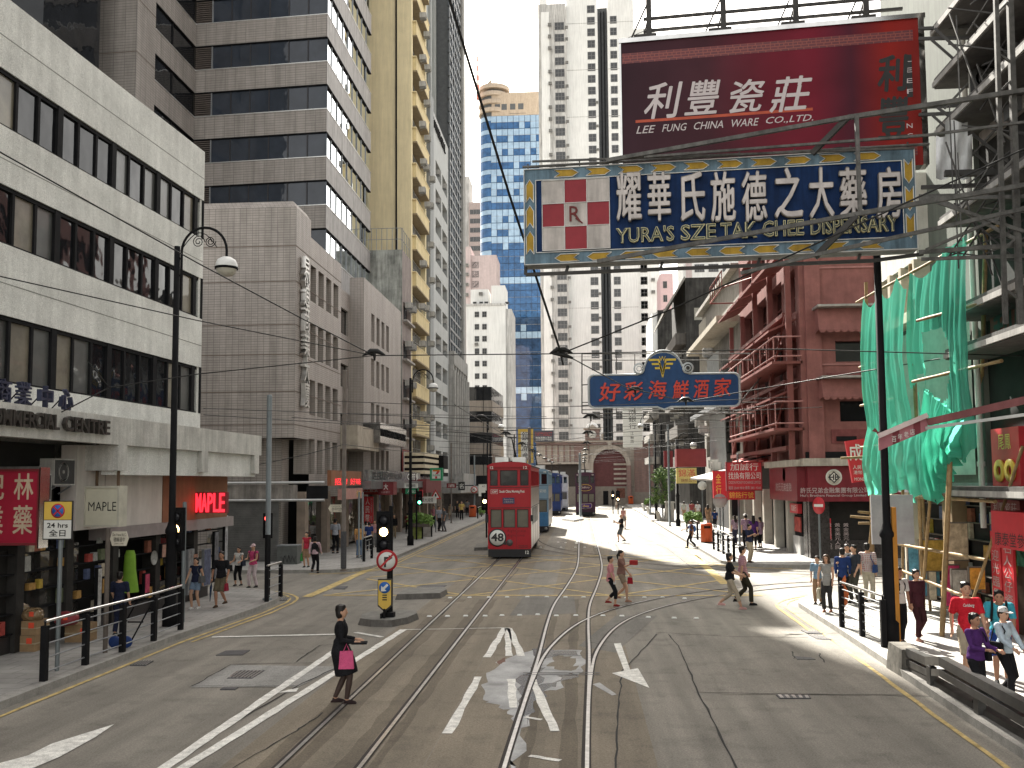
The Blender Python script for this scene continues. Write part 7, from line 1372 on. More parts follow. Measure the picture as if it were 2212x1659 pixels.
# railings
def railing(label, pts, z0=.13, nb=4, h=1.08, top=None, square=True):
    """pts: foot of each post"""
    P = [Vector((p[0], p[1], z0)) for p in pts]; c = P[0]; t = thing('railing', label, 'railing', tuple(c))
    for p in P: b = MB(); b.box(p.x-.055, p.x+.055, p.y-.055, p.y+.055, z0-.01, z0+h-.08, BLK); b.obj('post', t)
    b = MB(); b.tube([p + Vector((0,0,h)) for p in P], .032, top or STEEL, 8)
    for p in P: b.tube([p + Vector((0,0,h-.09)), p + Vector((0,0,h))], .02, BLK, 6)
    b.obj('handrail', t); b = MB()
    for k in range(nb): z = .16 + k*(h-.32)/(nb-1); b.tube([p + Vector((0,0,z)) for p in P], .014, GREYM, 6)
    b.obj('rails', t); return t
g = lambda u, v, z=.13: G(u, v, z)
railing('long black railing with bright handrail along the left kerb', [g(u, v) for u, v in ((94,1472), (184,1437), (264,1409), (332,1385), (390,1361))], top=M('bright handrail', (.62, .62, .62), rough=.18, metal=.9))
railing('short black railing at the left street corner', [g(576,1300), g(606,1288)]); railing('short black railing before the shoppers of the tan block', [g(786,1213), g(803,1206)]); railing('black railing behind the amber light on the left', [g(826,1195), g(846,1185)])
railing('black railing on the near right corner with an orange cloth tied to it', [g(u, v) for u, v in ((1819,1355), (1863,1375), (1910,1398))], nb=5, top=M('bright handrail', None)); railing('black railing at the far right corner beside the orange bin', [g(u, v) for u, v in ((1542,1187), (1552,1191), (1563,1196.5), (1574,1204), (1586,1214))], nb=4)
railing('black railing around the far right planter', [g(1484,1150), g(1507,1166)], nb=4); railing('black railing far left beyond the orange bin', [g(1032,1120), g(1040,1116)], nb=3)
mb = MB(); p = g(1817, 1290); q = AY(1817, 1282, p.y-.9); mb.hexa([(q.x-.06, q.y, .55), (q.x+.16, q.y+.05, .45), (q.x+.2, q.y+.02, .5), (q.x-.04, q.y-.04, .6), (q.x-.12, q.y, 1.25), (q.x+.1, q.y, 1.25), (q.x+.12, q.y+.08, 1.25), (q.x-.1, q.y+.08, 1.25)], M('orange cloth', (.55, .16, .06), rough=.9)) if False else None
pr = g(1821, 1352); mb = MB(); n = 7
mb.add([(pr.x-.03+.02*sin(i*2)+(.03*j if i > 2 else .02*j), pr.y-.08-.03*cos(i*1.7+j), 1.22-.115*i+.03*j) for i in range(n) for j in range(6)], [[i*6+j, i*6+j+1, (i+1)*6+j+1, (i+1)*6+j] for i in range(n-1) for j in range(5)], M('orange cloth', (.55, .16, .06), rough=.9), True); tag(mb.obj('tied_cloth', None, (pr.x, pr.y-.08, .5)), 'orange cloth tied to the near right railing', 'cloth')
# crash barrier on the right
t = thing('crash_barrier', 'grey steel crash barrier with bent end along the near right kerb', 'barrier', (6.05, 19, .13)); b = MB(); b.hexa([(5.95,18.6,-.02),(6.35,18.6,-.02),(6.35,19.5,-.02),(5.95,19.5,-.02),(5.98,18.62,.50),(6.32,18.62,.50),(6.32,19.4,.52),(5.98,19.4,.52)], M('barrier block', (.16, .15, .13), rough=.9, var=.4, scale=6, streak=.4)); b.obj('end_block', t)
BST = M('barrier steel', (.085, .083, .08), rough=.42, metal=.4, var=.25, scale=5); path = [(6.12, 18.6, .40), (6.12, 17.6, .42), (6.0, 16.6, .60), (5.85, 13, .62), (5.7, 8, .62)]
b = MB()
for dz in (.06, -.13):
    Pq = [Vector(p) + Vector((0,0,dz)) for p in path]
    for i in range(len(Pq)-1): b.bar(Pq[i], Pq[i+1] + (Pq[i+1]-Pq[i]).normalized()*.03, .15, .15 if dz > 0 else .12, BST)
b.obj('beam', t)
for y in (17.3, 15.2, 13.2, 11.2): b = MB(); x = 5.95+.02*(y-13); b.box(x-.05, x+.07, y-.09, y+.09, .05, .45, BST); b.obj('post', t)
b = MB(); b.hexa([(5.88,4,.0),(6.12,4,.0),(6.28,18.5,.0),(6.04,18.5,.0),(5.9,4,.22),(6.1,4,.22),(6.26,18.5,.22),(6.06,18.5,.22)], M('barrier base', (.06, .055, .05), rough=.8, var=.4)); b.obj('base', t)
# bins, planters, benches
def bin_(label, px, s=1.):
    p = g(*px); t = thing('litter_bin', label, 'litter bin', tuple(p)); OR = M('bin orange', (.42, .075, .02), rough=.45, var=.1); b = MB(); b.lathe([(.001, 0), (.27*s, 0), (.30*s, .06*s), (.30*s, .85*s), (.27*s, .93*s), (.22*s, .97*s), (.001, .98*s)], p, OR, 20); b.obj('body', t); b = MB(); b.box(p.x-.16*s, p.x+.16*s, p.y-.306*s, p.y-.28*s, .72*s+p.z, .84*s+p.z, BLK); b.obj('slot', t); b = MB(); b.lathe([(.28*s, 0), (.31*s, 0), (.31*s, .05*s), (.28*s, .05*s)], p, BLK, 20); b.obj('foot', t)
bin_('orange litter bin beside the far right railing', (1527,1172), 1.15); bin_('orange litter bin far down the left pavement', (1021,1117), 1.25); bin_('tiny orange litter bin at the far end of the right pavement', (1363,1089), 1.3)
LEAF = [M('leaf a', (.07, .13, .03), rough=.7, var=.3), M('leaf b', (.11, .18, .045), rough=.7, var=.3), M('leaf c', (.045, .085, .025), rough=.7, var=.3)]
def leaves(b, c, r, n, size, rs, mats=LEAF):
    for i in range(n):
        d = Vector((rs.gauss(0,1), rs.gauss(0,1), rs.gauss(0,1))).normalized()*(rs.random()**.4); p = Vector(c) + Vector((d.x*r[0], d.y*r[1], d.z*r[2])); a = Vector((rs.gauss(0,1), rs.gauss(0,1), rs.gauss(0,1))).normalized(); q = a.orthogonal().normalized(); s = size*rs.uniform(.6, 1.4)
        b.add([p-a*s, p+q*s*.45, p+a*s, p-q*s*.45], [(0,1,2,3)], rs.choice(mats))
rs = random.Random(4)
def planter(label, u0, u1, vt, vb, Y, box=True):
    a, c = S_(u0, vt, Y), S_(u1, vb, Y); t = thing('planter', label, 'planter', ((a.x+c.x)/2, Y, c.z)); b = MB(); cx = (a.x+c.x)/2; b.box(a.x+.1, c.x-.1, Y-.3, Y+.3, c.z-.12, c.z+.12, GPB); b.obj('trough', t); b = MB(); m_ = [M('fern a', (.16, .27, .06), rough=.7), M('fern b', (.22, .36, .10), rough=.7), M('fern c', (.10, .18, .04), rough=.7)]
    for k in range(4): leaves(b, (a.x+(c.x-a.x)*(k+.5)/4, Y, (a.z+c.z)/2+rs.uniform(-.05,.12)), ((c.x-a.x)*.24, .42, (a.z-c.z)*.62), 260, .09, rs, m_)
    b.obj('foliage', t); return t
planter('planter of pale green ferns on the far right railing', 1480, 1514, 1108, 1128, 62.); planter('planter of green ferns above the boards on the left pavement', 884, 932, 1112, 1134, 60.); planter('small planter far down the right pavement', 1393, 1412, 1078, 1090, 105.); planter('small planter beyond the left far bin', 1036, 1046, 1098, 1110, 90.)
for u0, u1, v0, v1, Y, l, c_ in ((884, 911, 1133, 1168, 60.3, 'yellow green poster board below the ferns on the left pavement', (.30, .36, .10)), (912, 931, 1131, 1160, 62.5, 'pale poster board beside the yellow green one', (.36, .34, .31))):
    a, c = S_(u0, v0, Y), S_(u1, v1, Y); t = thing('poster_board', l, 'poster board', (a.x, Y, .13)); b = MB(); b.box(a.x, c.x, Y, Y+.06, c.z, a.z, M('poster%d' % u0, c_, var=.5, scale=2.2)); b.obj('poster', t); b = MB(); b.box(a.x-.08, a.x, Y-.02, Y+.08, .13, a.z+.06, BLK); b.box(c.x, c.x+.08, Y-.02, Y+.08, .13, a.z+.06, BLK); b.box(a.x, c.x, Y-.02, Y+.08, a.z, a.z+.06, BLK); b.obj('frame', t)
for i, (u, v, l) in enumerate(((1437,1126,'pale concrete bench on the far right kerb, nearest of its row'), (1412,1112,'pale concrete bench on the far right kerb, middle of its row'), (1400,1104,'pale concrete bench on the far right kerb, furthest of its row'))):
    p = g(u, v); b = MB(); b.box(p.x-.5, p.x+.1, p.y, p.y+3.2, p.z, p.z+.25, CONCL); b.hexa([(p.x-.5,p.y,p.z+.25),(p.x-.3,p.y,p.z+.25),(p.x-.3,p.y+3.2,p.z+.25),(p.x-.5,p.y+3.2,p.z+.25),(p.x-.62,p.y,p.z+.85),(p.x-.5,p.y,p.z+.85),(p.x-.5,p.y+3.2,p.z+.85),(p.x-.62,p.y+3.2,p.z+.85)], CONCL); tag(b.obj('bench', None, tuple(p)), l, 'bench', 'benches on the far right pavement')
p = g(1448, 1127); b = MB(); b.box(p.x-.35, p.x+.35, p.y, p.y+.7, .13, 1.75, CONCL); b.box(p.x-.42, p.x+.42, p.y-.06, p.y+.76, 1.755, 1.9, CONCL); tag(b.obj('concrete_pillar', None, tuple(p)), 'square concrete pillar at the end of the far benches', 'pillar')
# street tree
c = S_(1436, 1045, 88.); t = thing('street_tree', 'dark green street tree behind the lamp post on the right', 'tree', (c.x, 88, .13)); b = MB(); b.tube([(c.x, 88, 0), (c.x+.1, 88, 1.6), (c.x, 88.1, 2.6)], [.16, .12, .09], GPB, 8)
for a in range(5): b.tube([(c.x, 88, 2.2), (c.x+.8*cos(a*1.3), 88+.8*sin(a*1.3), 3.6+.25*a)], [.07, .03], GPB, 6)
b.obj('trunk', t); b = MB()
for k in range(16): leaves(b, (c.x+rs.uniform(-1.0,.9), 88+rs.uniform(-1,1), c.z+rs.uniform(-1.5,1.2)), (.55,.55,.45), 130, .10, rs, LEAF + [M('leaf d', (.16, .24, .06), rough=.6)])
b.obj('crown', t)
# awnings on the right
def sheet(name, label, cat, pts, th, mat, group=None): P = [Vector(p) for p in pts]; b = MB(); b.prism(P, (0, 0, -th), mat); c = sum(P, Vector())/len(P); return tag(b.obj(name, None, tuple(c)), label, cat)
sheet('shop_awning', 'pale shop awning above the white round sign on the right', 'awning', [AY(1491,1032,62), AY(1545,1036,60), AY(1600,1008,64), AY(1545,1018,66)], .12, M('awning white', (.6, .58, .54), rough=.7, streak=.2)); sheet('shop_awning', 'red and white awning above the money exchange sign', 'awning', [AY(1575,1000,53.2), AY(1650,994,53.), AY(1685,984,56), AY(1605,989,58)], .1, M('awning red', (.42, .09, .08), rough=.7, var=.5, scale=1.5))
# reversing awning arm with striped valance in front of the netting
t = thing('retractable_awning', 'folded awning with pink striped valance reaching out before the netting', 'awning', tuple(AY(1950, 940, 19.8))); b = MB(); b.bar(AY(2005,912,20.2), AY(2330,838,18.4), .10, .14, M('awning roll', (.20, .075, .075), rough=.7, streak=.2)); b.bar(AY(2000,925,20.2), AY(2330,880,18.4), .06, .06, ALU); b.obj('arm', t)
b = MB(); a, c = AY(1898,947,20.4), AY(2003,902,20.2); n = 7
for i in range(n): p, q = a.lerp(c, i/n), a.lerp(c, (i+1)/n); z_ = Vector((0,0,-.26)); b.hexa([p+z_, q+z_, q+z_+Vector((0,.03,0)), p+z_+Vector((0,.03,0)), p, q, q+Vector((0,.03,0)), p+Vector((0,.03,0))], M('valance rose', (.36, .15, .17), rough=.8) if i not in (2, 5) else M('valance maroon', (.17, .04, .05), rough=.8))
b.bar(a+Vector((0,0,.05)), c+Vector((0,0,.05)), .2, .1, M('valance top', (.58, .48, .46), rough=.7)); fv = FR((a.x, a.y), (c.x-a.x, c.y-a.y)); b.obj('valance', t); b = MB(); L_ = (c-a).length
for i, ch in enumerate('百年老店'): s_ = .3+.12*i; z_ = a.z + (c.z-a.z)*s_/L_; put_text(b, fv, ch, s_-.045, s_+.045, z_-.2, z_-.08, .01, SW_)
b.obj('lettering', t)
# ================================================================== scaffold and netting
BAM = M('bamboo', (.28, .19, .09), rough=.55, var=.3, scale=6, streak=.3)
def bamboo(b, p, q, r=.045):
    p, q = Vector(p), Vector(q); n = max(2, int((q-p).length/.5)); b.tube([p.lerp(q, i/n) for i in range(n+1)], [r*(1.12 if i % 2 else .95) for i in range(n+1)], BAM, 7)
SCF = thing('bamboo_scaffold', 'bamboo scaffold standing on the right pavement under the green netting', 'scaffold', (9, 25, .13)); XB = 8.75
for (p, q, r) in ((g(2035,1375), (XB-.1, 23.0, 4.1), .06), ((XB-.1, 29.3, .13), (XB, 29.3, 9.7), .05), (g(1868,1290), (XB, 28.4, 5.0), .045), ((XB+.2, 26., .13), (XB+.2, 26., 9.5), .05), (g(2108,1300), (XB+.4, 21.7, 9.2), .05), (g(1990,1330), (XB-.1, 24.0, 4.4), .04), (g(2010,1320), (XB+.4, 26.4, 4.0), .04), (g(1950,1290), (XB+.3, 27.5, 4.2), .04), ((8.7, 22.8, .2), (9.6, 21.4, 4.4), .035)):
    b = MB(); bamboo(b, p, q, r); b.obj('upright', SCF)
for (p, q) in (((XB-.05, 30.2, 9.25), (XB+.4, 21.0, 9.2)), ((XB, 30.3, 7.2), (XB+.3, 27.5, 7.2)), ((XB, 30.3, 6.0), (XB+.3, 27.5, 6.0)), ((XB, 30.4, 4.7), (XB+.3, 27.5, 4.7)), ((XB-.9, 29.4, 4.35), (XB+.5, 29.2, 4.4)), ((XB-.7, 29.3, 2.6), (XB+.4, 29.1, 2.5)), ((XB-.5, 29.2, 2.4), (XB+.4, 29.1, 2.4)), ((XB-.6, 28.8, 2.75), (XB+.3, 29.3, 2.65)), ((XB-.05, 29.4, 1.9), (XB+.2, 22.0, 1.9)), ((XB+.05, 29.4, 3.25), (XB+.3, 21.6, 3.2)), ((XB, 27, 1.2), (XB+.2, 22.4, .9)), ((XB-.2, 24.5, 7.7), (XB+.3, 21.2, 7.6)), ((XB-.2, 25, 6.2), (XB+.4, 21.2, 6.25))):
    b = MB(); bamboo(b, p, q, .04); b.obj('ledger', SCF)
pz = g(1942, 1397); b = MB(); b.box(pz.x-.045, pz.x+.045, pz.y, pz.y+.09, .13, 3.1, M('ochre post', (.45, .20, .03), rough=.6, var=.15, streak=.2)); tag(b.obj('ochre_post', None, tuple(pz)), 'square ochre post beside the thick lamp post', 'post')
m, tt_, bb_ = nmat('green netting'); tt_.nodes.remove(bb_); out = tt_.nodes['Material Output']
df = tt_.nodes.new('ShaderNodeBsdfDiffuse'); tr = tt_.nodes.new('ShaderNodeBsdfTranslucent'); tp = tt_.nodes.new('ShaderNodeBsdfTransparent'); m1 = tt_.nodes.new('ShaderNodeMixShader'); m2 = tt_.nodes.new('ShaderNodeMixShader')
df.inputs[0].default_value = (.085, .42, .31, 1); tr.inputs[0].default_value = (.14, .64, .47, 1); m1.inputs[0].default_value = .6; lk(tt_, df.outputs[0], m1.inputs[1]); lk(tt_, tr.outputs[0], m1.inputs[2])
nz = tt_.nodes.new('ShaderNodeTexNoise'); nz.inputs['Scale'].default_value = 1.3; tcn = tt_.nodes.new('ShaderNodeTexCoord'); mrn = tt_.nodes.new('ShaderNodeMapRange'); mrn.inputs[1].default_value = .35; mrn.inputs[2].default_value = .7; mrn.inputs[3].default_value = .86; mrn.inputs[4].default_value = 1.
lk(tt_, tcn.outputs['Object'], nz.inputs['Vector']); lk(tt_, nz.outputs[0], mrn.inputs[0]); lk(tt_, mrn.outputs[0], m2.inputs[0]); lk(tt_, tp.outputs[0], m2.inputs[1]); lk(tt_, m1.outputs[0], m2.inputs[2]); lk(tt_, m2.outputs[0], out.inputs[0]); NET = m
def net(label, y0, y1, ztop, zbot, x0, hole=None, ns=70, nz_=70, amp=.16, seed=0, gather=0.):
    vs = []; fs = []; keep = {}
    for j in range(nz_+1):
        for i in range(ns+1):
            a = i/ns; c = j/nz_; y = y0 + (y1-y0)*a; zt_ = ztop(a); z_ = zt_ + (zbot(a)-zt_)*c; fold = .5*sin(a*38+seed+2*sin(c*2.+a*4)) + .35*sin(a*71+1.3*seed+c*1.5) + .5*mnoise.noise(Vector((a*5, c*4, seed)))
            y2 = y + .25*mnoise.noise(Vector((a*3+9, c*5, seed)))*c; ga = gather(c) if gather else 0; y2 = y2 + ((y0+y1)/2 + .0 - y2)*ga
            vs.append((x0 + amp*fold*(.35+.65*c) + .35*sin(pi*c)*(1-c*.3)*-.5, y2, z_ + .06*sin(a*38+seed)*c))
    for j in range(nz_):
        for i in range(ns):
            a, c = (i+.5)/ns, (j+.5)/nz_
            if hole and hole(a, c): continue
            fs.append([j*(ns+1)+i, j*(ns+1)+i+1, (j+1)*(ns+1)+i+1, (j+1)*(ns+1)+i])
    b = MB(); b.add(vs, fs, NET, True); return tag(b.obj('netting', None, (x0, (y0+y1)/2, zbot(.5))), label, 'netting')
sag = lambda a, n, d: -d*abs(sin(a*pi*n))
net('bright green safety netting, left sheet hanging furthest along the scaffold', 29.5, 25.6, lambda a: 9.3 + sag(a, 2.5, .45) - .1*a, lambda a: 5.05 + .15*sin(a*9), 8.7, amp=.05, seed=1)
net('bright green safety netting, upper right sheet with a torn opening', 25.7, 22.0, lambda a: 9.2 + sag(a, 1.5, .5)*(1-a) + .1*a, lambda a: 4.6 + .5*sin(a*6), 8.85, hole=lambda a, c: (.25 < a + .1*sin(c*9) < .66 and .38 < c < .97) or (a < .22 and c > .55 and mnoise.noise(Vector((a*9, c*9, 3))) > .05), amp=.11, seed=4)
net('bright green safety netting, lower ruffled sheet behind the lamp post', 29.2, 24.2, lambda a: 5.3 + sag(a, 2, .3), lambda a: 3.15 + .55*a*(1 if a < .6 else 1-a) + .12*sin(a*23), 8.62, amp=.14, seed=8, ns=90)
net('bright green safety netting, dark bunched sheet at the lower right', 24.6, 22.2, lambda a: 6.0 - 1.0*a, lambda a: 3.1 + 1.2*a, 8.7, amp=.3, seed=12, gather=lambda c: .35*c)
b = MB(); pw = g(1925, 1330); q = AY(1890, 1085, 25); b.box(q.x-.1, q.x+.95, 25, 25.06, 2.05, 3.3, M('grey hoarding', (.34, .34, .35), rough=.6)); tag(b.obj('hoarding_panel', None, (q.x+.4, 25, 2.05)), 'plain grey hoarding panel under the netting behind the lamp post', 'panel')
# stall goods below the scaffold
for i, (u, v, Y, w_, h_, c_, l) in enumerate(((1958, 1235, 27, .8, 1.3, (.10, .28, .40), 'blue lit display fridge in the right arcade'), (2020, 1265, 25, .35, 1.0, (.45, .04, .12), 'crimson poster stand in the right arcade'), (2000, 1200, 26.2, .7, .8, (.38, .24, .05), 'ochre poster in the right arcade'), (2068, 1170, 24.6, .5, .9, (.42, .33, .22), 'golden figure poster in the right arcade'), (2052, 1258, 24.4, .45, .6, (.36, .34, .30), 'stacked pale cartons in the right arcade'), (2112, 1250, 23.5, .34, .5, (.5, .25, .04), 'round orange drum hung in the right arcade'), (1978, 1230, 26.4, .18, 1.6, (.55, .5, .38), 'cream notice pillar in the right arcade'))):
    p = AY(u, v, Y); x = max(p.x, 9.35); b = MB(); b.box(x-w_/2, x+w_/2, Y, Y+.15, p.z-h_/2, p.z+h_/2, M('stall%d' % i, c_, var=.55, scale=5)); b.box(x-w_/2-.02, x+w_/2+.02, Y+.02, Y+.13, p.z-h_/2-.03, p.z+h_/2+.03, GPB); tag(b.obj('display', None, (x, Y, p.z-h_/2)), l, 'display')
# goods before the left shops
CARD = M('carton brown', (.27, .18, .10), rough=.8, var=.2, scale=5); PLAS = glass_mat('clear plastic wrap', (.22, .15, .08), rough=.15, wob=.8, wscale=9, var=.6); TAGR = M('price tag red', (.65, .08, .04), rough=.5)
for i, (u, v, s, l) in enumerate(((40, 1400, .62, 'lower brown carton of the stack at the left edge'), (92, 1392, .0, '')[:4] if False else (45, 1395, .62, 'x'),)[:1]): pass
pc = g(45, 1408); 
for k, (dx, dy, dz, w_, h_, l) in enumerate(((0, 0, .0, .62, .34, 'lower brown carton of the stack on the left pavement'), (.02, .03, .345, .6, .30, 'upper brown carton of the stack on the left pavement'), (-.75, .3, .0, .6, .5, 'brown carton left of the stacked pair at the left edge'), (.55, 1.2, .0, .5, .4, 'brown carton behind the stacked pair by the left shop'))):
    t = thing('carton', l, 'carton', (pc.x+dx, pc.y+dy, .13+dz)); x, y, z = pc.x+dx, pc.y+dy, .13+dz; b = MB(); b.box(x-w_/2, x+w_/2, y, y+.5, z, z+h_, CARD); b.box(x-w_/2-.003, x+w_/2+.003, y-.003, y+.503, z+h_*.46, z+h_*.54, M('parcel tape', (.36, .30, .2), rough=.3)); b.obj('box', t); b = MB(); b.box(x+.12, x+.24, y-.012, y-.004, z+h_*.5, z+h_*.5+.12, TAGR); b.obj('price_tag', t)
for k, (dx, dy, dz, s, l) in enumerate(((-.35, .25, .72, .34, 'large clear bag of dried goods on top of the cartons'), (.12, .2, .66, .26, 'clear bag of dried goods with red tag on the stacked cartons'), (-.7, .5, .7, .3, 'clear bag of dried goods at the far left edge'), (.5, .9, .48, .28, 'dark red tray of dried goods behind the cartons'))):
    b = MB(); n = 14; vs = []; c = Vector((pc.x+dx, pc.y+dy, .13+dz+s*.35)); b.ball(c, (s, s*.8, s*.6), PLAS if k < 3 else SMR, 16, 10)
    for p in b.v: d = (p-c); p += d*(.25*mnoise.noise(p*7))
    b.box(c.x+.05, c.x+.15, c.y-s*.85, c.y-s*.83, c.z, c.z+.1, TAGR); tag(b.obj('goods_bag', None, (c.x, c.y, c.z-s*.6)), l, 'bag of goods')
for i, (u, v, Y, w_, h_, c_, l) in enumerate(((142, 1240, 24.5, .42, 1.05, (.16, .30, .03), 'lime green coat hung in the left shop window'), (215, 1205, 26, .4, .4, (.3, .3, .28), 'round pale emblem in the left shop window'), (265, 1230, 27, .5, 1.3, (.09, .08, .09), 'dark clothes rack in the left shop'), (300, 1235, 28.3, .4, 1.3, (.2, .2, .2), 'white framed stand in the left shop doorway'), (355, 1225, 29.5, .5, 1.1, (.08, .09, .14), 'blue shirt display in the left shop'), (206, 1260, 25.5, .25, .5, (.4, .05, .1), 'red shoe display in the left shop'), (240, 1190, 26.5, .3, .35, (.35, .2, .15), 'orange ticket in the left shop'), (495, 1175, 31., .22, 1.9, (.3, .3, .31), 'photo poster on the end pillar of the left shop'), (318, 1215, 28.6, .3, .5, (.28, .15, .1), 'brown figure picture on the white stand'), (112, 1290, 23, .16, 1.4, (.45, .44, .42), 'mirror strip on the left shop pillar'), (400, 1200, 30.2, .3, 1.5, (.12, .12, .13), 'dark poster by the shop doorway'))):
    p = AY(u, v, Y); xw = fs.p(Y-7, 0, .14).x; b = MB(); 
    if i in (1,): b.lathe([(.001, -.02), (w_/2, -.02), (w_/2, 0)], (xw, Y, p.z), M('item%d' % i, c_, var=.4, scale=8), 20, 'x')
    elif i == 0: b.lathe([(.10, .62), (.14, .5), (.16, .1), (.24, -.45), (.24, -.47)], (xw+.05, Y, p.z), M('item%d' % i, c_, var=.2), 14)
    else: b.box(xw, xw+.06, Y-w_/2, Y+w_/2, p.z-h_/2, p.z+h_/2, M('item%d' % i, c_, var=.6, scale=6)); b.box(xw-.03, xw+.05, Y-w_/2-.03, Y+w_/2+.03, p.z-h_/2-.03, p.z+h_/2+.03, GREYM if i in (3, 4) else BLK)
    tag(b.obj('display_item', None, (xw, Y, p.z-h_/2)), l, 'display')
# electrical cabinet with scribble
p = g(620, 1262); t = thing('utility_cabinet', 'dark grey utility cabinet with black scribble against the shutters', 'cabinet', (-13.9, 41.6, .13)); a = AY(599, 1180, 41.6); c = AY(641, 1262, 41.6); b = MB(); b.box(a.x, c.x, 41.6, 42.3, .13, a.z, M('cabinet grey', (.10, .105, .10), rough=.6, var=.2)); b.box(a.x-.03, c.x+.03, 41.57, 42.33, a.z+.002, a.z+.05, GREYM); b.obj('body', t); b = MB(); b.tube([Vector((a.x+.15+.045*i, 41.585, a.z-.55+.16*sin(i*1.7)+.06*cos(i*3))) for i in range(17)], .012, SBK, 5); b.obj('scribble', t)
# small stock on the dim shelves of the arcades, all alike from the street
rs = random.Random(21); pk = [M('stock %d' % i, c_, var=.4, scale=9) for i, c_ in enumerate(((.35,.20,.06),(.30,.05,.04),(.12,.14,.08),(.38,.33,.25),(.08,.10,.18),(.40,.28,.05),(.22,.08,.05),(.30,.30,.28)))]
b = MB()
for k in range(5): z = .55+.42*k; fs.box(b, 11.2, 24.3, z-.03, z-.003, -.11, .05, BLK)
b.obj('shelf', B1); b = MB()
for k in range(7): z = .3+.45*k; b.box(XG+.44, XG+.6, 24.05, 29.9, z-.03, z-.003, GPB)
b.obj('shelf', B11)
def stock(n, fn, label, group, sz=(.12, .3)):
    for i in range(n):
        p = fn(i); a, h_ = rs.uniform(*sz), rs.uniform(sz[0], sz[1]*1.2); b = MB(); b.hexa([(p.x-.05, p.y-a/2, p.z), (p.x+.05, p.y-a/2, p.z), (p.x+.05, p.y+a/2, p.z), (p.x-.05, p.y+a/2, p.z), (p.x-.05, p.y-a*.45, p.z+h_), (p.x+.05, p.y-a*.45, p.z+h_), (p.x+.05, p.y+a*.45, p.z+h_), (p.x-.05, p.y+a*.45, p.z+h_)], pk[rs.randrange(8)]); tag(b.obj('package', None, tuple(p)), label, 'package', group)
stock(46, lambda i: fs.p(rs.uniform(11.5, 24.), .55 + .42*(i % 5), -.02), 'small package on the dim shelves behind the left railing', 'stock on the shelves of the left shops')
stock(50, lambda i: Vector((XG + .52, rs.uniform(24.2, 29.6), .3 + .45*(i % 7))), 'small package on the shelves under the green netting', 'stock in the right arcade', (.15, .36))
# ================================================================== people
HAIR = M('hair black', (.012, .010, .009), rough=.45, var=.3); HAIRB = M('hair brown', (.045, .025, .015), rough=.5, var=.3); SKIN = M('skin', (.46, .27, .18), rough=.55, var=.06); SKIN2 = M('skin tan', (.34, .18, .115), rough=.55, var=.06); NYL = M('dark stockings', (.055, .036, .030), rough=.5)
def cloth(c): return M('cloth %.2f %.2f %.2f' % tuple(c), c, rough=.9, var=.22, scale=5, bump=.9, spec=.1)
def plaid(name, a, b_):
    return tile_mat(name, a, b_, .055, .055, mortar=.014, var=.1, streak=.1, rough=.9)
_dgn = [0]
def remesh(mb, name, parent, mat, vox=.014, smooth=3):
    me = bpy.data.meshes.new('tmp'); me.from_pydata([tuple(p) for p in mb.v], [], mb.f); o = bpy.data.objects.new('tmp', me); COL.objects.link(o)
    md = o.modifiers.new('r', 'REMESH'); md.mode = 'VOXEL'; md.voxel_size = vox; md.use_smooth_shade = True
    if smooth: ms = o.modifiers.new('s', 'SMOOTH'); ms.iterations = smooth; ms.factor = .5
    dg = bpy.context.evaluated_depsgraph_get(); m2 = bpy.data.meshes.new_from_object(o.evaluated_get(dg)); bpy.data.objects.remove(o); bpy.data.meshes.remove(me)
    m2.materials.clear(); m2.materials.append(mat); m2.name = name; r = bpy.data.objects.new(name, m2); COL.objects.link(r); r.parent = parent; return r
def ik(a, c, l1, l2, fwd):
    d = c-a; L = min(d.length, (l1+l2)*.999); k = (l1*l1-l2*l2+L*L)/(2*L); h = sqrt(max(0, l1*l1-k*k)); n = d.normalized(); f = (fwd - n*fwd.dot(n)).normalized(); return a + n*k + f*h
def hand(b, w_, d, side, curl=.5, s=1.):
    """palm and five fingers from the wrist along d; side: +1 thumb towards +x of the body frame"""
    d = d.normalized(); f = Vector((0,-1,0)); t = (f - d*f.dot(d)); t = t.normalized() if t.length > .05 else Vector((0,0,1)); n = d.cross(t)*side; pc = w_ + d*.045
    b.tube([w_ - d*.01, w_ + d*.03, w_ + d*.085], [.024*s, .030*s, .030*s], SKIN, 8); b.tube([w_ + t*.018 + d*.03, w_ + t*.022 + d*.085], [.020*s, .017*s], SKIN, 8); b.tube([w_ - t*.018 + d*.03, w_ - t*.022 + d*.08], [.020*s, .016*s], SKIN, 8)
    for i, (o_, L) in enumerate(((.030, .068), (.010, .078), (-.010, .072), (-.030, .056))):
        p0 = w_ + d*.08 + t*o_; p1 = p0 + (d*cos(curl*.5) + n*sin(curl*.5))*L*.5; p2 = p1 + (d*cos(curl*1.6) + n*sin(curl*1.6))*L*.5; b.tube([p0, p1, p2], [.0105*s, .0095*s, .008*s], SKIN, 6)
    p0 = w_ + t*.028 + d*.025; p1 = p0 + (t*.8 + d*.6 + n*.3).normalized()*.035; p2 = p1 + (d + n*.4).normalized()*.03; b.tube([p0, p1, p2], [.014*s, .011*s, .009*s], SKIN, 6)
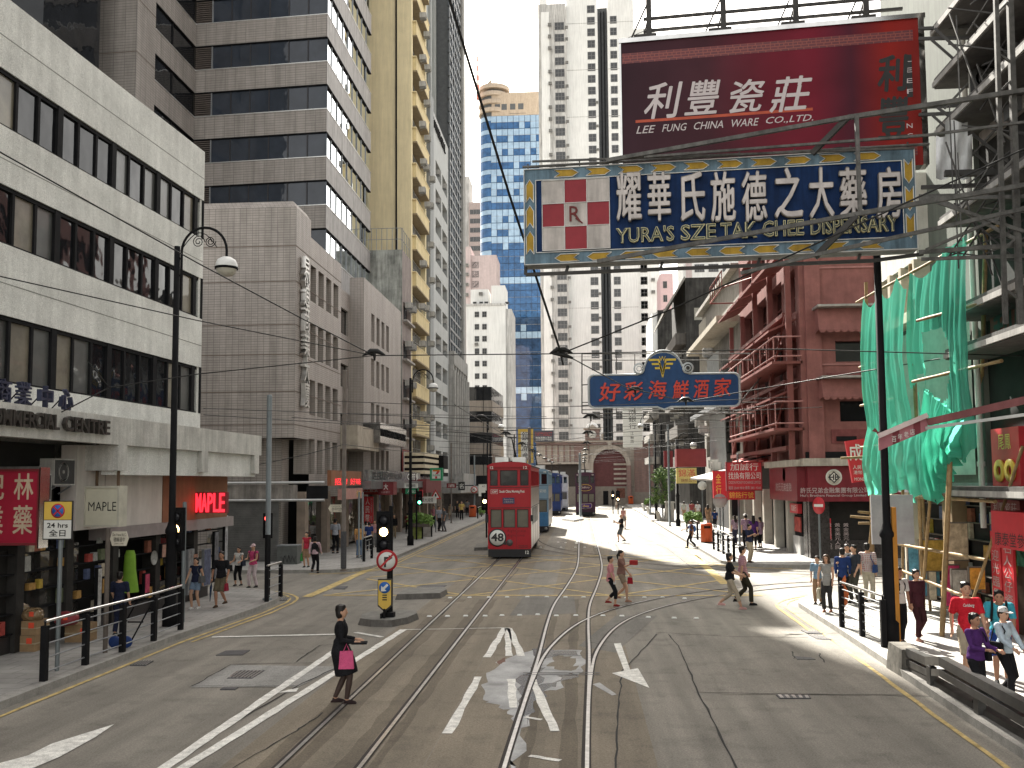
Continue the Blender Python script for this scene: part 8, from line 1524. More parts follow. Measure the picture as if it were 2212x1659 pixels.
def person(u, v, vt, label, rot, top, bot, hair='short', z=.13, stride=0., arms=((5, 8), (5, 8)), shoes=(.03,.03,.03), skin=None, fem=False, extra=(), face=False, bend=0., Y=None, H=None, haircol=None, neckdrop=0.):
    p = G(u, v, z) if Y is None else Vector((AY(u, v, Y).x, Y, z)); Hh = H or (AY(u, vt, p.y).z - z); k = Hh/1.70; sk = skin or SKIN; t = thing('person', label, 'person', tuple(p)); t.rotation_euler.z = radians(rot)
    V = Vector; hipw = .085; st = stride
    fa = [V((-hipw, -st*.5, .085)), V((hipw, st*.5, .085 + (.09 if st > .25 else 0)))]
    hips = [V((-hipw, 0, .90-.06*st)), V((hipw, 0, .90-.06*st))]; dz = -.06*st; knees = [ik(hips[i], fa[i], .43, .41, V((0,-1,0))) for i in (0, 1)]
    bf = lambda q: V((q.x, q.y*cos(bend) - (q.z-.95)*sin(bend), .95 + (q.z-.95)*cos(bend) + q.y*sin(bend)*0 + dz)) if q.z > .95 else q
    def arm(i):
        sw, be = arms[i][0], arms[i][1]; outw = arms[i][2] if len(arms[i]) > 2 else 7; sx = -1 if i == 0 else 1; sh = bf(V((sx*(.165 if fem else .185), 0, 1.385))); a, o_ = radians(sw), radians(outw); d1 = V((sx*sin(o_), -sin(a)*cos(o_), -cos(a)*cos(o_))); el = sh + d1*.275
        a2 = radians(sw + be); inw = radians(arms[i][3]) if len(arms[i]) > 3 else .05; d2 = V((-sx*sin(inw), -sin(a2)*cos(inw), -cos(a2)*cos(inw))); wr = el + d2*.245; return sh, el, wr, d2
    A = [arm(0), arm(1)]; b = MB()
    hz_ = bf(V((0, 0, 1.585))); hc = V((hz_.x, hz_.y - .01 - neckdrop*.08, hz_.z - neckdrop*.04)); nk = bf(V((0, .015, 1.40)))
    b.ball(hc, (.077, .095, .112), sk, 14, 10); b.ball(hc + V((0, -.028, -.055)), (.052, .055, .055), sk, 10, 8); b.tube([nk, hc + V((0, .015, -.05))], [.058, .05], sk, 10); b.ball(hc + V((0, -.092, -.018)), (.013, .018, .024), sk, 8, 6)
    for sx in (-1, 1): b.ball(hc + V((sx*.076, .008, -.012)), (.012, .022, .032), sk, 8, 6)
    q = .92 if fem else 1.; b.ball(bf(V((0, 0, 1.26))), (.145*q, .095, .17), sk, 14, 10); b.ball(V((0, 0, 1.05+dz)), (.125*q, .09, .16), sk, 14, 8); b.ball(V((0, .01, .92+dz)), (.15, .105, .12), sk, 14, 8); b.tube([A[0][0], nk, A[1][0]], [.05, .06, .05], sk, 8)
    for i in (0, 1):
        sh, el, wr, d2 = A[i]; b.tube([sh, sh.lerp(el, .5), el, el.lerp(wr, .35), wr], [.046, .042, .036, .036, .025], sk, 9); b.ball(sh, .05, sk, 9, 6); hand(b, wr, d2, 1 if i == 0 else -1)
        h_, kn, an = hips[i], knees[i], fa[i]; b.tube([h_, h_.lerp(kn, .5), kn, kn.lerp(an, .35), an], [.082, .07, .052, .054, .036], sk, 10); b.tube([an + V((0, .03, -.04)), an + V((0, -.06, -.045)), an + V((0, -.14, -.062))], [.036, .034, .024], sk, 8)
    o = remesh(b, 'body', t, sk, .0125); kids = [o]
    slv = top[1]; dress = bot[1] == 'dress'; b = MB(); c_ = cloth(top[0]) if not isinstance(top[0], bpy.types.Material) else top[0]; hem = top[2] if len(top) > 2 else .90
    b.ball(bf(V((0, 0, 1.27))), (.172*q, .122, .175), c_, 16, 10); b.ball(V((0, 0, 1.06+dz)), (.150*q, .115, .17), c_, 16, 8); b.tube([V((0, 0, 1.10+dz)), V((0, .005, hem+dz))], [.13, .155], c_, 14); b.ball(V((0, .008, hem+.05+dz)), (.172, .128, .09), c_, 14, 8)
    if slv >= 0: b.tube([A[0][0], nk + V((0, 0, -.035)), A[1][0]], [.064, .078, .064], c_, 9)
    for i in (0, 1):
        sh, el, wr, d2 = A[i]
        if slv == 1: b.tube([sh, sh.lerp(el, .85)], [.066, .060], c_, 9)
        if slv == 2: b.tube([sh, sh.lerp(el, .5), el, el.lerp(wr, .9)], [.064, .058, .052, .042], c_, 9)
        if slv >= 0: b.ball(sh, .066, c_, 9, 6)
    kids.append(remesh(b, 'shirt', t, c_, .016))
    bc = cloth(bot[0]); b = MB(); kind = bot[1]
    if kind in ('skirt', 'dress', 'mini'):
        zl = {'skirt': .52, 'dress': .50, 'mini': .66}[kind]; ymid = (knees[0].y+knees[1].y)/2; b.tube([V((0, 0, 1.02+dz)), V((0, .005, .92+dz)), V((0, ymid*.5, (.92+zl)/2)), V((0, ymid*.9, zl))], [.14, .175, .19 + .02*abs(st), .185 + .08*abs(st)], bc, 18)
    else:
        b.ball(V((0, .008, .93+dz)), (.163, .120, .13), bc, 14, 8)
        end = {'long': 1., 'crop': .62, 'short': .0, 'shorts': -.35}[kind]
        for i in (0, 1):
            h_, kn, an = hips[i], knees[i], fa[i]
            if end < 0: b.tube([h_, h_.lerp(kn, 1+end)], [.095, .095], bc, 11)
            elif end == 0: b.tube([h_, h_.lerp(kn, .5), kn], [.096, .092, .088], bc, 11)
            else: b.tube([h_, h_.lerp(kn, .5), kn, kn.lerp(an, end*.5), kn.lerp(an, end*.97)], [.094, .083, .068, .066, .062 if kind == 'crop' else .064], bc, 11)
    kids.append(remesh(b, 'skirt' if kind in ('skirt', 'dress', 'mini') else 'trousers', t, bc, .016))
    if 'nylon' in extra:
        b = MB()
        for i in (0, 1): h_, kn, an = hips[i], knees[i], fa[i]; b.tube([h_.lerp(kn, .4), kn, kn.lerp(an, .35), an], [.078, .057, .059, .040], NYL, 10)
        kids.append(remesh(b, 'stockings', t, NYL, .0125))
    sc = cloth(shoes)
    for i in (0, 1):
        an = fa[i]; tip = .04 if (i == 1 and st > .25) else 0; b = MB(); b.tube([an + V((0, .045, -.042+tip*.3)), an + V((0, -.05, -.045)), an + V((0, -.155, -.062))], [.040, .041, .028], sc, 9); b.box(an.x-.038, an.x+.038, an.y-.17, an.y+.075, an.z-.086, an.z-.06, sc); kids.append(remesh(b, 'shoe', t, sc, .012, 2))
    hm = haircol or HAIR; b = MB()
    if hair == 'bald': pass
    else:
        b.ball(hc + V((0, .020, .030)), (.084, .100, .106), hm, 16, 12); b.ball(hc + V((0, .045, -.015)), (.080, .062, .085), hm, 12, 8)
        if hair == 'bob': b.ball(hc + V((0, .035, -.03)), (.090, .078, .105), hm, 14, 8)
        if hair == 'long': b.ball(hc + V((0, .04, -.05)), (.090, .07, .13), hm, 14, 8); b.tube([hc + V((0, .055, -.08)), hc + V((0, .085, -.22)), hc + V((0, .08, -.32))], [.085, .085, .05], hm, 10)
        if hair == 'tail': b.tube([hc + V((0, .09, .02)), hc + V((0, .14, -.06)), hc + V((0, .12, -.2))], [.03, .04, .015], hm, 8)
        if hair == 'curly': b.ball(hc + V((0, .03, .0)), (.115, .11, .125), hm, 14, 8); b.ball(hc + V((0, .06, -.14)), (.13, .08, .13), hm, 14, 8)
        for i in range(7): b.ball(hc + V((.055*cos(i*.9), .02+.06*sin(i*.9), .085+.012*sin(i*3))), (.034, .036, .034), hm, 8, 6)
        kids.append(remesh(b, 'hair', t, hm, .012, 2))
    if face:
        for sx in (-1, 1):
            b = MB(); b.ball(hc + V((sx*.029, -.083, .006)), (.012, .008, .006), HAIR, 8, 6); e = b.obj('eye', t, world=False); kids.append(e); b = MB(); b.tube([hc + V((sx*.014, -.089, .026)), hc + V((sx*.045, -.078, .027))], .004, HAIR, 5); kids.append(b.obj('eyebrow', t, world=False))
        b = MB(); b.tube([hc + V((-.024, -.078, -.063)), hc + V((0, -.085, -.064)), hc + V((.024, -.078, -.063))], .0055, M('lips', (.30, .10, .09), rough=.5), 5); kids.append(b.obj('mouth', t, world=False))
    for e in extra:
        if e == 'nylon': continue
        b = MB(); n_, col = e[0], e[1]; mt = cloth(col) if not isinstance(col, bpy.types.Material) else col
        if n_ == 'cap': b.lathe([(.088, .0), (.086, .05), (.06, .088), (.001, .1)], hc + V((0, .012, .045)), mt, 16); b.hexa([hc+V((-.07,-.09,.045)), hc+V((.07,-.09,.045)), hc+V((.05,-.17,.03)), hc+V((-.05,-.17,.03)), hc+V((-.07,-.09,.055)), hc+V((.07,-.09,.055)), hc+V((.05,-.17,.04)), hc+V((-.05,-.17,.04))], mt); nm = 'cap'
        elif n_ == 'hat': b.lathe([(.14, .035), (.095, .045), (.088, .09), (.001, .115)], hc + V((0, .01, .02)), mt, 18); nm = 'hat'
        elif n_ == 'handbag':      # hangs from hand e[2]
            w_ = (A[e[2]][2] + A[e[2]][3]*.06) if len(e) < 5 else A[e[2]][1].lerp(A[e[2]][2], e[4]) - V((0,0,.045)); s = e[3] if len(e) > 3 else 1.; b.tube([w_ + V((0, -.05*s, -.12*s)), w_, w_ + V((0, .05*s, -.12*s))], .008, mt, 5); b.hexa([w_+V((-.05*s,-.13*s,-.42*s)), w_+V((.05*s,-.13*s,-.42*s)), w_+V((.05*s,.13*s,-.42*s)), w_+V((-.05*s,.13*s,-.42*s)), w_+V((-.025*s,-.11*s,-.12*s)), w_+V((.025*s,-.11*s,-.12*s)), w_+V((.025*s,.11*s,-.12*s)), w_+V((-.025*s,.11*s,-.12*s))], mt); nm = 'handbag'
        elif n_ == 'shoulderbag': sx = -1 if e[2] == 0 else 1; c0 = V((sx*.21, .02, .98)); b.hexa([c0+V((-.05,-.15,-.12)), c0+V((.05,-.15,-.12)), c0+V((.05,.15,-.12)), c0+V((-.05,.15,-.12)), c0+V((-.04,-.13,.1)), c0+V((.04,-.13,.1)), c0+V((.04,.13,.1)), c0+V((-.04,.13,.1))], mt); b.tube([c0+V((0,-.1,.1)), bf(V((sx*.12, -.12, 1.30))), bf(V((sx*.11, 0, 1.46))), bf(V((sx*.12, .12, 1.30))), c0+V((0,.1,.1))], .012, mt, 5); nm = 'shoulder_bag'
        elif n_ == 'backpack':
            b.ball(bf(V((0, .20, 1.20))), (.15, .10, .21), mt, 12, 8)
            for sx in (-1, 1): b.tube([bf(V((sx*.1, .14, 1.38))), bf(V((sx*.11, 0, 1.465))), bf(V((sx*.115, -.125, 1.34))), bf(V((sx*.13, -.12, 1.16))), bf(V((sx*.13, .08, 1.06)))], .02, mt, 6)
            nm = 'backpack'
        elif n_ == 'vest': b.ball(bf(V((0, .006, 1.27))), (.178*q, .128, .178), mt, 16, 10); b.ball(V((0, 0.004, 1.05+dz)), (.158*q, .122, .18), mt, 16, 8); nm = 'vest'
        elif n_ == 'held': w_ = A[e[2]][2] + A[e[2]][3]*.07; s = e[3]; b.box(w_.x-s[0]/2, w_.x+s[0]/2, w_.y-s[1]/2, w_.y+s[1]/2, w_.z-s[2]/2, w_.z+s[2]/2, mt); nm = 'held_item'
        elif n_ == 'umbrella': w_ = A[e[2]][2] + A[e[2]][3]*.07; b.tube([w_ + V((0,0,.1)), w_ + V((0,-.02,-.1)), w_ + V((0,-.05,-.2)), w_ + V((0,-.1,-.62))], [.012, .012, .04, .008], mt, 8); nm = 'umbrella'
        elif n_ == 'badge': f_ = FR((-.11, -.128), (1, 0)); put_text(b, f_, e[2], .02, .20, 1.27, 1.34, .0, mt, off=.02, shear=.2); nm = 'shirt_print'
        o = b.obj(nm, t, world=False) if n_ != 'vest' else remesh(b, nm, t, mt, .016); kids.append(o)
    t.scale = (k, k, k); return t
BK, NV, WH, GY, BE, PK_, TN, RD, MRN, PUR = (.014,.014,.016), (.018,.022,.045), (.55,.54,.52), (.16,.16,.16), (.36,.30,.22), (.50,.20,.22), (.25,.16,.10), (.45,.03,.04), (.055,.018,.024), (.07,.025,.12)
WALK = ((28, 12), (-22, 18)); WALK2 = ((-22, 14), (26, 14)); PHONE = ((28, 85, 4, 12), (28, 85, 4, 12))
PLP = plaid('plaid pink', (.46, .26, .29), (.33, .17, .20)); PLR = plaid('plaid red', (.34, .13, .14), (.46, .40, .38)); PLU = plaid('plaid purple', (.20, .10, .17), (.32, .22, .28)); STR = tile_mat('stripes purple', (.16, .05, .12), (.45, .38, .42), 5., .05, mortar=.012, rough=.9)
person(736, 1519, 1305, 'woman in black coat dress carrying a pink bag and black tablet across the left lane', 98, (BK, 2), (BK, 'dress'), 'bob', 0, .22, ((6, 74, 4, 14), (4, 78, 8, 14)), shoes=(.03,.02,.02), fem=True, extra=('nylon', ('held', BK, 0, (.20, .26, .03)), ('handbag', (.55, .09, .20), 0, 1.0, .35)))
person(1320, 1309, 1200, 'person in pink short sleeved shirt and black cropped trousers crossing the tracks', 80, ((.50,.21,.23), 1, .84), (BK, 'crop'), 'short', 0, .30, ((10, 12), (-14, 22)), shoes=(.20,.02,.02), extra=(('held', WH, 0, (.05, .08, .1)),))
person(1343, 1299, 1187, 'woman in brown top and shorts holding up a red book beside the pink shirted person', 70, ((.20,.11,.09), 1), ((.24,.18,.13), 'shorts'), 'tail', 0, .42, ((45, 70, 4, 5), (10, 30)), shoes=(.30,.17,.12), fem=True, extra=(('held', (.30,.03,.03), 0, (.22, .22, .15)), ('handbag', (.30,.02,.03), 1, .7)))
person(1578, 1315, 1192, 'woman in black tee shirt and beige cropped trousers striding over the sunlit crossing', 82, (BK, 1), ((.36,.31,.24), 'crop'), 'bob', 0, .62, ((20, 55), (32, 30)), shoes=(.50,.28,.26), fem=True)
person(1606, 1307, 1178, 'man in pink checked shirt and dark cargo trousers walking beside the woman in black tee', 95, (PLP, 1, .86), ((.035,.032,.022), 'long'), 'short', 0, .42, ((-16, 10), (14, 16)), shoes=BK)
person(1619, 1215, 1131, 'man in navy polo shirt and beige trousers looking at his phone on a far corner', 40, (NV, 1), (BE, 'long'), 'short', .13, 0.05, PHONE, shoes=(.05,.03,.02), neckdrop=.6)
person(1643, 1183, 1117, 'woman in purple checked blouse standing by the corner shop door', 200, (PLU, 1, .78), (BK, 'crop'), 'tail', .13, .1, fem=True); person(1629, 1188, 1114, 'woman in dark purple top behind the man in navy polo', 170, (PUR, 1, .8), (BK, 'crop'), 'long', .13, .1, fem=True); person(1612, 1184, 1110, 'woman with pale hat half hidden behind the far right corner pole', 190, (PLU, 1), (BK, 'long'), 'short', .13, .1, fem=True, extra=(('hat', WH),))
person(1589, 1177, 1113, 'woman in striped purple top walking left of the grey signal pole', 195, (STR, 1), ((.03,.03,.05), 'long'), 'long', .13, .15, fem=True); person(1545, 1143, 1100, 'man in dark blue top seen from behind at the gold shop', 180, ((.02,.04,.13), 1), (BK, 'long'), 'short', .13, .1)
person(1494, 1184, 1123, 'man in brown top with blue backpack stepping off the far right kerb', -80, ((.10,.05,.035), 1), (BK, 'long'), 'short', .0, .45, ((50, 20), (-10, 20)), extra=(('backpack', (.04,.12,.35)),), skin=SKIN2)
for (u, v, vt, l, r, tp_, bt_, hr) in ((1508, 1124, 1084, 'man in white shirt behind the far right ferns', 180, (WH, 1), (BE, 'long'), 'short'), (1495, 1122, 1083, 'person in brick red top left of the white shirted man', 170, ((.25,.06,.06), 1), (GY, 'long'), 'short'), (1478, 1121, 1083, 'person in pale green top left of the brick red one', 190, ((.36,.38,.33), 1), (TN, 'long'), 'bob'), (1452, 1125, 1087, 'woman in black walking towards us by the far lamp post', 0, (BK, 1), (BK, 'long'), 'long'), (1530, 1135, 1090, 'woman in tan dress beside the white round sign', 160, (TN, 1), (TN, 'dress'), 'long'), (1555, 1128, 1085, 'man in grey behind the round sign back', 180, (GY, 1), (BK, 'long'), 'short')): person(u, v, vt, l, r, tp_, bt_, hr, .13, .15)
person(1343, 1172, 1110, 'bald man in black shirt and grey shorts standing on the sunlit road', -75, (BK, 1), ((.075,.08,.085), 'short'), 'bald', 0, .35, PHONE, extra=(('held', BK, 0, (.12, .05, .15)),), shoes=BK)
person(1347, 1143, 1095, 'woman in pink vest top behind the man in grey shorts', 150, ((.40,.20,.18), 0), ((.20,.18,.17), 'mini'), 'tail', 0, .15, fem=True); person(1334, 1100, 1070, 'woman in pale beige dress crossing far beyond the man in grey shorts', -70, ((.42,.37,.30), 2), ((.42,.37,.30), 'dress'), 'tail', 0, .2, ((50, 60), (10, 10)), fem=True)
person(422, 1315, 1204, 'young woman in navy camisole and grey cardigan with denim shorts on the left pavement', -8, (NV, 0), ((.16,.22,.30), 'shorts'), 'bob', .13, .18, WALK, shoes=WH, fem=True, face=True, extra=(('shoulderbag', (.10,.10,.10), 1),))
person(477, 1311, 1190, 'man in black tee shirt and khaki shorts holding a furled umbrella and red bag', -5, (BK, 1), ((.12,.10,.065), 'short'), 'short', .13, .28, ((8, 12, 14), (6, 14, 14)), shoes=(.07,.045,.03), skin=SKIN2, face=True, extra=(('umbrella', (.02,.035,.07), 0), ('handbag', (.25,.02,.04), 1, .75)))
person(515, 1265, 1181, 'woman in white vest top and black cropped trousers with a large dark bag', -10, (WH, 0), (BK, 'crop'), 'bob', .0, .2, ((15, 60), (15, 60)), fem=True, face=True, extra=(('shoulderbag', (.02,.025,.04), 1), ('handbag', BK, 0, .9)))
person(546, 1269, 1175, 'woman in pink top with pink cap and pale trousers at the left corner', -12, ((.50,.07,.17), 0), ((.55,.45,.47), 'long'), 'short', .0, .25, ((20, 75, 6, 20), (15, 60, 6, 20)), fem=True, face=True, extra=(('cap', (.58,.42,.44)), ('backpack', (.12,.04,.06))))
person(256, 1372, 1235, 'person in navy tee shirt seen from behind at the left railing with a hand trolley', 185, (NV, 1), (NV, 'long'), 'short', .13, .1, ((10, 20), (12, 30)))
person(662, 1225, 1149, 'woman in red vest top with a green shopping trolley before the pink shop', -5, ((.35,.03,.05), 0), (TN, 'short'), 'bob', .13, .1, fem=True, extra=(('handbag', (.05,.22,.06), 0, 1.2),)); person(680, 1239, 1158, 'person in black waistcoat over pink sleeves walking away at the left crossing', 178, ((.45,.32,.35), 2), (BK, 'long'), 'bob', .13, .3, WALK, extra=(('vest', BK), ('held', WH, 0, (.06, .06, .09))))
for (u, v, vt, l, r, tp_, bt_, hr) in ((724, 1195, 1120, 'man in pale blue shirt and dark trousers entering the left shop', 175, ((.32,.34,.38), 1), (BK, 'long'), 'short'), (776, 1204, 1131, 'woman in orange blouse and blue jeans behind the left railing', 180, ((.50,.27,.10), 1), ((.12,.18,.28), 'long'), 'bob'), (797, 1190, 1127, 'person in dark blue waistcoat right of the orange blouse', 185, ((.03,.05,.16), 1), (BK, 'long'), 'short'), (809, 1182, 1123, 'woman in dusty pink top beside the dark blue waistcoat', 20, ((.40,.22,.22), 1), (GY, 'long'), 'bob'), (851, 1163, 1111, 'man in black jacket and khaki trousers right of the amber light', 10, (BK, 2), ((.26,.20,.13), 'long'), 'short'), (937, 1139, 1092, 'woman in pink top by the warning sign on the left pavement', -20, ((.48,.22,.25), 1), (BK, 'long'), 'bob'), (948, 1147, 1093, 'person in pale checked shirt nearest the warning sign pole', 40, (plaid('plaid pale', (.40,.42,.44), (.2,.22,.26)), 1), (BK, 'long'), 'short'), (960, 1148, 1095, 'man in grey tee shirt and grey trousers facing the checked shirt', -60, ((.13,.14,.15), 1), ((.10,.10,.11), 'long'), 'short'), (997, 1123, 1082, 'man in yellow shirt and black trousers walking down the far left pavement', 0, ((.52,.38,.12), 1), (BK, 'long'), 'short'), (973, 1123, 1088, 'woman in beige dress left of the yellow shirted man', -20, (BE, 1), (BE, 'dress'), 'bob'), (1009, 1115, 1079, 'man in grey top right of the yellow shirted man', 180, (GY, 1), (BK, 'long'), 'short'), (988, 1119, 1081, 'person in dark clothes touching the yellow shirted man', 10, ((.05,.05,.05), 1), (BK, 'long'), 'short'), (1030, 1108, 1076, 'person in white beside the far left bin', 160, (WH, 1), (WH, 'long'), 'short'), (880, 1152, 1108, 'person in dark red by the left arcade pillar', 170, ((.15,.03,.03), 1), (BK, 'long'), 'short'), (790, 1183, 1126, 'person in white top among the left shoppers', 190, (WH, 1), (BK, 'long'), 'bob')): person(u, v, vt, l, r, tp_, bt_, hr, .13, .15)
person(1788, 1322, 1198, 'woman with curly brown hair in grey top and black waistcoat carrying a cream bag', -25, ((.25,.25,.24), 0, .80), ((.035,.035,.035), 'long'), 'curly', .13, .12, ((8, 10, 14), (10, 8)), shoes=(.3,.15,.1), fem=True, face=True, haircol=HAIRB, extra=(('handbag', (.46,.43,.33), 0, 1.0), ('held', (.03,.03,.04), 1, (.04,.04,.04))))
person(1768, 1305, 1201, 'person in denim blue half hidden behind the curly haired woman', -30, ((.16,.24,.32), 1), (TN, 'long'), 'short', .13, .1)
person(1823, 1302, 1184, 'person in royal blue cardigan seen from behind near the right railing', 165, ((.02,.035,.13), 2, .82), (BK, 'long'), 'short', .13, .12); person(1848, 1302, 1177, 'man in dark slate polo shirt talking in the right group', -60, ((.035,.04,.05), 1), ((.055,.055,.045), 'long'), 'short', .13, .1, ((35, 60), (10, 20))); person(1833, 1288, 1176, 'man in white patterned shirt behind the slate polo shirt', -10, ((.30,.28,.26), 1), (GY, 'long'), 'short', .13, .05, face=True)
person(1877, 1300, 1173, 'man in red checked shirt and cream trousers with a dark backpack', 150, (PLR, 1, .88), ((.40,.36,.28), 'long'), 'short', .13, .12, extra=(('shoulderbag', (.03,.06,.16), 0),))
person(1946, 1388, 1224, 'man in black suit and white shirt half hidden by the thick lamp post', 25, (WH, 1), (BK, 'long'), 'short', .13, .25, skin=SKIN2, face=True, extra=(('vest', BK),)); person(1984, 1383, 1229, 'woman in maroon blouse and maroon trousers walking under the scaffold', 12, (MRN, 2, .82), ((.05,.02,.022), 'long'), 'bob', .13, .30, ((4, 8), (-12, 14)), shoes=(.42,.22,.17), fem=True, face=True, extra=(('handbag', BK, 1, .8),))
person(2087, 1300, 0, 'man in red football shirt with white sponsor lettering and sunglasses on his head', -4, ((.48,.018,.03), 1, .84), (BE, 'short'), 'short', .13, .2, WALK2, face=True, Y=17.5, H=1.76, extra=(('badge', WH, 'Carlsberg'), ('held', BK, 0, (.02,.02,.02))))
person(2157, 1300, 0, 'boy in turquoise tee shirt with black backpack straps looking down', -20, ((.05,.30,.38), 1), ((.02,.05,.22), 'short'), 'short', .13, .2, ((20, 40), (20, 40)), skin=SKIN2, bend=.18, face=True, Y=17.5, H=1.68, neckdrop=1., extra=(('backpack', BK),))
person(2107, 1400, 0, 'woman in purple long sleeved top and black trousers behind the crash barrier', 28, (PUR, 2), (BK, 'long'), 'short', .13, .25, ((22, 66, 5, 18), (22, 60, 5, 10)), fem=True, face=True, Y=15.4, H=1.50, skin=SKIN2, extra=(('shoulderbag', BK, 1),))
person(2174, 1496, 0, 'woman in pale blue shirt with white cap and black shoulder bag at the lower right', 30, ((.42,.50,.56), 2), (BK, 'long'), 'short', .13, .30, ((28, 30), (24, 10, 12)), shoes=(.5,.48,.44), fem=True, face=True, Y=16.1, H=1.50, extra=(('cap', WH), ('shoulderbag', BK, 0)))
# hand trolley with blue wheels behind the left railing
p = g(270, 1400); t = thing('hand_trolley', 'folded hand trolley with blue wheels behind the left railing', 'trolley', tuple(p)); b = MB()
for s_ in (-.18, .18): b.tube([p + Vector((s_-.1, .1, .12)), p + Vector((s_+.35, .1, .95)), p + Vector((s_+.42, .1, 1.0))], .018, BLK, 6)
b.tube([p + Vector((-.28, .1, .12)), p + Vector((.08, .1, .12))], .018, BLK, 6); b.tube([p + Vector((.0, .1, .55)), p + Vector((.35, .1, .55))], .018, BLK, 6); b.obj('frame', t)
for s_ in (-.25, .02): b = MB(); b.lathe([(.001, -.03), (.11, -.03), (.13, -.02), (.13, .02), (.11, .03), (.001, .03)], p + Vector((s_, .02, .13)), M('wheel blue', (.02, .05, .18), rough=.4), 18, 'y'); b.obj('wheel', t)
# ================================================================== overhead wires and their hangers
WIRE = M('wire black', (.015, .015, .015), rough=.5)
def ear(b, p, s=1.):
    p = Vector(p); b.tube([p + Vector((-.32*s, 0, .0)), p + Vector((-.22*s, 0, .05*s)), p + Vector((-.1*s, 0, .12*s)), p + Vector((.1*s, 0, .12*s)), p + Vector((.22*s, 0, .05*s)), p + Vector((.32*s, 0, 0))], [.015*s, .045*s, .075*s, .075*s, .045*s, .015*s], WIRE, 6); b.tube([p + Vector((0, 0, .1*s)), p + Vector((.02*s, 0, -.14*s))], [.06*s, .02*s], WIRE, 6)
def wire(label, pts, r=.014, ears=(), sag=.0, name='overhead_wire', es=1.):
    P = [Vector(p) for p in pts]; Q = []
    for i in range(len(P)-1):
        n = 8
        for k in range(n + (i == len(P)-2)): a = k/n; Q.append(P[i].lerp(P[i+1], a) - Vector((0, 0, sag*4*a*(1-a))))
    c = sum(P, Vector())/len(P); t = thing(name, label, 'wire', tuple(c)); b = MB(); b.tube(Q, r, WIRE, 5); b.obj('strand', t)
    for e in ears: b = MB(); ear(b, e, es); b.obj('hanger', t)
W_ = lambda u, v, Y: AY(u, v, Y)
hubL, hubC, hubR = W_(808,768,24.), W_(1212,764,24.), W_(1481,868,30.)
wire('span wire from the left edge falling steeply to the left hanger', [W_(-40,306,16.), W_(425,567,20.), W_(656,690,22.5), hubL], .016)
wire('span wire from the left edge falling gently to the left hanger', [W_(-40,588,17.), W_(425,692,20.8), hubL], .014)
wire('span wire from the left canopy hook rising to the left hanger', [W_(133,890,17.5), W_(236,837,18.3), W_(427,808,20.), hubL], .013); wire('short guy wire at the upper left of the canopy hook', [W_(189,779,17.6), W_(236,837,18.3)], .010)
wire('level wire between the left hanger and the central junction', [hubL, hubC, W_(1700,754,25.), W_(2250,770,22.)], .015, [hubL, hubC], es=.95)
wire('long thick cable dropping from the top edge to the central junction', [W_(962,-30,18.), W_(1100,420,21.), hubC], .03); wire('wire rising from the central junction across both signs to the right edge', [hubC, W_(1450,668,21.5), W_(1700,555,19.7), W_(2260,300,17.5)], .018)
b = MB(); b.tube([hubC + Vector((-.25,0,.02)), hubC + Vector((.05,0,-.03)), hubC + Vector((.3,0,-.12))], [.03, .07, .03], WIRE, 6); b.tube([hubC + Vector((-.05,0,.2)), hubC + Vector((.05,0,-.3))], .025, WIRE, 6); tag(b.obj('wire_junction', None, tuple(hubC)), 'black central wire junction below the dispensary sign', 'junction')
wire('wire from the central junction over the restaurant sign to its lower hanger', [hubC + Vector((.2,0,-.08)), W_(1351,836,27.), hubR], .016, [W_(1372,846,28.), hubR], es=.8); wire('pale wire from the restaurant sign hanger up to the right', [hubR, W_(1681,833,31.), W_(2250,738,24.)], .018)
rs = random.Random(11)
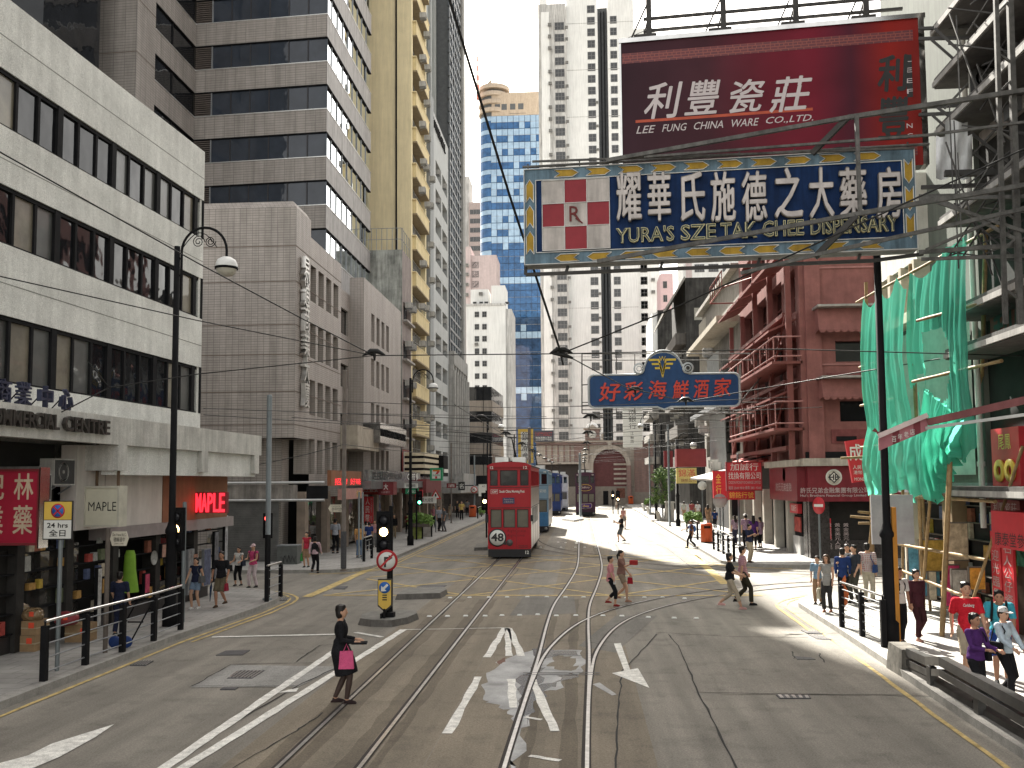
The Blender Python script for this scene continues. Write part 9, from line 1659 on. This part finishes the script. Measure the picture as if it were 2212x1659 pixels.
for i, (y, z, xs, e) in enumerate(((33., 5.9, .0, 1), (44., 5.9, 0, 1), (56., 5.9, 0, 1), (68., 5.9, 0, 1), (80., 5.9, 0, 1), (92., 5.9, 0, 1), (104., 5.9, 0, 1), (38., 6.7, 0, 0), (50., 6.5, 0, 0), (62., 6.5, 0, 0), (74., 6.4, 0, 0), (118., 6.0, 0, 1))):
    wire('span wire number', [(-10.2, y, z+.35), (-3.47, y, z), (.36, y, z), (8.5, y+1, z+.35)], .012, [(-3.47, y, z), (.36, y, z)] if e else [], es=.85)
    bpy.data.objects[[o.name for o in COL.objects if o.get('label') == 'span wire number'][0]]['label'] = 'thin level span wire crossing the street %s' % ('above the yellow box', 'just in front of the red tram', 'over the roof of the red tram', 'over the light blue tram', 'beyond the light blue tram', 'above the far left bin', 'over the plum tram', 'over the yellow box, hangerless', 'over the red tram front, hangerless', 'past the red tram, hangerless', 'over the light blue tram rear, hangerless', 'before the market hall')[i]
for x, l in ((-3.47, 'left'), (.36, 'right')):
    wire('trolley wire running along above the %s hand track' % l, [(x, 26 if x < 0 else 33., 5.85), (x, 60, 5.85), (x, 100, 5.85), (x, 146, 5.9)], .013)
for i, (a, b_, l) in enumerate((((-9.6, 31, 5.9), (-3.3, 44, 5.9), 'slanting wire from the grey left pole to the trolley wire'), ((-9.6, 43, 6.4), (.3, 56, 5.9), 'slanting wire from the brown left pole over the red tram'), ((8.2, 47, 6.6), (.4, 33, 5.9), 'slanting bright wire from the pink building to the trolley wire'), ((9., 44, 7.2), (-3.4, 60, 5.9), 'slanting wire from the pink building over the red tram'), ((8.5, 60, 6.2), (.4, 80, 5.9), 'slanting wire from the concrete block to the far trolley wire'), ((-9.6, 60, 7.5), (-3.4, 84, 5.95), 'slanting wire from the left arcade to the far trolley wire'), ((8.5, 78, 6.8), (-3.4, 92, 5.9), 'slanting wire over the plum tram'))): wire(l, [a, b_], .012)
wire('wire from the tan block sagging to the brown pole', [W_(440,1022,31.), W_(742,960,36.), W_(1040,985,60)], .014, sag=.1); wire('second level wire before the tan block', [W_(440,882,26.), W_(740,893,32), W_(1180,900,50.)], .012); wire('third level wire before the tan block', [W_(440,896,26.5), W_(740,915,33.), W_(1180,925,52.)], .012); wire('fourth level wire before the tan block', [W_(440,1000,27.), W_(742,880,32.)], .010) if False else None
